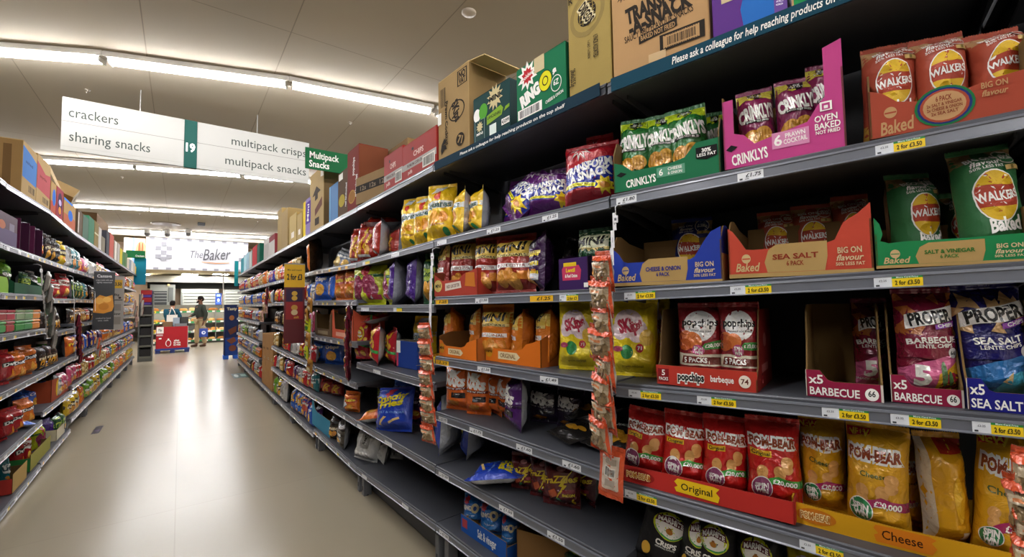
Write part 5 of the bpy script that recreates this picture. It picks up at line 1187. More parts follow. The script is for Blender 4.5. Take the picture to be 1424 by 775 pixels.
bagpx('RC', 'S6', 524, 574, 541, 614, 'sticks_blue', 'big blue crisp bag leaning alone at the front of its shelf', th=.1, rot=.0, roll=-.12, lean=-.25, seed=4)
for a, b_, vt, d_, pr, lb in ((527, 545, 527, .22, 'green_dark', 'dark green bag in the dark behind the big blue one'), (548, 572, 530, .24, 'blue_crisp', 'dark blue bag in the dark behind the big blue one'), (572, 594, 545, .24, 'choc_purple', 'dark purple bag in the dark at the right of the big blue one')):
    bagpx('RC', 'S6', a, b_, vt, None, pr, lb, None, d=d_, th=.09)
bagpx('RC', 'S7', 494, 524, 600, 651, 'silver', 'crumpled silver bag leaning at the shelf edge, largest of three', th=.08, rot=.1, roll=.1, lean=-.2, seed=1)
bagpx('RC', 'S7', 521, 541, 610, 646, 'silver', 'crumpled silver bag, middle of three, in shade', th=.07, rot=.3, roll=.15, lean=-.2, seed=2)
bagpx('RC', 'S7', 543, 560, 628, 644, 'silver', 'small crumpled silver bag, right of three, in deep shade', th=.05, rot=.2, lean=-.4, seed=3)
# ================= fourth bay
bagpx('RD', 'S2', 463, 486, 345, None, 'grey_bag', 'small grey bag in the dark of the second shelf, fourth bay', d=.15, th=.1, roll=.3, lean=-.3)
bagpx('RE', 'S2', 433, 447, 333, None, 'doritos_orange', 'orange and red bag leaning right, above the bracket of the yellow sign', d=.04, th=.09, rot=.6, roll=.25)
for s, a, b_, vt, vb, pr, rt, lb in (('S3', 423, 436, 379, None, 'grey_bag', .2, 'white and grey bag, left end of third shelf, fourth bay'), ('S3', 439, 461, 377, None, 'blue_crisp', .1, 'blue crisp bag with one orange crisp printed, third shelf, fourth bay'), ('S3', 460, 470, 379, None, 'blue_crisp', .3, 'blue crisp bag in shade right of the bright blue one'), ('S3', 468, 482, 374, None, 'orange_cheese', .1, 'orange bag, left of a pair on the third shelf, fourth bay'), ('S3', 481, 498, 371, None, 'orange_cheese', .1, 'orange bag, right of a pair on the third shelf, fourth bay'),
                                     ('S5', 436, 455, 475, 507, 'blue_crisp', .1, 'royal blue bag, left of two on the fifth shelf, fourth bay'), ('S5', 453, 479, 474, 511, 'blue_crisp', .1, 'royal blue bag, right of two on the fifth shelf, fourth bay'), ('S5', 478, 491, 478, 508, 'black_choc', .2, 'black bag at the right end of the fifth shelf, fourth bay'),
                                     ('S6', 436, 452, 522, 549, 'doritos_red', .1, 'red bag with yellow print, left end of the sixth shelf, fourth bay'), ('S6', 451, 464, 528, 553, 'crunchy_red', .1, 'dark red bag second along the sixth shelf, fourth bay'), ('S6', 463, 478, 530, 556, 'crunchy_red', .1, 'dark red bag third along the sixth shelf, fourth bay'), ('S6', 481, 500, 545, 583, 'orange_cheese', .1, 'orange bag standing near the lying orange and silver one'),
                                     ('S7', 459, 474, 578, 622, 'black_choc', .1, 'black and gold bag, left of a leaning pair on the bottom shelf'), ('S7', 469, 488, 582, 628, 'black_silver', .3, 'black and silver bag, right of a leaning pair on the bottom shelf')):
    bagpx('RD', s, a, b_, vt, vb, pr, lb, None, d=.03, th=.08, rot=rt, roll=.12 if s == 'S7' else 0.)
lying('RD', 'S6', 472, 571, .16, .2, .08, -.6, 'silver', 'crumpled silver bag lying at the shelf edge beside the orange one', lean=-.9, seed=2)
lying('RC', 'S6', 503, 586, .2, .28, .09, -.9, 'orange_cheese', 'orange and silver bag lying flat at the shelf joint', seed=2)
traypx('RD', 'S4', 438, 461, 434, 468, '#5a4630', 'open brown display tray, empty, left of the coral one', depth=.26, hb=.2, inner='#5c4526', prof=[(-.5, 1), (-.42, 1), (-.36, .3), (.36, .3), (.42, .9), (.5, .9)], front=[('rect', -.3, .08, .3, .22, '#8a7a60')])
traypx('RD', 'S4', 462, 491, 431, 475, '#c2563c', 'open coral display tray, empty, right of the brown one', depth=.26, hb=.2, inner='#5c4526', prof=[(-.5, 1), (-.42, 1), (-.34, .32), (.36, .3), (.44, .8), (.5, .8)], front=[('rect', -.3, .08, .3, .22, '#d9a08a')])
bagpx('RD', 'S4', 459, 468, 432, None, 'doritos_orange', 'orange bag standing between the brown and coral empty trays', d=.06, th=.05)
traypx('RD', 'S7', 434, 459, 568, 600, '#3f8fb0', 'light blue and brown display tray, empty, on the bottom shelf', depth=.28, hb=.16, inner='#6b5330', prof=[(-.5, 1.4), (-.42, 1.3), (-.34, .8), (-.2, .7), (.5, .72)], sprof=[(0, .6), (.2, .9), (1, 1)], sidecol='#6b5330')
# ================================================================ left-hand run
def lbag(bay, s, a, b_, vt, vb, prod, label, **k): return bagpx(bay, s, a, b_, vt, vb, prod, label, k.pop('group', None), **k)


# cartons on top of the left run (near ends face the camera)
def lcarton(bay, uL, uR, vt, col, label, depth=.28, d=.015, **k): return cartonpx(bay, 'T', uL, uR, vt, None, col, label, d=d, depth=depth, name='snack_carton', **k)


lcarton('LB', 31, 51, 204, '#a88c5c', 'brown carton with a blue printed panel and big white label on its end', depth=.36, front=[('poly', [(-.5, .32), (.5, .3), (.5, .80), (.1, .86), (-.5, .92)], '#3f74b5'), ('txt', 'salted', -.05, .66, .06, '#22406b', {'w': .5}), ('bars', -.1, .08, .4, .26, '#a88c5c', KR, 16)],
        far=[('rect', -.5, 0, .1, 1, '#1f4f94'), ('rect', -.3, .5, .1, .78, '#c9cac8'), ('txt', '00173', -.1, .72, .1, K_, {'w': .34}), ('rect', .22, .1, .34, .9, '#5c4426')], sidecol='#7a5f38')
lcarton('LB', 51, 70, 222, '#a88c5c', 'brown carton with a dull red printed panel, next to the blue one', depth=.36, front=[('poly', [(-.5, .30), (.5, .26), (.5, .78), (.1, .72), (-.5, .86)], '#a8484c'), ('txt', 'paprika', -.05, .6, .06, '#6b1f24', {'w': .5}), ('bars', -.1, .06, .4, .22, '#a88c5c', KR, 16)], sidecol='#7a5f38')
lcarton('LC', 70.5, 78, 254, '#a3834f', 'small brown and red carton with a blue oval cut-out', d=.02, front=[('rect', -.5, 0, .5, .4, '#a84a34'), ('ell', .1, .55, .3, .26, '#1f62c0')])
lcarton('LC', 78.5, 88, 262, '#8c2f3a', 'dark red carton with a purple window, under an open brown flap', d=.02, front=[('ell', 0, .5, .34, .36, '#3a1c3a'), ('ell', 0, .3, .2, .12, '#c97a2c'), ('ell', 0, .55, .2, .1, '#b5a3d0')], flap=[(-.0, .01, 1, 0, .24, .26, -.35)], top='#9c8660')
lcarton('LC', 88.5, 105, 281, '#a3834f', 'tan carton with red speckled base and a blue oval hole', d=.02, front=[('rect', -.5, 0, .5, .45, '#a85a3c'), ('ell', .05, .5, .2, .2, '#1f62c0'), ('rect', -.5, .92, .2, 1, '#2f7ad0')], sidecol='#84683e')
lcarton('LD', 108, 114, 293, '#5c4c3c', 'narrow dark brown carton with a white strip', front=[('rect', -.4, .1, -.2, .9, '#d9d2c4')])
lcarton('LD', 115, 123, 301, '#6b5c4a', 'grey brown carton with dark chevrons on its side', front=[('poly', [(-.4, .1 + k * .3), (.4, .2 + k * .3), (.4, .3 + k * .3), (-.4, .2 + k * .3)], '#2c2a28') for k in range(3)] and [('rect', -.5, 0, .5, 1, '#4c6a5a')], far=[('poly', [(-.3, .1 + k * .28), (.3, .2 + k * .28), (.3, .3 + k * .28), (-.3, .2 + k * .28)], '#2c2a28') for k in range(3)])
lcarton('LD', 123.5, 131, 303, '#3f7a5c', 'green carton beside the chevron one')
lcarton('LE', 131.5, 137, 309, '#8c7844', 'olive tan tall carton on the left run', front=[('rect', -.5, .5, .5, .56, '#d9d2a8')])
lcarton('LE', 137.5, 141, 317, '#d3d0c8', 'slim white carton left of the brown propped lid')
lcarton('LE', 141.5, 146, 330, '#8c8470', 'grey tan carton in front of the brown propped lid')
B, x, d, w, h, zs = fit('LE', 'T', 136, 152, 304, None, .2)
carton('snack_carton', B.world(x, .22, zs), B.rz, w, .25, h, '#6b5338', 'big plain brown carton standing at the back, tallest beyond the olive one', sidecol='#5c462c')
lcarton('LF', 148, 152, 322, '#45454c', 'dark grey carton left of the salmon one')
lcarton('LF', 152.5, 158, 326, '#b5584a', 'salmon red carton on the left run')
far_l = [('LG', 161, 336, '#c9c4b8', 'white'), ('LG', 165, 339, '#a8a29a', 'light grey'), ('LG', 168.5, 346, '#c9b52c', 'yellow'), ('LH', 172, 351, '#4a7a44', 'green'), ('LH', 175.5, 352, '#5c7a4c', 'moss green'), ('LI', 178, 360, '#c9beaa', 'cream'), ('LI', 181, 361, '#8c9aa3', 'blue grey'), ('LI', 184, 362, '#d3cfc8', 'pale'), ('LI', 186.5, 366, '#b5aea0', 'stone'), ('LI', 189, 371, '#d9b52c', 'golden yellow')]
for i, (bk, u, vt, c, nm) in enumerate(far_l): lcarton(bk, u - 1.6, u + 1.6, vt, c, '%s carton far along the top of the left run' % nm, depth=.25)

B = BAYS['LC']; x, z = B.hit(93, 276, .10)
mb = MB(); mb.box((-.16, -.1, 0), (.16, .1, .005), '#7a6340', 0); mb.box((-.16, -.1, 0), (.16, -.095, .12), '#c9bfa8'); mb.box((-.16, .095, 0), (.16, .1, .12), '#7a6340'); mb.box((-.16, -.1, 0), (-.155, .1, .12), '#7a6340'); mb.box((.155, -.1, 0), (.16, .1, .12), '#7a6340'); art(mb, [('rect', -.2, .4, .1, .8, '#8a8478')], flat(-.16, .16, 0, .12, -.1), .32, .12, 0, .001, .0003, 9)
o = mb.build('open_carton', 'card', None, B.world(x, .16, z - .02), B.rz + .5); o.rotation_euler = (.5, .35, B.rz + .3); tag(o, 'tilted brown and white cardboard lid lying on top of the small red cartons', 'cardboard lid')
# --- second shelf: chocolate boxes and bags
traypx('LB', 'S2', -6, 24, 297, None, '#3c1630', 'dark plum box with an orange and lilac front, cut by the left edge', d=.015, depth=.3, hb=.25, inner='#4a2a38', sidecol='#4a1f33', front=[('rect', -.5, 0, .5, .5, '#3f2455'), ('ell', -.25, .6, .16, .14, '#a3501c'), ('rect', .1, .5, .34, .74, '#6b5c74')])
for (a, b_, vt, lb) in ((27, 40, 308, 'dark plum open box, left of two with glossy purple bags'), (47, 58, 317, 'dark plum open box, right of two with glossy purple bags')):
    traypx('LB', 'S2', a, b_, vt + 48, None, '#471a36', lb, d=.02, depth=.28, hb=.24, inner='#3c1630', sidecol='#571f40', prof=[(-.5, 3.0), (-.4, 3.0), (-.36, .9), (.36, .9), (.4, 3.0), (.5, 3.0)] if False else [(-.5, 1), (.5, 1)], sprof=[(0, 1), (1, 1)])
    bagpx('LB', 'S2', a + 1, b_ - 1, vt, None, 'choc_purple', 'glossy purple chocolate bag in the %s plum box' % ('left' if a < 30 else 'right'), d=.05, th=.06)
for bk, a, b_, vt, pr, lb in (('LB', 58, 66, 324, 'black_choc', 'dark bag with white letters, end of second shelf, second left bay'), ('LC', 66, 72, 327, 'black_choc', 'black bag with white letters at the joint on the second left shelf'), ('LC', 72, 79, 332, 'black_silver', 'black and silver bag, left of the mustard yellow one'), ('LC', 79, 88, 335, 'yellow_choc', 'mustard yellow bag on the second left shelf'),
                            ('LC', 88, 95, 341, 'silver', 'silver bag right of the mustard yellow one'), ('LC', 95, 104, 344, 'black_silver', 'black bag right of the silver one, second left shelf')):
    bagpx(bk, 'S2', a, b_, vt, None, pr, lb, None, d=.03, th=.07)
# --- third shelf
traypx('LB', 'S3', -4, 12, 385, None, '#86b53c', 'lime green display tray with white rim at the left edge', d=.02, depth=.28, hb=.16, inner='#4a4a34', prof=[(-.5, 1), (.3, 1), (.42, .8), (.5, .4)])
bagpx('LB', 'S3', -2, 9, 360, None, 'green_light', 'light green bag standing in the lime tray', d=.06, th=.07)
traypx('LB', 'S3', 20, 58, 396, None, '#1f4f34', 'dark green display tray with bags heaped inside, left run', d=.02, depth=.3, hb=.14, inner='#1c3c28')
for a, b_, vt, pr, lb in ((24, 36, 378, 'green_dark', 'dark green bag tilted in the dark green tray, left one'), (33, 45, 376, 'black_silver', 'black and silver bag in the dark green tray'), (44, 57, 384, 'green_light', 'light green bag slumped at the right of the dark green tray')):
    bagpx('LB', 'S3', a, b_, vt, None, pr, lb, None, d=.07, th=.07, roll=.15)
for a, b_, vt, pr, lb in ((66, 78, 388, 'red_white', 'red and white tub-like bag beside the grey strip, third left shelf'), (78, 93, 380, 'red_white', 'red and white bag, second after the grey strip, third left shelf')):
    bagpx('LC', 'S3', a, b_, vt, None, pr, lb, None, d=.03, th=.09)
bagpx('LC', 'S3', 92, 103, 390, None, 'black_silver', 'black bag at the right end of third shelf, third left bay', d=.03, th=.08)
# --- fourth shelf: stacked dip tubs
tubs = [(-2, 9, '#a8343c', '#3f9a4a'), (10, 21, '#b5384a', '#a8343c'), (23, 35, '#9ab58a', '#3f9a4a'), (35, 46, '#7fae7a', '#4aa35c'), (46, 56, '#d9842a', '#d9842a')]
DIPN = ['red', 'rose red', 'pale green', 'mid green', 'orange']
for i, (a, b_, c1, c2) in enumerate(tubs):
    for k in range(2):
        B, x, d, w, h, zs = fit('LB', 'S4', a, b_, 450, None, .04); hh = .085
        c = (c2, c1)[k]
        t = MB()
        n = 4; t.box((-w / 2, -.035, 0), (w / 2, .09, hh * .7), '#c9cfc4' if k else c, 0, .008); t.box((-w / 2 * .98, -.0365, hh * .12), (w / 2 * .98, -.034, hh * .6), c)
        o = t.build('dip_tub', 'plastic', None, B.world(x, d + .04, zs + k * hh * .98 + .001), B.rz)
        tag(o, '%s lidded dip tub, %s of its stack, fourth left shelf' % (DIPN[i], 'top' if k else 'bottom'), 'tub', 'dip tubs on the left run')
        l = MB(); l.box((-w / 2 - .002, -.039, hh * .7), (w / 2 + .002, .094, hh * .95), c, 0, .006); l.build('lid', 'plastic', o)
bagpx('LC', 'S4', 92, 103, 431, None, 'grey_bag', 'grey bag in shade behind the red hanging strip, fourth left shelf', d=.08, th=.08)
# --- fifth shelf
for bk, s, a, b_, vt, vb, pr, lb in (('LB', 'S5', -6, 12, 487, None, 'doritos_red', 'deep red corn chip bag at the left edge, fifth left shelf'), ('LB', 'S5', 8, 27, 489, None, 'doritos_orange', 'orange corn chip bag, left of two on the fifth left shelf'), ('LB', 'S5', 22, 44, 481, None, 'doritos_orange', 'orange corn chip bag, right of two on the fifth left shelf'), ('LB', 'S5', 44, 60, 500, None, 'blue_crisp', 'bright blue bag with a knotted top, fifth left shelf'),
                                    ('LB', 'S6', 18, 32, 545, None, 'blue_crisp', 'blue bag in shade, first of three on the sixth left shelf'), ('LB', 'S6', 32, 46, 540, None, 'blue_crisp', 'blue bag in shade, second of three on the sixth left shelf'), ('LB', 'S6', 48, 64, 532, None, 'blue_crisp', 'blue bag, third of three on the sixth left shelf, tallest'),
                                    ('LB', 'S6', -4, 10, 570, None, 'doritos_red', 'red corn chip bag leaning at the left edge, sixth left shelf'), ('LB', 'S6', 6, 24, 566, None, 'doritos_red', 'red corn chip bag with a slanted banner, sixth left shelf'), ('LB', 'S6', 20, 40, 555, None, 'doritos_orange', 'orange corn chip bag frontmost on the sixth left shelf'),
                                    ('LC', 'S5', 92, 101, 472, None, 'choc_purple', 'purple bag behind the red hanging strip, fifth left shelf'), ('LC', 'S5', 100, 108, 470, None, 'pink_bag', 'plum pink bag right of the red hanging strip')):
    bagpx(bk, s, a, b_, vt, vb, pr, lb, None, d=.03 if pr != 'blue_crisp' or s == 'S5' else .12, th=.1)
mb = MB(); pr_ = [(.001, 0), (.037, 0), (.038, .004), (.038, .2), (.036, .205), (.04, .207), (.04, .222), (.03, .226), (.001, .226)]
B, x, d, w, h, zs = fit('LB', 'S5', 52, 62, 472, None, .17)
mb.lathe(pr_, '#3f8a34', 20, cfn=lambda i: '#b5642a' if i in (0, 1) else '#e2ddd0' if i > 4 else '#3f8a34'); o = mb.build('crisp_tube', 'gloss_card', None, B.world(x, .17, zs), 0)
tag(o, 'tall green cardboard crisp tube behind the bright blue bag', 'crisp tube')
lb_ = MB(); lb_.lathe([(.0402, .2), (.041, .203), (.041, .222), (.0402, .226)], '#e6e2da', 20); lb_.build('lid', 'plastic', o)
lying('LB', 'S6', 44, 590, .2, .22, .05, .6, 'blue_crisp', 'small blue bag lying flat beside the orange corn chips')
traypx('LC', 'S6', 72, 100, 521, None, '#a3482c', 'rust red display tray with yellow dot, sixth left shelf', d=.03, depth=.28, hb=.2, inner='#5c4426', prof=[(-.5, 1), (-.1, .9), (.1, .5), (.5, .4)], front=[('ell', -.25, .5, .07, None, '#d9b52c')])
# --- bottom shelf
for a, b_, vt, vb, col, sc, lb in ((18, 37, 651, 682, '#b89a5c', '#a8342c', 'yellow and red display tray on the bottom left shelf'), (43, 69.5, 620, 655, '#9c9a4a', '#2f7a3c', 'olive and green display tray on the bottom left shelf'), (79, 90, 593, 606, '#d9d2b8', '#c9c0a0', 'cream display tray further along the bottom left shelf')):
    traypx('LB' if a < 75 else 'LC', 'S7', a, b_, vt, None, col, lb, d=.02, depth=.3, hb=.12, sidecol=sc, inner='#6b5330', prof=[(-.5, 1), (.5, 1)], sprof=[(0, .9), (1, 1)])
for bk, a, b_, vt, pr, lb in (('LB', 15, 27, 606, 'doritos_red', 'red bag in the yellow and red tray, left one'), ('LB', 24, 38, 600, 'red_white', 'red and white bag in the yellow and red tray, right one'), ('LB', 44, 58, 592, 'onion_yellow', 'yellow and green bag in the olive tray'), ('LB', 55, 70, 584, 'purple_plain', 'purple bag in the olive tray, right one'), ('LB', -4, 5, 628, 'teal_bag', 'teal and white bag at the left edge of the bottom shelf'),
                            ('LC', 80, 90, 570, 'pink_bag', 'pink bag in the cream tray'), ('LC', 88, 98, 558, 'red_white', 'red bag at right of the cream tray, bottom shelf'), ('LC', 97, 107, 553, 'doritos_red', 'red bag at the joint, bottom left shelf')):
    bagpx(bk, 'S7', a, b_, vt, None, pr, lb, None, d=.06, th=.09)

# ================================================================ rows of bags farther down both runs
POOL = ['hoops_red', 'hoops_blue', 'crunchy_red', 'orange_cheese', 'blue_crisp', 'black_choc', 'green_light', 'red_white', 'grey_bag', 'pink_bag', 'teal_bag', 'tan_bag', 'green_dark', 'multi_blue', 'popcorn', 'doritos_red', 'doritos_orange', 'silver', 'choc_purple', 'yellow_choc']
ARM = {'R': 'right', 'L': 'left'}
SEQ = {}
FAR = MB(); FARK = ('RH', 'RI', 'RJ', 'LG', 'LH', 'LI')
FPROT = {}
def far_bag(prod, loc, rz, w, h):
    if prod not in FPROT:
        r, ch = make_bag('tmp', prod, .18, .24, .09, 1, 1); me = r.data; at = me.color_attributes['Col'].data
        FPROT[prod] = ([v.co.copy() for v in me.vertices], [(tuple(p.vertices), tuple(at[p.loop_start].color)) for p in me.polygons]); bpy.data.objects.remove(r); bpy.data.meshes.remove(me)
    vs, fs = FPROT[prod]; m = Matrix.Translation(loc) @ Matrix.Rotation(rz, 4, 'Z') @ Matrix.Diagonal((w / .18, 1, h / .24, 1)); b = len(FAR.v)
    FAR.v += [tuple(m @ v) for v in vs]
    for f, c in fs:
        k = 'c%.3f_%.3f_%.3f' % c[:3]; LINC[k] = c; FAR.face([b + i for i in f], k, 0, True)


def fill(bk, s, x0=None, x1=None, pool=None, gap=.12, hmax=.27, seed=0, lod=1):
    B = BAYS[bk]; rg = random.Random(bk + s + str(seed)); x = (x0 if x0 is not None else .05); xe = x1 if x1 is not None else B.len - .05
    keys = list(B.z); i = keys.index(s)
    clear = (B.z[keys[i - 1]][0] - B.z[s][0] - LIP - .06) if i > 0 else .3
    n = SEQ.get((bk, s), 0)
    while x < xe - .12:
        pr = rg.choice(pool or POOL); k = rg.choice((1, 2, 2, 3)); w = rg.uniform(.16, .21); h = min(rg.uniform(.2, hmax), clear)
        if h < .1: return
        for j in range(k):
            if x + w > xe: break
            zc = B.ztop(s, x)
            lb = '%s bag, %s along the %s shelf, %s bay of the %s-hand run' % (DESC.get(pr, pr), ORD[min(n, 13)], SHN[s], ORD[B.idx], ARM[B.side])
            if bk in FARK: far_bag(pr, B.world(x + w / 2, .07, zc + .001), B.rz, w, h * rg.uniform(.92, 1))
            else: put_bag(pr, B.world(x + w / 2, .05 + rg.uniform(0, .03), zc + .001), B.rz + rg.uniform(-.25, .25), w, h * rg.uniform(.92, 1), .09, lb, None, -.06, rg.uniform(-.05, .05), 1, lod)
            x += w * .93; n += 1
        if rg.random() < .22: x += gap * rg.uniform(.6, 2)
    SEQ[(bk, s)] = n


for bk in ('RE', 'RF', 'RG', 'RH', 'RI', 'RJ'):
    for s in ('S2', 'S3', 'S4', 'S5', 'S6', 'S7'):
        if s not in BAYS[bk].z or (bk, s) == ('RG', 'S7'): continue
        if bk == 'RE' and s == 'S2': fill(bk, s, .0, .4, ['multi_blue', 'popcorn']); continue
        fill(bk, s, pool={'S2': ['popcorn', 'multi_blue', 'red_white', 'doritos_orange'], 'S3': ['crunchy_red', 'hoops_red', 'orange_cheese', 'blue_crisp', 'grey_bag']}.get(s))
for bk in ('LD', 'LE', 'LF', 'LG', 'LH', 'LI'):
    for s in ('S2', 'S3', 'S4', 'S5', 'S6', 'S7'):
        fill(bk, s, pool={'S5': ['multi_blue', 'doritos_orange', 'orange_cheese', 'choc_purple', 'tan_bag', 'blue_crisp'], 'S4': ['tan_bag', 'grey_bag', 'blue_crisp', 'red_white', 'black_choc'], 'S7': ['tan_bag', 'orange_cheese', 'yellow_choc', 'green_light']}.get(s))
o = FAR.build('snack_bags', 'foil'); tag(o, 'rows of small snack bags on the farthest bays of both shelving runs', 'snack bags', None, 'stuff')
fill('LC', 'S6', .75, 1.25); fill('LC', 'S7', .9, 1.25); fill('LA', 'S7', .6, 1.25, ['teal_bag', 'red_white']); fill('LA', 'S6', .7, 1.25, ['doritos_red'])
fill('LC', 'S4', .2, .8, ['black_choc']); fill('LC', 'S5', .1, .7, ['black_choc', 'choc_purple'])
# cartons along the top of the right run, far part
far_r = [('RF', 386, 391.5, 292, '#8c7648', 'khaki tall carton left of the pale one'), ('RF', 391.5, 400, 293, '#8a744a', 'plain brown carton with a slit, far along the right run'), ('RE', 402.5, 412, 299, '#a8925c', 'pale tan carton with a small printed mark, right run'), ('RE', 413, 420, 297, '#a38c58', 'pale tan carton next to the thin yellow one'),
         ('RG', 374, 382, 328, '#7a2f34', 'maroon topped white carton on the far right run'), ('RG', 367, 373, 332, '#c9c6c0', 'white carton left of the maroon topped one'), ('RH', 351, 357, 343, '#b5262c', 'bright red carton far along the right run'), ('RH', 357.5, 361, 340, '#1f5a48', 'dark green carton far along the right run'), ('RI', 343, 346, 352, '#8aa8b5', 'pale blue carton near the far end of the right run'), ('RI', 346.5, 350, 350, '#a8b5b0', 'grey green carton near the far end of the right run'), ('RJ', 335, 338.5, 360, '#2f8a94', 'teal carton at the far end of the right run'), ('RJ', 339, 342, 356, '#9cc0c9', 'ice blue carton at the far end of the right run')]
for bk, a, b_, vt, c, lb in far_r:
    cartonpx(bk, 'T', a, b_, vt, None, c, lb, d=.02, depth=.25, name='snack_carton', front=[('rect', -.2, .2, .2, .4, '#d9d2c4')] if bk == 'RE' else [('rect', -.5, 0, .5, .72, '#b5b2ac')] if 'maroon' in lb else [])
# ================================================================ hanging strips with pouches
def pouch_prod(name, edge, fill_, lab='#cdbb9e'):
    rr = random.Random(name)
    a = [('rect', -.46, .12, .46, .86, fill_)]
    for i in range(26): a.append(('ell', rr.uniform(-.38, .38), rr.uniform(.18, .62), rr.uniform(.05, .1), None, rr.choice(['#a38a66', '#8c7350', '#c2ac84', '#7d6646'])))
    a += [('rect', -.34, .6, .34, .8, lab), ('rect', -.2, .66, .2, .74, '#d98a5a'), ('rect', -.5, .86, .5, 1, edge), ('rect', -.5, 0, .5, .13, edge)]
    PROD[name] = dict(base=edge, back='#d9d2c6', art=a, seal=edge, amp=.006)


pouch_prod('pouch_orange', '#cf4f26', '#b5a283')
pouch_prod('pouch_pink', '#c9a094', '#b58a80')
PROD['pouch_tan'] = dict(base='#a8742c', back='#8c6024', art=[('ell', 0, .3, .3, .16, '#d9c59a'), ('rect', -.3, .55, .3, .7, '#6b3a1c')])
PROD['pouch_lime'] = dict(base='#c9d11e', back='#a8b01c', art=[('ell', 0, .35, .26, .16, '#3f7a2c'), ('rect', -.3, .6, .3, .7, '#4a5a1c')])
PROD['pouch_maroon'] = dict(base='#5c1424', back='#4a101c', art=[('rect', -.3, .3, .3, .6, '#8c2c3a'), ('ell', 0, .75, .2, .1, '#c9a03a')])
PROD['pouch_grey'] = dict(base='#7d7a74', back='#6b6864', art=[('rect', -.3, .2, .3, .7, '#a8a296')])


def strip(bay, uv, d, label, width=.028, col='#e4e4e6'):
    """uv: pixels from the hook downwards"""
    B = BAYS[bay]; P = [B.hit(u, v, d) for u, v in uv]
    root_x, zt = P[0]; o = B.world(root_x, d, 0)
    t = MB(); n = len(P)
    zb = P[-1][1]
    def X(z):
        for i in range(n - 1):
            if P[i + 1][1] <= z <= P[i][1]: f = (P[i][1] - z) / (P[i][1] - P[i + 1][1] + 1e-9); return P[i][0] + (P[i + 1][0] - P[i][0]) * f - root_x
        return (P[-1][0] if z < zb else P[0][0]) - root_x
    N = 14
    rows = [zt + (zb - zt) * k / N for k in range(N + 1)]
    for k in range(N):
        a, c = rows[k], rows[k + 1]
        t.box((X((a + c) / 2) - width / 2, -.001, c), (X((a + c) / 2) + width / 2, .001, a), col)
        t.box((X((a + c) / 2) - width * .12, -.0014, c + (a - c) * .3), (X((a + c) / 2) + width * .12, -.001, c + (a - c) * .6), '#b5b5b8')
    r = t.build('clip_strip', 'plastic', None, (o.x, o.y, 0), B.rz); tag(r, label, 'clip strip')
    hk = MB(); hk.tube([(0, 0, zt - .005), (0, 0, zt + .02), (0, .02, zt + .03), (0, max(.02, -d + .004), zt + .03)], .002, '#d0d0d4', 6); hk.build('hook', 'plastic', r)
    hd = MB(); hd.box((-width * .7, -.003, zt - .034), (width * .7, .0, zt - .01), '#ececee', 0, .001); hd.box((-width * .3, -.0036, zt - .026), (width * .3, -.003, zt - .018), '#55585c'); hd.build('header_card', 'label', r)
    return r


def pouches(bay, pts, d, prod, w, h, rot, lbl, group, th=.035, lean=.1, lod=0, roll=0., srot=.25):
    B = BAYS[bay]; n = len(pts); rg = random.Random(lbl)
    for i, (u, v) in enumerate(pts):
        x, z = B.hit(u, v, d)
        pr = prod[i % len(prod)] if isinstance(prod, (list, tuple)) else prod
        put_bag(pr, B.world(x, d - .01 - (i % 2) * .006, z - h / 2), B.rz + rot + rg.uniform(-srot, srot), w, h, th, lbl % (ORD[i] if i < n - 1 else 'lowest'), group, lean, roll + rg.uniform(-.08, .08), 1 + i % 3 if lod == 0 else 1, lod, 'snack pouch', 'snack_pouch')


strip('RA', [(856, 296), (852, 330), (846, 500), (850, 640)], -.045, 'thin white clip strip with nut pouches, hanging nearest to the camera', .012)
pouches('RA', [(846, 377), (842, 412), (845, 447), (842, 478), (848, 510), (845, 540), (846, 570), (842, 600)], -.07, 'pouch_orange', .11, .13, -.55, 'orange edged nut pouch on the nearer hanging strip, %s from the top', 'nut pouches on the nearer strip', lean=.16, roll=.12, srot=.15)
x_, z_ = BAYS['RA'].hit(848, 655, -.075)
mb_ = [('rect', -.5, 0, .5, 1, '#cf4f26'), ('rect', -.34, .12, .34, .9, '#d9c9b8'), ('bars', -.24, .42, .2, .64, '#e9e4dc', '#1c1c1c', 18), ('rect', -.2, .7, .24, .84, '#a89a8c'), ('rect', -.2, .2, .2, .36, '#b5a698')]
PROD['pouch_back'] = dict(base='#cf4f26', back='#cf4f26', art=mb_, amp=.004)
put_bag('pouch_back', BAYS['RA'].world(x_, -.075, z_ - .085), BAYS['RA'].rz + .0, .085, .17, .02, 'orange pouch turned to show its bar code, lowest on the nearer strip', 'nut pouches on the nearer strip', .05, .1, 1, 0, 'snack pouch', 'snack_pouch')
strip('RB', [(601.5, 352), (599, 400), (598, 455), (600, 600)], -.04, 'white clip strip with a printed tag, hanging at the second shelf joint', .022)
pouches('RB', [(597, 462), (598, 484), (598.5, 505), (599, 525), (599.5, 543), (600, 560), (600.5, 577), (602, 601)], -.06, 'pouch_orange', .105, .105, .15, 'orange edged nut pouch on the farther hanging strip, %s from the top', 'nut pouches on the farther strip', lean=.18, srot=.12)
strip('RC', [(489, 424), (488.5, 450), (487, 520)], -.035, 'dark strip of maroon pouches at the fourth bay joint', .02, '#5c2430')
pouches('RC', [(489, 436), (488, 450), (487.5, 464), (487, 478), (487, 492), (487, 506), (487.5, 518)], -.055, 'pouch_maroon', .075, .13, -.3, 'maroon snack pouch on the dark strip, %s from the top', 'maroon pouches on a strip', lod=1)
strip('RD', [(436, 409), (433, 440), (432, 500)], -.035, 'thin strip of tan and lime pouches beside the yellow sign', .018)
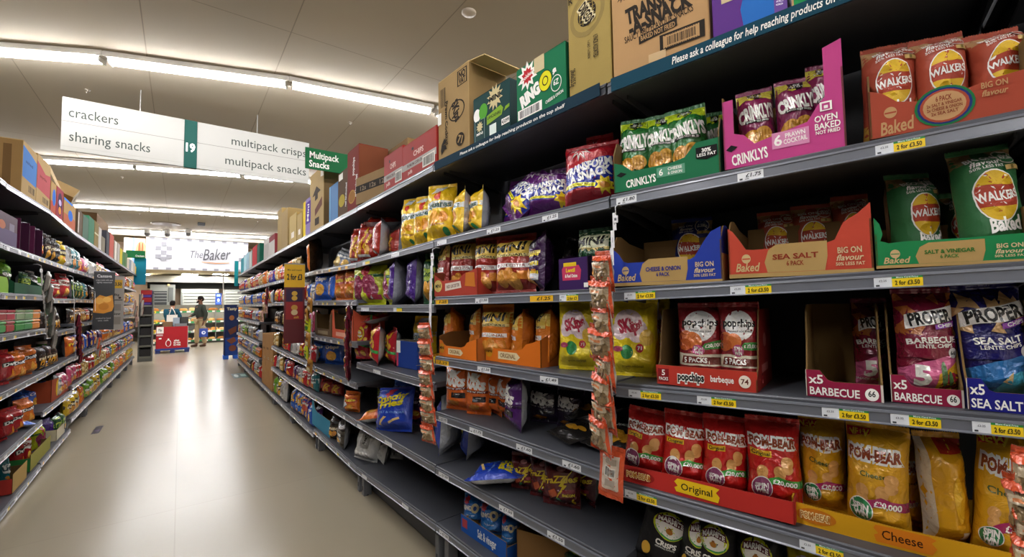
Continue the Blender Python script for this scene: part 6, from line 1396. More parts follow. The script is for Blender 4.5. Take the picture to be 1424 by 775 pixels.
pouches('RD', [(433, 424), (431, 437), (430, 452), (431, 472), (429, 490), (433, 508)], -.06, ['pouch_tan', 'pouch_tan', 'pouch_lime', 'pouch_tan', 'pouch_lime', 'pouch_tan'], .10, .15, .1, 'tan or lime pouch on the strip beside the yellow sign, %s from the top', 'tan and lime pouches on a strip', lod=1, roll=.25)
strip('RF', [(374, 398), (373, 420), (371, 442)], -.035, 'short strip of dark red pouches on the far right run', .018, '#6b2430')
pouches('RF', [(374, 408), (373, 418), (371, 428), (367, 440)], -.06, ['pouch_maroon', 'pouch_maroon', 'pouch_pink', 'pouch_pink'], .11, .17, .1, 'dark red pouch on the short far strip, %s from the top', 'dark red pouches on a far strip', lod=1)
strip('LB', [(57, 373), (60, 410), (66, 470)], -.04, 'long grey clip strip hanging before the second left bay', .06, '#77746c')
pouches('LB', [(60, 392), (62, 408), (64, 424), (66, 440), (67, 456), (69, 472)], -.055, 'pouch_grey', .08, .17, .2, 'slim grey packet on the long grey strip, %s from the top', 'grey packets on a strip', lod=1)
strip('LC', [(101.5, 388), (103, 420), (105, 500)], -.04, 'clip strip of dark red packets on the left run', .022, '#b0aeb0')
pouches('LC', [(105, 446), (105.5, 456), (106, 466), (106.5, 476), (107, 486), (107.5, 498)], -.055, 'pouch_maroon', .06, .15, .2, 'dark red packet on the left strip, %s from the top', 'dark red packets on a strip', lod=1)
strip('LD', [(132, 408), (133, 440), (134, 492)], -.04, 'thin strip with orange packets in the fourth left bay', .02)
pouches('LD', [(133.5, 478), (134, 488)], -.055, 'pouch_orange', .08, .16, .2, 'orange packet on the thin left strip, %s from the top', 'orange packets on a strip', lod=1)
for bk, pts, lb in (('LG', [(185, 425), (186, 433), (187, 441), (188, 448)], 'nearer'), ('LI', [(195, 415), (196, 424), (196, 433), (197, 442)], 'farther')):
    strip(bk, [(pts[0][0], pts[0][1] - 10), (pts[-1][0], pts[-1][1] + 5)], -.05, 'strip of pink packets far along the left run, %s one' % lb, .02)
    pouches(bk, pts, -.08, 'pouch_pink', .15, .24, .1, 'pink packet on the ' + lb + ' far left strip, %s from the top', 'pink packets on the %s strip' % lb, lod=1)

pouches('RA', [(1432, 662), (1433, 700), (1434, 738), (1435, 774)], -.09, 'pouch_orange', .06, .12, -.3, 'orange edged nut pouch at the right edge of the photo, %s of a strip', 'nut pouches at the right edge', lean=.15)

# ================================================================ signs sticking out from the shelves
def fin_sign(bay, uL, uR, vt, vb, d, label, bands, arts, rot=0., t=.006):
    B = BAYS[bay]; vm = (vt + vb) / 2
    x0 = B.hit(uL, vm, d)[0]; x1 = B.hit(uR, vm, d)[0]
    # the board stands square to the aisle: build it facing the camera
    um = (uL + uR) / 2; x, z1 = B.hit(um, vt, d); z0 = B.hit(um, vb, d)[1]
    p = B.world(x, d, z0); dist = (p - CAM).dot(CF); w = (uR - uL) / FP * dist / max(.35, abs(Vector((1, 0, 0)).dot(CR)))
    mb = MB(); h = z1 - z0
    for a, b_, c in bands: mb.box((-w / 2, 0, a * h), (w / 2, t, b_ * h), c)
    art(mb, arts, flat(-w / 2, w / 2, 0, h, 0), w, h, 0, .0006, .0003, 9)
    o = mb.build('shelf_sign', 'label', None, p, rot); tag(o, label, 'shelf sign')
    ar = MB(); ar.box((-w / 2, .001, h), (w / 2 + .0, .004, h + .012), '#8a8c90'); ar.build('holder', 'plastic', o)
    return o


fin_sign('RE', 399.5, 420.5, 368, 478, -.14, 'yellow offer sign with a long maroon board below, sticking out of the right run', [(0, .71, '#5c1d24'), (.71, 1, '#d9a81c')], [('txt', '2 for £3', 0, .84, .07, K_, {'w': .74, 'b': .04}), ('txt', 'Mix and match', 0, .93, .022, '#5c4a14', {'w': .7}), ('rect', -.4, .53, .4, .69, '#2c1638'), ('ell', 0, .63, .14, .03, '#c9a03a'), ('ell', 0, .57, .14, .03, '#c9a03a'), ('rect', -.42, .30, .42, .52, '#8c1f24'), ('ell', 0, .45, .16, .035, '#b58a3a'), ('ell', 0, .39, .16, .035, '#c9b58a'), ('txt', 'salt', .1, .33, .03, '#c9a03a')], 0)
fin_sign('LD', 137, 154.5, 378.5, 458, -.12, 'dark grey board with a photo of golden crisps, sticking out of the left run', [(0, 1, '#2f3134')], [('poly', [(-.48, .3), (-.45, .52), (-.2, .6), (.1, .57), (.4, .6), (.48, .4), (.4, .32), (0, .28)], '#c9862c'), ('ell', -.2, .5, .2, .06, '#d9a24a'), ('ell', .15, .52, .2, .05, '#e0ac52'), ('ell', .0, .4, .25, .06, '#b5741e'), ('txt', 'Cassava', 0, .93, .05, '#c9c9c9', {'w': .7}), ('txt', 'crisps made with care', 0, .86, .025, '#a0a0a0', {'w': .8}), ('txt', 'lightly seasoned', 0, .82, .025, '#a0a0a0', {'w': .7}), ('txt', 'cooked by hand', 0, .2, .025, '#a0a0a0', {'w': .7}), ('txt', 'sea salt', 0, .16, .025, '#a0a0a0', {'w': .5})], 0)
fin_sign('LE', 157.5, 169.5, 385, 458, -.12, 'tall white offer board with a yellow price at its top, left run', [(0, .8, '#a8a49c'), (.8, 1, '#b5b2ac')], [('rect', -.36, .78, .36, .94, '#d9b01c'), ('txt', '£3.50', 0, .86, .06, K_, {'w': .6, 'b': .04}), ('rect', -.4, .55, .4, .57, '#55524c'), ('ell', .2, .6, .1, .02, '#3a2a24'), ('rect', -.3, .36, .3, .48, '#8c877e'), ('rect', -.3, .1, .3, .24, '#8c877e'), ('txt', 'New', 0, .3, .04, K_), ('txt', 'Big', 0, .66, .04, K_)], 0)
# green header and teal end panels at the far end of the runs
def end_panel(u0, u1, v0, v1, y, col, label, txt=None):
    p0 = on_y(u0, (v0 + v1) / 2, y); p1 = on_y(u1, (v0 + v1) / 2, y); zt = on_y((u0 + u1) / 2, v0, y).z; zb = on_y((u0 + u1) / 2, v1, y).z
    w = p1.x - p0.x; h = zt - zb; mb = MB(); mb.box((-w / 2, 0, 0), (w / 2, .02, h), col, 0, .002)
    if txt: art(mb, [('txt', txt, .22, .3, .24, W_, {'w': .46})], flat(-w / 2, w / 2, 0, h, 0), w, h, 0, .001, .0003, 9)
    o = mb.build('run_end_sign', 'gloss_card', None, ((p0.x + p1.x) / 2, y, zb), 0); return tag(o, label, 'sign')


end_panel(175, 202, 348.5, 359, 14.6, '#1f6b3c', 'green category board above the far end of the left run', 'Crackers')
end_panel(186, 203, 359, 396, 14.78, '#167a94', 'teal end panel closing the far end of the left run')
end_panel(326, 331.5, 363, 398, 12.62, '#167a80', 'slim teal end panel at the far end of the right run')

# ---------------------------------------------------------------- the aisle sign under the ceiling
YS = 7.2
def sign_pt(u, v): return on_y(u, v, YS)
a, b_, c, d_ = sign_pt(90.3, 151.4), sign_pt(430.8, 186.4), sign_pt(428.7, 247.2), sign_pt(79, 218.8)
x0 = (a.x + d_.x) / 2; x1 = (b_.x + c.x) / 2; zt = (a.z + b_.z) / 2; zb = (c.z + d_.z) / 2
g0 = sign_pt(257, 165.6).x; g1 = sign_pt(274.8, 167.2).x
ty = math.atan2(((b_.z + c.z) - (a.z + d_.z)) / 2, x1 - x0)
zt -= .0
zt = min(zt, CEIL - .03)
s_ = empty('aisle_sign', ((x0 + x1) / 2, YS, zb)); tag(s_, 'long white hanging aisle sign with a dark green number panel', 'aisle sign')
mx = (x0 + x1) / 2; H = zt - zb; sgn = []
for nm, xa, xb, rows in (('left_panel', x0, g0, ('crackers', 'sharing snacks')), ('right_panel', g1, x1, ('multipack crisps', 'multipack snacks'))):
    w = xb - xa; mb = MB(); mb.box((xa - mx, 0, 0), (xb - mx, .03, H), '#94938e', 0, .002)
    left = nm == 'left_panel'
    cm = [('rect', -.5, .545, .5, .555, '#6b6b66'), ('rect', -.5, .075, .5, .083, '#8a8a85')]
    if left: cm += [('txt', rows[0], -.5 + .05 + .19, .73, .18, '#333936', {'w': .38, 'b': 0}), ('txt', rows[1], -.5 + .05 + .33, .28, .18, '#333936', {'w': .64, 'b': 0})]
    else: cm += [('txt', rows[0], .5 - .03 - .345, .73, .18, '#333936', {'w': .69, 'b': 0}), ('txt', rows[1], .5 - .03 - .37, .28, .18, '#333936', {'w': .74, 'b': 0})]
    art(mb, cm, flat(xa - mx, xb - mx, 0, H, -.0002), w, H, 0, .001, .0003, 9); mb.build(nm, 'gloss_card', s_)
mb = MB(); mb.box((g0 - mx, -.008, -.005), (g1 - mx, .036, H), '#123f38', 0, .002); art(mb, [('txt', '19', 0, .42, .17, W_, {'b': .03, 'w': .72})], flat(g0 - mx, g1 - mx, 0, H, -.0082), g1 - g0, H, 0, .001, .0003, 9); mb.build('number_panel', 'gloss_card', s_)
for xx in (x0 + .7, x1 - .7):
    mb = MB(); mb.box((xx - mx - .004, .011, H), (xx - mx + .004, .019, CEIL - zb - .002), '#8a8a86'); mb.build('hanger', 'steel', s_)
# small green category board on the right run
pa, pb = BAYS['RD'].hit(424, 225, -.05), BAYS['RD'].hit(496, 225, -.05)
yg = 4.3
q0, q1 = on_y(424.5, 224, yg), on_y(496, 236, yg); q2 = on_y(425, 205.5, yg); q3 = on_y(424, 234, yg); q4 = on_y(496, 216, yg); q5 = on_y(493, 244, yg)
mb = MB(); w = q1.x - q0.x; h = ((q2.z - q3.z) + (q4.z - q5.z)) / 2
mb.box((-w / 2, 0, 0), (w / 2, .012, h), '#1d6238', 0, .002)
art(mb, [('txt', 'Multipack', -.14, .68, .3, W_, {'w': .56}), ('txt', 'Snacks', -.24, .26, .3, W_, {'w': .38})], flat(-w / 2, w / 2, 0, h, -.0002), w, h, 0, .001, .0003, 9)
o = mb.build('category_board', 'gloss_card', None, ((q0.x + q1.x) / 2, yg, (q3.z + q5.z) / 2), 0); tag(o, 'green category board with white words, right of the long aisle sign', 'category board')
ar = MB(); ar.tube([(w / 2 - .02, .006, 0), (w / 2 - .02, .006, -.3)], .008, '#8a8c90', 8); ar.build('bracket', 'steel', o)
# sprinklers, domes, vent
def sprinkler(u, v, label):
    p = on_z(u, v, CEIL - .03); mb = MB(); mb.lathe([(.03, .03), (.03, .026), (.008, .024), (.008, .004), (.016, .002), (.016, -.002), (.001, -.004)], '#8a8070', 12); o = mb.build('sprinkler', 'steel', None, (p.x, p.y, CEIL - .03)); tag(o, label, 'sprinkler')


sprinkler(122, 128, 'small sprinkler on the ceiling above the left end of the aisle sign'); sprinkler(487, 173, 'small sprinkler on the ceiling right of the aisle sign'); sprinkler(170.5, 248, 'small sprinkler seen below the left end of the aisle sign'); sprinkler(194.5, 299, 'small sprinkler between the third and last rows of lights'); sprinkler(358, 309, 'small sprinkler near the right end of the last lights')
p = on_z(652, 18, CEIL - .01); mb = MB(); mb.lathe([(.07, .01), (.07, .0), (.06, -.012), (.02, -.018), (.001, -.018)], '#a89c8a', 20); tag(mb.build('ceiling_disc', 'plastic', None, (p.x, p.y, CEIL - .012)), 'round white disc on the ceiling above the tan carton', 'ceiling disc')
for u, v, lb in ((205, 322, 'left'), (233, 323, 'middle'), (262, 322, 'right')):
    p = on_z(u, v - 3, CEIL); mb = MB(); mb.lathe([(.10, -.001), (.10, -.12), (.09, -.14), (.075, -.2), (.045, -.24), (.001, -.25)], '#b5b2ac', 16, cfn=lambda i: '#b5b2ac' if i < 2 else '#5c5a58'); tag(mb.build('dome_camera', 'plastic', None, (p.x, p.y, CEIL)), '%s one of three dome cameras before the bakery sign' % lb, 'camera')
p = on_z(231, 311, CEIL); mb = MB(); mb.lathe([(.38, -.001), (.4, -.02), (.36, -.03), (.3, -.025), (.24, -.03), (.18, -.025), (.1, -.03), (.001, -.03)], '#7a6c5c', 28); tag(mb.build('ceiling_vent', 'plastic', None, (p.x, p.y, CEIL)), 'round brown air vent on the ceiling before the bakery', 'vent')
p = on_z(280, 310, CEIL); mb = MB(); mb.box((-.1, -.1, -.1), (.1, .1, -.001), '#1c1c1c', 0, .01); tag(mb.build('sensor_box', 'plastic', None, (p.x, p.y, CEIL)), 'small black box on the ceiling right of the round vent', 'sensor')
# floor stickers
for (u0, v0, u1, v1, c, lb, ac) in ((129, 594, 141, 604, '#2c2538', 'dark square sticker on the floor near the left shelving', [('rect', -.3, .3, .3, .5, '#5a4a6a')]), (322, 520, 347, 527, '#1f4a44', 'teal floor sticker with white marks by the right shelving', [('ell', -.25, .5, .14, .3, '#d9e2de'), ('rect', .05, .3, .4, .7, '#8ab0a6')])):
    q = [on_z(u0 + 2, v0, 0), on_z(u1, v0, 0), on_z(u1 - 2, v1, 0), on_z(u0, v1, 0)]
    y0, y1 = q[3].y, q[0].y; xa, xb = (q[0].x + q[3].x) / 2, (q[1].x + q[2].x) / 2
    mb = MB(); w, h = xb - xa, y1 - y0; mb.box((-w / 2, -h / 2, 0), (w / 2, h / 2, .001), c); art(mb, ac, plane((0, -h / 2, .001), (1, 0, 0), (0, 1, 0), (0, 0, 1), w, h), w, h, 0, .0002, .0001, 9)
    tag(mb.build('floor_sticker', 'label', None, ((xa + xb) / 2, (y0 + y1) / 2, .0005)), lb, 'sticker')
# ================================================================ the bakery at the far end
def mcol(name, c, rough=.8, bump=0.):
    return mat(name, rough, 0, .3, 0, bump, 60, attr=False, color=c)


YB = on_z(285, 477, 0).y
def P3(u, v, y): return on_y(u, v, y)
def bx(name, u0, v0, u1, v1, y, dep, c, parent=None, m='gloss_card', arts=None, bev=.004, loc=None, floor_=False):
    """a box whose front is seen between (u0,v0) and (u1,v1) on the plane y"""
    um, vm = (u0 + u1) / 2, (v0 + v1) / 2
    xa, xb = P3(u0, vm, y).x, P3(u1, vm, y).x; zt, zb = P3(um, v0, y).z, P3(um, v1, y).z
    if floor_: zb = 0.
    mb = MB(); w, h = xb - xa, zt - zb; mb.box((-w / 2, 0, 0), (w / 2, dep, h), c, 0, bev)
    if arts: art(mb, arts, flat(-w / 2, w / 2, 0, h, 0), w, h, 0, .002, .0015, 9)
    px = (xa + xb) / 2
    if parent is None: return mb.build(name, m, None, (px, y, zb)), w, h
    return mb.build(name, m, parent, (px - parent.location.x, y - parent.location.y, zb - parent.location.z)), w, h


# back wall, bulkhead and sign
YS2 = YB - .2
o, _, _ = bx('wall_bakery', 100, 300, 470, 440, YB + 3.2, .1, '#cdb49a', m='matte'); struct(o)
o.scale.z = 1; 
o, _, _ = bx('trim_1', 150, 318, 420, 333.5, YS2 - .05, .2, '#cfc8bc', m='matte'); struct(o)
sq = []
for i in range(9): sq += [('rect', -.47 + i * .115, .93, -.425 + i * .115, 1.0, '#6f6f74'), ('rect', -.43 + i * .115, .0, -.385 + i * .115, .07, '#6f6f74')]
for dx, dy in ((0, 0), (.05, .13), (-.05, .13), (.05, -.13), (-.05, -.13), (0, .26), (0, -.2)): sq.append(('rect', -.34 + dx - .025, .54 + dy - .06, -.34 + dx + .025, .54 + dy + .06, '#6f6f74'))
for dx, dy in ((.47, .5), (.42, .40), (.47, .27)): sq.append(('rect', dx - .02, dy - .06, dx + .02, dy + .06, '#6f6f74'))
o, w, h = bx('bakery_sign', 202.5, 333.5, 345, 376.5, YS2, .08, '#a3a3a8', m='sign_lit', arts=sq + [('txt', 'The', -.03, .52, .24, '#3a3a3e', {'sh': .38, 'b': -.01, 'w': .12, 'r': 5}), ('txt', 'Baker', .17, .55, .36, '#3a3a3e', {'sh': .38, 'b': .005, 'w': .29, 'r': 5}), ('poly', [(.02, .27), (.16, .235), (.3, .27), (.3, .29), (.16, .25), (.02, .29)], '#c98a4a')])
tag(o, 'large white lit bakery sign with grey squares and brush lettering', 'sign')
o, w, h = bx('bread_picture', 172, 331, 202, 372, YS2 + .01, .05, '#d9b89a', arts=[('rect', -.5, 0, -.3, 1, '#e6d9c9'), ('rect', -.12, 0, .0, 1, '#7a9ad9'), ('ell', .3, .55, .26, .34, '#c9926a'), ('ell', .22, .6, .06, .26, '#8c5a3c'), ('ell', .36, .6, .05, .26, '#8c5a3c')]); tag(o, 'bread photo panel left of the bakery sign', 'picture')
zz = P3(270, 377, YS2).z
for k, (u0, u1) in enumerate(((197, 208), (253, 275), (296, 318))):
    yl = YS2; 
    d_ = ray((u0 + u1) / 2, 381.5); pc = CAM + d_ * ((zz - CAMH) / d_.z); yl = pc.y
    p0, p1 = P3(u0, 381.5, yl), P3(u1, 381.5, yl)
    mb = MB(); mb.box((p0.x, yl - .3, zz - .01), (p1.x, yl + .3, zz + .02), '#ffffff', 0); o = mb.build('soffit_light', 'tube'); tag(o, '%s square light under the bakery bulkhead' % ('left', 'middle', 'right')[k], 'ceiling light')
    mb = MB(); e = .025
    for a, b_ in (((p0.x - e, yl - .3 - e, zz - .016), (p1.x + e, yl - .3, zz + .02)), ((p0.x - e, yl + .3, zz - .016), (p1.x + e, yl + .3 + e, zz + .02)), ((p0.x - e, yl - .3, zz - .016), (p0.x, yl + .3, zz + .02)), ((p1.x, yl - .3, zz - .016), (p1.x + e, yl + .3, zz + .02))): mb.box(a, b_, '#d9d6cf')
    mb.build('frame', 'plastic', o)
mb = MB(); mb.box((P3(120, 377, YS2).x, YS2 + .09, zz + .02), (P3(460, 377, YS2).x, YB + 3.2, zz + .08), '#d3c6a6'); struct(mb.build('trim_2', 'matte'))
# ovens
YO = YB + 2.4
def louvre_oven(u0, u1, v0, v1, label, n=7, c='#7d8078'):
    p = P3((u0 + u1) / 2, v1, YO); t = empty('bakery_oven', (p.x, YO, 0)); tag(t, label, 'oven')
    bx('body', u0, v0, u1, v1 + 30, YO, .6, c, t, 'steel', floor_=True)
    for i in range(n):
        a = v0 + 3 + (v1 - v0 - 4) * i / n
        bx('door', u0 + (u1 - u0) * .05, a, u1 - (u1 - u0) * .05, a + (v1 - v0) / n * .72, YO - .03, .03, '#a6a89c', t, 'rail', [('rect', -.46, .1, .46, .3, '#4a4c48')])
    return t


louvre_oven(251, 304, 402, 427, 'wide steel deck oven with stacked doors behind the two shoppers', 5)
louvre_oven(310.5, 345, 403, 427, 'steel deck oven at the right, partly behind the blue display', 5)
p = P3(226, 425, YO); t = empty('rack_oven', (p.x, YO, 0)); tag(t, 'tall steel rack oven with a dark window, left of the deck ovens', 'oven')
bx('body', 208, 396, 243, 455, YO, .6, '#85877e', t, 'steel', floor_=True); bx('window', 211, 405, 232, 424, YO - .02, .02, '#2a2c2a', t, 'rail', [('rect', -.5, .2 + .22 * k, .5, .24 + .22 * k, '#8a8c84') for k in range(4)]); bx('control_panel', 234, 400, 241, 420, YO - .02, .02, '#5c5e5a', t)
bx('lamp', 233, 395, 236, 398, YO - .03, .03, '#e6b87a', t, 'plastic')
o, _, _ = bx('extractor_hood', 196, 384, 345, 393, YO - .1, .7, '#a8a596', m='rail'); tag(o, 'long steel extractor hood above the ovens', 'hood')
o, _, _ = bx('shadow_gap', 205, 393, 345, 401.5, YO + .35, .2, '#2a2a26', m='matte'); o.name = 'shadow_gap_strip'; tag(o, 'dark strip standing in for the shaded gap between the steel hood and the oven doors', 'shadow strip')  # dark box painted as the shade in the gap below the hood
# counter
cu0, cu1 = 206, 345
p = P3(275, 477, YB); t = empty('bakery_counter', (p.x, YB, 0)); tag(t, 'long tiered bakery counter with green edge strips', 'counter')
bx('back_panel', cu0, 424, cu1, 477, YB + .75, .04, '#6b6a5c', t, 'steel', floor_=True)
tiers = [(432.5, '#2f8a4a', .45), (447, '#2f8a4a', .25), (460.5, '#c9c9c4', .08), (473, '#2f7a48', .0)]
for v, c, dy in tiers:
    bx('shelf', cu0, v, cu1, v + 1.6, YB + dy, .7 - dy, '#8c8a7c', t, 'steel')
    bx('edge_strip', cu0, v - .4, cu1, v + 2.2, YB + dy - .02, .02, c, t, 'label', [('rect', -.48 + k * .085, .1, -.44 + k * .085, .9, '#e9e6dc' if c[1] == '2' else '#3f9a5a') for k in range(12)])
bx('base', cu0, 475, cu1, 479, YB + .04, .6, '#4a4840', t, 'steel', floor_=True)
for u in (cu0, 248, 300, cu1): bx('end_frame', u - .6, 430, u + .6, 478, YB + .05, .62, '#77756a', t, 'steel', floor_=True)
for v, c, dy in tiers[:3]:
    a, b_ = P3(cu0 + 2, v + 3.2, YB + dy + .1), P3(cu1 - 2, v + 3.2, YB + dy + .1)
    mb = MB(); mb.box((a.x - t.location.x, dy + .06, a.z), (b_.x - t.location.x, dy + .085, a.z + .02), '#ffffff'); mb.build('light_strip', 'tube', t)
rg = random.Random(5)
TN = ['top', 'second', 'third', 'bottom']
for ti, (v, c, dy) in enumerate(tiers):
    z = P3(275, v, YB + dy).z
    x = P3(cu0 + 2, v, YB + dy).x; xe = P3(cu1 - 2, v, YB + dy).x; k = 0
    while x < xe - .2:
        w = rg.uniform(.18, .34); h = rg.uniform(.06, .13) if ti < 3 else .08; d = .2
        mb = MB(); cc = rg.choice(['#c98f4a', '#d9a866', '#b5763a', '#e0b87a', '#d9b58a', '#a8682c'])
        def S(a, b2, w=w, h=h, d=d):
            th = 2 * PI * a; ph = b2 * PI / 2
            r = math.cos(ph) ** .5 if ph < PI / 2 - .001 else 0.
            return (w / 2 * r * math.copysign(abs(math.cos(th)) ** .6, math.cos(th)), d / 2 * r * math.copysign(abs(math.sin(th)) ** .7, math.sin(th)), h * (math.sin(ph) ** .7 if ph > 0 else 0))
        mb.grid(S, 16, 6, cc, 0, True)
        o = mb.build('bread_loaf', 'matte', None, (x + w / 2, YB + dy + .14, z + .012)); tag(o, 'golden loaf on the %s tier of the bakery counter' % TN[ti], 'bread', 'loaves on the %s tier' % TN[ti])
        x += w + rg.uniform(.0, .05) + (.2 if rg.random() < .08 else 0); k += 1
for u0, v0, u1, v1, lb in ((211, 433, 217, 436, 'upper'), (211, 447, 219, 450, 'middle'), (211, 460, 216, 464, 'lower')):
    o, _, _ = bx('price_card', u0, v0, u1, v1, YB - .06, .01, '#d9c01f', m='label', arts=[('rect', -.3, .3, .3, .7, '#4a4420')]); tag(o, 'yellow price card on the bakery counter, %s of three at its left' % lb, 'price card')
o, _, _ = bx('order_screen', 299.5, 408, 308, 424, YB + .7, .08, '#1f3f8c', m='screen', arts=[('rect', -.3, .72, .3, .9, '#a8d0f0'), ('ell', 0, .4, .2, .14, '#c9d6ea'), ('rect', -.34, .12, .34, .24, '#4a6ab5')]); tag(o, 'blue upright display screen behind the bakery counter', 'screen')
mb = MB(); zf = P3(310.5, 432, YB + .5).z; zc_ = P3(310.5, 379, YB + .5).z; xx = P3(310.5, 400, YB + .5).x; mb.tube([(xx, YB + .5, zf), (xx, YB + .5, zc_)], .018, '#c9c6bc', 8); tag(mb.build('counter_pole', 'steel'), 'thin pale pole rising from the bakery counter', 'pole')

# ---------------------------------------------------------------- promotion bin on a pallet
YP = on_z(240, 491, 0).y
o, w, h = bx('pallet', 215.5, 484.5, 264, 491, YP, .8, '#1f2f6b', m='plastic', floor_=True)
me = o.data; bpy.data.objects.remove(o)
t = empty('pallet', (P3(239.7, 488, YP).x, YP, 0)); tag(t, 'blue plastic pallet under the red promotion bin', 'pallet')
mb = MB(); mb.box((-w / 2, 0, h * .6), (w / 2, .8, h), '#22357a', 0, .004); mb.build('deck', 'plastic', t)
for i in (-1, 0, 1):
    mb = MB(); mb.box((i * w * .42 - w * .07, .02, 0), (i * w * .42 + w * .07, .78, h * .6), '#1a2a63', 0, .004); mb.build('runner', 'plastic', t)
HP = h
t = empty('promotion_bin', (P3(239.5, 470, YP).x, YP + .02, HP)); tag(t, 'red sided promotion bin with a white logo, in front of the woman', 'promotion bin')
w = P3(261, 470, YP).x - P3(217.5, 470, YP).x; h = P3(239, 454.5, YP).z - HP
mb = MB(); mb.box((-w / 2, 0, 0), (w / 2, .02, h), '#a3262c', 0, .002)
art(mb, [('ell', -.12, .24, .09, .16, W_), ('ell', -.12, .24, .07, .125, '#a3262c'), ('rect', -.16, .1, -.08, .2, '#a3262c'), ('ell', -.12, .42, .03, .04, W_), ('txt', 'when', .14, .36, .09, W_, {'w': .17, 'b': .03}), ('txt', "it's gone", .16, .26, .09, W_, {'w': .22, 'b': .03}), ('txt', "it's gone", .16, .16, .09, W_, {'w': .22, 'b': .03}), ('rect', -.5, .7, -.28, 1, '#e2ddd6'), ('txt', '75p', -.39, .86, .1, K_, {'w': .12}), ('rect', -.5, .58, -.3, .66, '#c9a09c'), ('rect', -.42, .44, -.34, .5, W_)], flat(-w / 2, w / 2, 0, h, 0), w, h, 0, .002, .001, 9)
mb.build('front_board', 'gloss_card', t)
for sx in (-1, 1):
    mb = MB(); mb.box((sx * w / 2 - .012, .02, 0), (sx * w / 2 + .012, .74, h), '#c9c6c0' if sx > 0 else '#8c2026'); mb.build('side_board', 'gloss_card', t)
mb = MB(); mb.box((-w / 2, .74, 0), (w / 2, .76, h), '#8c2026'); mb.build('back_board', 'gloss_card', t)
mb = MB(); mb.box((-w / 2 + .02, .03, h * .7), (w / 2 - .02, .73, h * .72), '#5c4630'); mb.build('floor_board', 'card', t)
for u0, v0, u1, v1, dy, c, lb in ((250, 441, 262, 453, .25, '#2c2c2a', 'black crate stacked in the promotion bin'), (240.5, 442, 250, 452, .15, '#8c98a3', 'grey blue tub beside the black crate'), (226, 448, 240, 455.5, .2, '#7a5c3c', 'open brown box at the left of the promotion bin'), (243, 450, 260, 455, .08, '#77797a', 'flat grey tray at the front of the promotion bin')):
    xa, xb = P3(u0, v1, YP + dy).x, P3(u1, v1, YP + dy).x; za = P3((u0 + u1) / 2, v0, YP + dy).z; zb = HP + h * .72 + .002; w_ = xb - xa
    mb = MB(); q = .012
    mb.box((-w_ / 2, 0, 0), (w_ / 2, .25, .015), c); mb.box((-w_ / 2, 0, 0), (w_ / 2, q, za - zb), c, 0, .003); mb.box((-w_ / 2, .25 - q, 0), (w_ / 2, .25, za - zb), c, 0, .003); mb.box((-w_ / 2, 0, 0), (-w_ / 2 + q, .25, za - zb), c, 0, .003); mb.box((w_ / 2 - q, 0, 0), (w_ / 2, .25, za - zb), c, 0, .003)
    tag(mb.build('crate', 'plastic', None, ((xa + xb) / 2, YP + dy, zb)), lb, 'crate')

# ---------------------------------------------------------------- end shelving unit and blue cardboard display
YE = on_z(202, 503, 0).y
t = empty('end_shelf_unit', (P3(202.5, 450, YE).x, YE, 0)); tag(t, 'grey end shelving unit with dark trays at the end of the left run', 'shelving')
w = P3(212, 450, YE).x - P3(193.5, 450, YE).x; H_ = P3(202, 404, YE).z
mb = MB(); mb.box((-w / 2, .38, 0), (w / 2, .42, H_), '#3a3b3e'); mb.build('back_panel', 'steel', t)
for sx in (-1, 1): mb = MB(); mb.box((sx * w / 2 - .015, 0, 0), (sx * w / 2 + .015, .42, H_ - .1), '#6a6c6a', 0, .003); mb.build('side_post', 'steel', t)
for v in (424.5, 437.5, 451.5, 466.5, 480.5, 496):
    z = P3(202, v, YE).z; mb = MB(); mb.box((-w / 2, 0, z - .05), (w / 2, .38, z), '#77796f', 0, .004); mb.build('shelf', 'steel', t)
mb = MB(); mb.box((-w / 2, .01, 0), (w / 2, .38, P3(202, 497, YE).z), '#6a6c66', 0, .004); mb.build('base', 'steel', t)
for k, v in enumerate((437.5, 451.5, 466.5, 480.5, 496)):
    z = P3(202, v, YE).z; mb = MB(); hh = .19
    q = w * .86
    mb.box((-q / 2, 0, 0), (q / 2, .3, .01), '#1c1c1e'); mb.box((-q / 2, 0, 0), (q / 2, .01, hh), '#202022', 0, .004); mb.box((-q / 2, .29, 0), (q / 2, .3, hh), '#1c1c1e'); mb.box((-q / 2, 0, 0), (-q / 2 + .01, .3, hh), '#1c1c1e'); mb.box((q / 2 - .01, 0, 0), (q / 2, .3, hh), '#1c1c1e')
    tag(mb.build('shelf_tray', 'plastic', None, (t.location.x, YE + .03, z + .002)), 'black tray, %s from the top in the end shelving unit' % ORD[k], 'tray')
z = P3(202, 424.5, YE).z
for k in range(2):
    hh = (P3(202, 403.5, YE).z - z) / 2; o = carton('snack_carton', Vector((t.location.x, YE + .03, z + .002 + k * (hh))), 0, w * .82, .28, hh - .006, '#4a2a7a', '%s red and purple carton on top of the end shelving unit' % ('upper' if k else 'lower'), front=[('rect', -.5, .4, .5, 1, '#b53a3a'), ('rect', -.4, .12, .4, .26, '#6a5ab5')], mats='gloss_card')
YD = on_z(321, 499.5, 0).y
t = empty('cardboard_display', (P3(322, 460, YD).x, YD, 0)); tag(t, 'dark blue cardboard floor display by the end of the right run', 'floor display')
w = P3(331, 460, YD).x - P3(313.5, 460, YD).x; H_ = P3(322, 424, YD).z
mb = MB(); mb.box((-w / 2, 0, .1), (w / 2, .03, H_), '#1c2648', 0, .003)
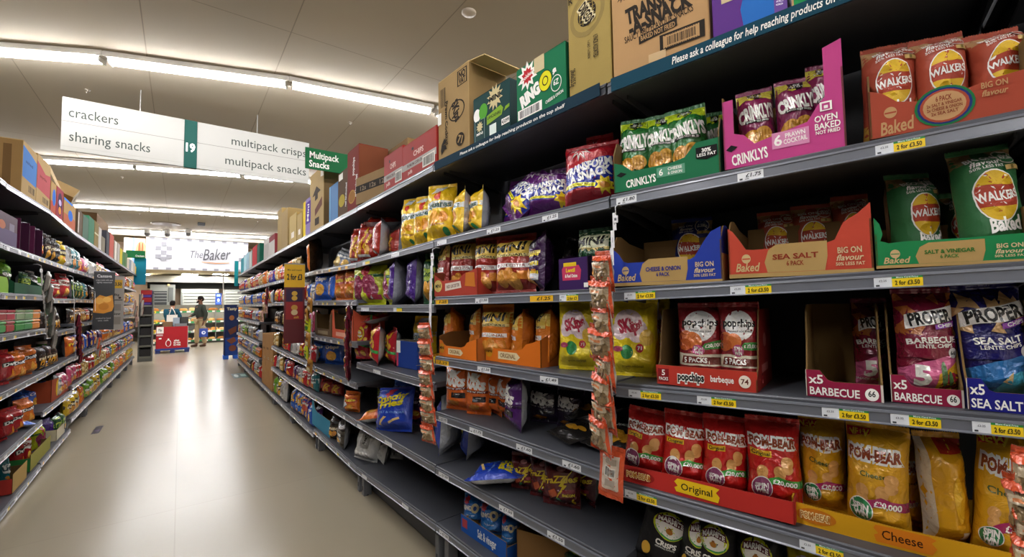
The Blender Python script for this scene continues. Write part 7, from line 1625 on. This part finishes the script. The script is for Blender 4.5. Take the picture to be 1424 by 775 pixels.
art(mb, [('rect', -.5, .0, .5, .35, '#1f3a7a'), ('txt', 'Tasty', 0, .92, .05, '#b5a98a', {'w': .8, 'b': .03}), ('ell', 0, .74, .2, .05, '#8c5a34'), ('poly', [(-.3, .5), (.4, .58), (.36, .46), (-.1, .4)], '#5c3424'), ('poly', [(-.4, .3), (.2, .36), (.4, .28), (0, .22)], '#6b4030'), ('ell', .1, .14, .3, .06, '#6b4030')], flat(-w / 2, w / 2, .1, H_, 0), w, H_ - .1, 0, .002, .001, 9)
mb.build('front_board', 'gloss_card', t)
for sx in (-1, 1): mb = MB(); mb.box((sx * w / 2 - .01, .03, .0), (sx * w / 2 + .01, .4, H_), '#16204a', 0, .002); mb.build('side_board', 'gloss_card', t)
mb = MB(); mb.box((-w / 2, .03, H_ - .02), (w / 2, .4, H_), '#121a3a'); mb.build('top_board', 'gloss_card', t)
for sx in (-1, 1): mb = MB(); mb.box((sx * w * .4 - .06, .0, 0), (sx * w * .4 + .06, .3, .1), '#2a5ab5', 0, .003); mb.build('foot', 'gloss_card', t)
# tall brown cartons standing on the bottom shelf of the right run
for k, (u0, u1) in enumerate(((364.5, 369.5), (369.5, 374.5), (374.5, 379))):
    B, x, d, w, h, zs = fit('RG', 'S7', u0, u1, 464, None, .02)
    carton('tall_carton', B.world(x, .02, zs + .001), B.rz, w * .98, .3, h, '#a3794a', 'tall narrow brown carton standing on the bottom right shelf, %s of three' % ('left', 'middle', 'right')[k], front=[('rect', -.5, .5, .5, .504, '#7a5834'), ('bars', .05, .52, .45, .56, '#c9b08a', K_, 12), ('rect', -.3, .7, .3, .74, '#7a5834')])


# ================================================================ the two shoppers
def skin_mesh(name, verts, edges, radii, material, parent, sub=2):
    me = bpy.data.meshes.new(name); me.from_pydata(verts, edges, []); o = bpy.data.objects.new(name, me); COL.objects.link(o)
    sm = o.modifiers.new('s', 'SKIN'); sm.use_smooth_shade = True
    if not me.skin_vertices: me.skin_vertices.new(name='')
    for i, r in enumerate(radii):
        sv = me.skin_vertices[0].data[i]; sv.radius = r if isinstance(r, tuple) else (r, r); sv.use_root = i == 0
    ss = o.modifiers.new('u', 'SUBSURF'); ss.levels = sub; ss.render_levels = sub
    bpy.context.view_layer.update()
    ev = o.evaluated_get(bpy.context.evaluated_depsgraph_get()); nm = bpy.data.meshes.new_from_object(ev)
    bpy.data.objects.remove(o); bpy.data.meshes.remove(me); nm.name = name
    nm.materials.clear(); nm.materials.append(material)
    for p in nm.polygons: p.use_smooth = True
    o = bpy.data.objects.new(name, nm); COL.objects.link(o)
    if parent: o.parent = parent
    return o


def person(loc, rz, s, tone, hair, top, legs, shoe, label, long_hair=False, bend=0., armL=None, armR=None, stride=.06, head_turn=0., parts=True):
    """figure 1.72 m tall facing -y in its own frame, scaled by s"""
    SK = mcol('skin_' + label[:6], tone, .5); HR = mcol('hair_' + label[:6], hair, .8, .3); TP = mcol('top_' + label[:6], top, .9, .15); LG = mcol('trousers_' + label[:6], legs, .9, .15); SH = mcol('shoe_' + label[:6], shoe, .6)
    hb = Vector((0, -bend, 0))
    chest = Vector((0, -.01, 1.27)) + hb * .6; neck = Vector((0, -.0, 1.45)) + hb; head = Vector((0, -.02, 1.6)) + hb * 1.35
    V, E, R = [], [], []
    def add(p, r, link=None):
        V.append(tuple(p)); R.append(r); i = len(V) - 1
        if link is not None: E.append((link, i))
        return i
    pel = add((0, 0, .95), (.15, .11)); wa = add((0, -.005, 1.1) , (.135, .10), pel); ch = add(chest, (.165, .115), wa); ne = add(neck, .055, ch); jaw = add(head + Vector((0, -.005, -.06)), (.062, .07), ne); hd = add(head + Vector((0, 0, .02)), (.076, .092), jaw); add(head + Vector((0, .01, .09)), (.05, .06), hd)
    arms = []
    for sx, tgt in ((-1, armR), (1, armL)):
        sh = add(chest + Vector((sx * .19, 0, .11)), .058, ch)
        el_, wr_ = tgt or (Vector((sx * .25, .03, 1.12)), Vector((sx * .25, -.06, .88)))
        el = add(el_ + hb * .4, .043, sh); wr = add(wr_ + hb * .4, .028, el); d = (Vector(wr_) - Vector(el_)).normalized()
        pa = add(Vector(V[wr]) + d * .07, (.04, .02), wr); arms.append((el, wr, d))
        side = d.cross(Vector((0, 0, 1))); side = side.normalized() if side.length > .1 else Vector((0, 1, 0))
        for k, (off, ln) in enumerate(((-.028, .06), (-.010, .072), (.010, .068), (.027, .052))):
            b = Vector(V[pa]) + side * off; f1 = add(b + d * ln * .55, .0095, pa); add(b + d * ln + Vector((0, -.012, 0)), .008, f1)
        th = add(Vector(V[wr]) + d * .03 + side * -.045, .011, wr); add(Vector(V[th]) + d * .035 + Vector((0, -.01, 0)), .009, th)
    feet = []
    for sx in (-1, 1):
        y = stride * sx
        hp = add((sx * .095, 0, .88), .09, pel); kn = add((sx * .105, -.02 + y * .5, .49), .062, hp); an = add((sx * .11, .03 + y, .085), .042, kn); add((sx * .12, -.12 + y, .035), (.042, .028), an); feet.append((hp, kn, an, y))
    t = skin_mesh('person', V, E, R, SK, None); t.location = loc; t.rotation_euler.z = rz; t.scale = (s, s, s); tag(t, label, 'person')
    # face: nose, ears, eyes, mouth
    mb = MB(); hx = head
    mb.tube([hx + Vector((0, -.095, .03)), hx + Vector((0, -.112, -.0)), hx + Vector((0, -.095, -.012))], [.008, .014, .012], tone, 8)
    for sx in (-1, 1): mb.tube([hx + Vector((sx * .078, .0, .03)), hx + Vector((sx * .086, .01, .0)), hx + Vector((sx * .076, .005, -.03))], [.012, .016, .008], tone, 8)
    mb.build('nose_and_ears', 'skin', t)
    mb = MB()
    for sx in (-1, 1): mb.tube([hx + Vector((sx * .03, -.088, .028)), hx + Vector((sx * .03, -.094, .028))], .009, '#1a1410', 8)
    mb.build('eyes', 'skin', t)
    mb = MB(); mb.tube([hx + Vector((-.025, -.086, -.05)), hx + Vector((0, -.094, -.05)), hx + Vector((.025, -.086, -.05))], .006, '#7a3a34', 8); mb.build('mouth', 'skin', t)
    # hair
    mb = MB()
    def HS(a, b2):
        th = 2 * PI * a; ph = PI * b2
        v = Vector((.084 * math.sin(ph) * math.cos(th), .104 * math.sin(ph) * math.sin(th), .112 * math.cos(ph)))
        if v.y < -.02 and v.z < .045: v *= .86
        if v.z < -.02 and v.y > -.02: v.z = max(v.z, -.075 if not long_hair else -.16)
        return hx + Vector((0, .012, .03)) + v * (1 + .03 * noise.noise(v * 40))
    mb.grid(HS, 24, 12, hair, 0, True); mb.build('hair', 'cloth', t)
    # top
    ex = lambda r, k: tuple(x + k for x in (r if isinstance(r, tuple) else (r, r)))
    tv = [V[pel], V[wa], V[ch], tuple(Vector(V[ne]) - Vector((0, 0, .035)))]; te = [(0, 1), (1, 2), (2, 3)]; tr = [ex((.15, .11), .03), ex((.135, .10), .04), ex((.165, .115), .05), (.10, .095)]
    for (el, wr, d), sx in zip(arms, (-1, 1)):
        b = len(tv); sh_i = [i for i, v in enumerate(V) if (Vector(v) - (chest + Vector((sx * .19, 0, .11)))).length < 1e-6][0]
        tv += [V[sh_i], V[el], tuple(Vector(V[wr]) - d * .02)]; tr += [(.078, .078), (.06, .06), (.045, .045)]; te += [(2, b), (b, b + 1), (b + 1, b + 2)]
    skin_mesh('top', tv, te, tr, TP, t)
    lv = [(0, 0, .97)]; lr = [(.158, .125)]; le = []
    for sx, (hp, kn, an, y) in zip((-1, 1), feet):
        b = len(lv); lv += [V[hp], V[kn], tuple(Vector(V[an]) + Vector((0, 0, .02)))]; lr += [(.105, .105), (.08, .08), (.066, .07)]; le += [(0, b), (b, b + 1), (b + 1, b + 2)]
    skin_mesh('trousers', lv, le, lr, LG, t)
    for sx, (hp, kn, an, y) in zip((-1, 1), feet):
        skin_mesh('shoe', [(sx * .11, .06 + y, .05), (sx * .115, -.03 + y, .05), (sx * .12, -.15 + y, .04)], [(0, 1), (1, 2)], [(.05, .05), (.052, .05), (.048, .036)], SH, t)
    return t


pm = on_z(278, 482.5, 0)
man_h = (P3(278, 412.5, pm.y).z) / 1.72
fy = .0
man = person((pm.x, pm.y, 0), math.radians(-68), man_h, '#6b4632', '#1c1614', '#33382f', '#b59f78', '#4a3220', 'man in a dark sweater and beige trousers standing at the bakery counter', armL=(Vector((.27, .05, 1.1)), Vector((.27, -.02, .86))), armR=(Vector((-.24, -.05, 1.12)), Vector((-.14, -.26, 1.05))), stride=.08)
mb = MB(); skin_tone = '#1c1614'
hx = Vector((0, -.02, 1.6)); mb.tube([hx + Vector((-.055, -.06, -.05)), hx + Vector((0, -.09, -.085)), hx + Vector((.055, -.06, -.05))], [.022, .028, .022], '#1c1614', 8); mb.build('beard', 'cloth', man)
# blue carrier bag hanging from his hand
hand = man.matrix_basis @ Vector((.27, -.04, .70))
mb = MB(); c = '#24429c'; w, h, d = .26, .3, .05
def SB(a, b2, s=1):
    return ((a - .5) * w * (1 - .06 * b2), s * d * math.sin(PI * a) * (1 - b2 * .8) * (.4 + .6 * math.sin(PI * min(1, b2 + .35))), -h * (1 - b2))
mb.grid(lambda a, b2: SB(a, b2, -1), 10, 8, c); mb.grid(lambda a, b2: SB(a, b2, 1), 10, 8, c, 0, True, True)
art(mb, [('ell', 0, .5, .24, .2, '#dfe6f2'), ('ell', .03, .5, .12, .1, '#3a5ab5')], lambda fx, fy_, e: Vector(SB(fx + .5, fy_, -1)) + Vector((0, -.004 - e, 0)), w, h, 0, .001, .0005, .05)
o = mb.build('carrier_bag', 'plastic', None, hand + Vector((0.02, 0, -.07)), math.radians(0)); tag(o, 'blue carrier bag with a white mark held by the man', 'bag')
ha = MB(); ha.tube([(-.07, 0, -.01), (-.06, 0, .05), (0, 0, .08), (.06, 0, .05), (.07, 0, -.01)], .006, '#e2e2e2', 8); ha.build('handle', 'plastic', o)

yw = YP + 1.25
pw = P3(236, 470, yw)
wh = (P3(237, 419.5, yw).z) / 1.70
woman = person((pw.x, yw, 0), math.radians(150), wh, '#a8765a', '#1a1412', '#174a5c', '#2a2c36', '#222222', 'woman in a teal top bending over behind the red promotion bin', long_hair=False, bend=.08, armL=(Vector((.24, -.12, 1.14)), Vector((.12, -.3, 1.05))), armR=(Vector((-.24, -.12, 1.14)), Vector((-.12, -.3, 1.0))))
mb = MB(); c = '#ded8cc'; w, h, d = .30, .34, .05
mb.grid(lambda a, b2: SB(a, b2, -1), 10, 8, c); mb.grid(lambda a, b2: SB(a, b2, 1), 10, 8, c, 0, True, True)
tb = P3(239.5, 438, yw - .22)
o = mb.build('tote_bag', 'cloth', None, tb, 0); tag(o, 'white cloth tote bag on the shoulder of the woman in teal', 'bag')
sp = P3(238.5, 427.5, yw - .1) - tb
ha = MB(); ha.tube([(-.09, 0, -.01), (-.05, -.0, sp.z * .5), (sp.x, .10, sp.z)], .012, c, 8); ha.tube([(.09, 0, -.01), (.05, 0, sp.z * .5), (sp.x, .10, sp.z)], .012, c, 8); ha.build('strap', 'cloth', o)
EXPOSURE = 1.8
# ================================================================ world + colour management
wd = bpy.data.worlds.new('world'); SC.world = wd; wd.use_nodes = True
wd.node_tree.nodes['Background'].inputs['Color'].default_value = (.02, .02, .02, 1)
SC.view_settings.view_transform = 'Standard'; SC.view_settings.look = 'None'; SC.view_settings.gamma = 1; SC.view_settings.use_curve_mapping = False
SC.view_settings.exposure = EXPOSURE
SC.cycles.use_denoising = True
SC.cycles.max_bounces = 8; SC.cycles.diffuse_bounces = 5; SC.cycles.glossy_bounces = 3; SC.cycles.transparent_max_bounces = 8
SC.cycles.sample_clamp_indirect = 8
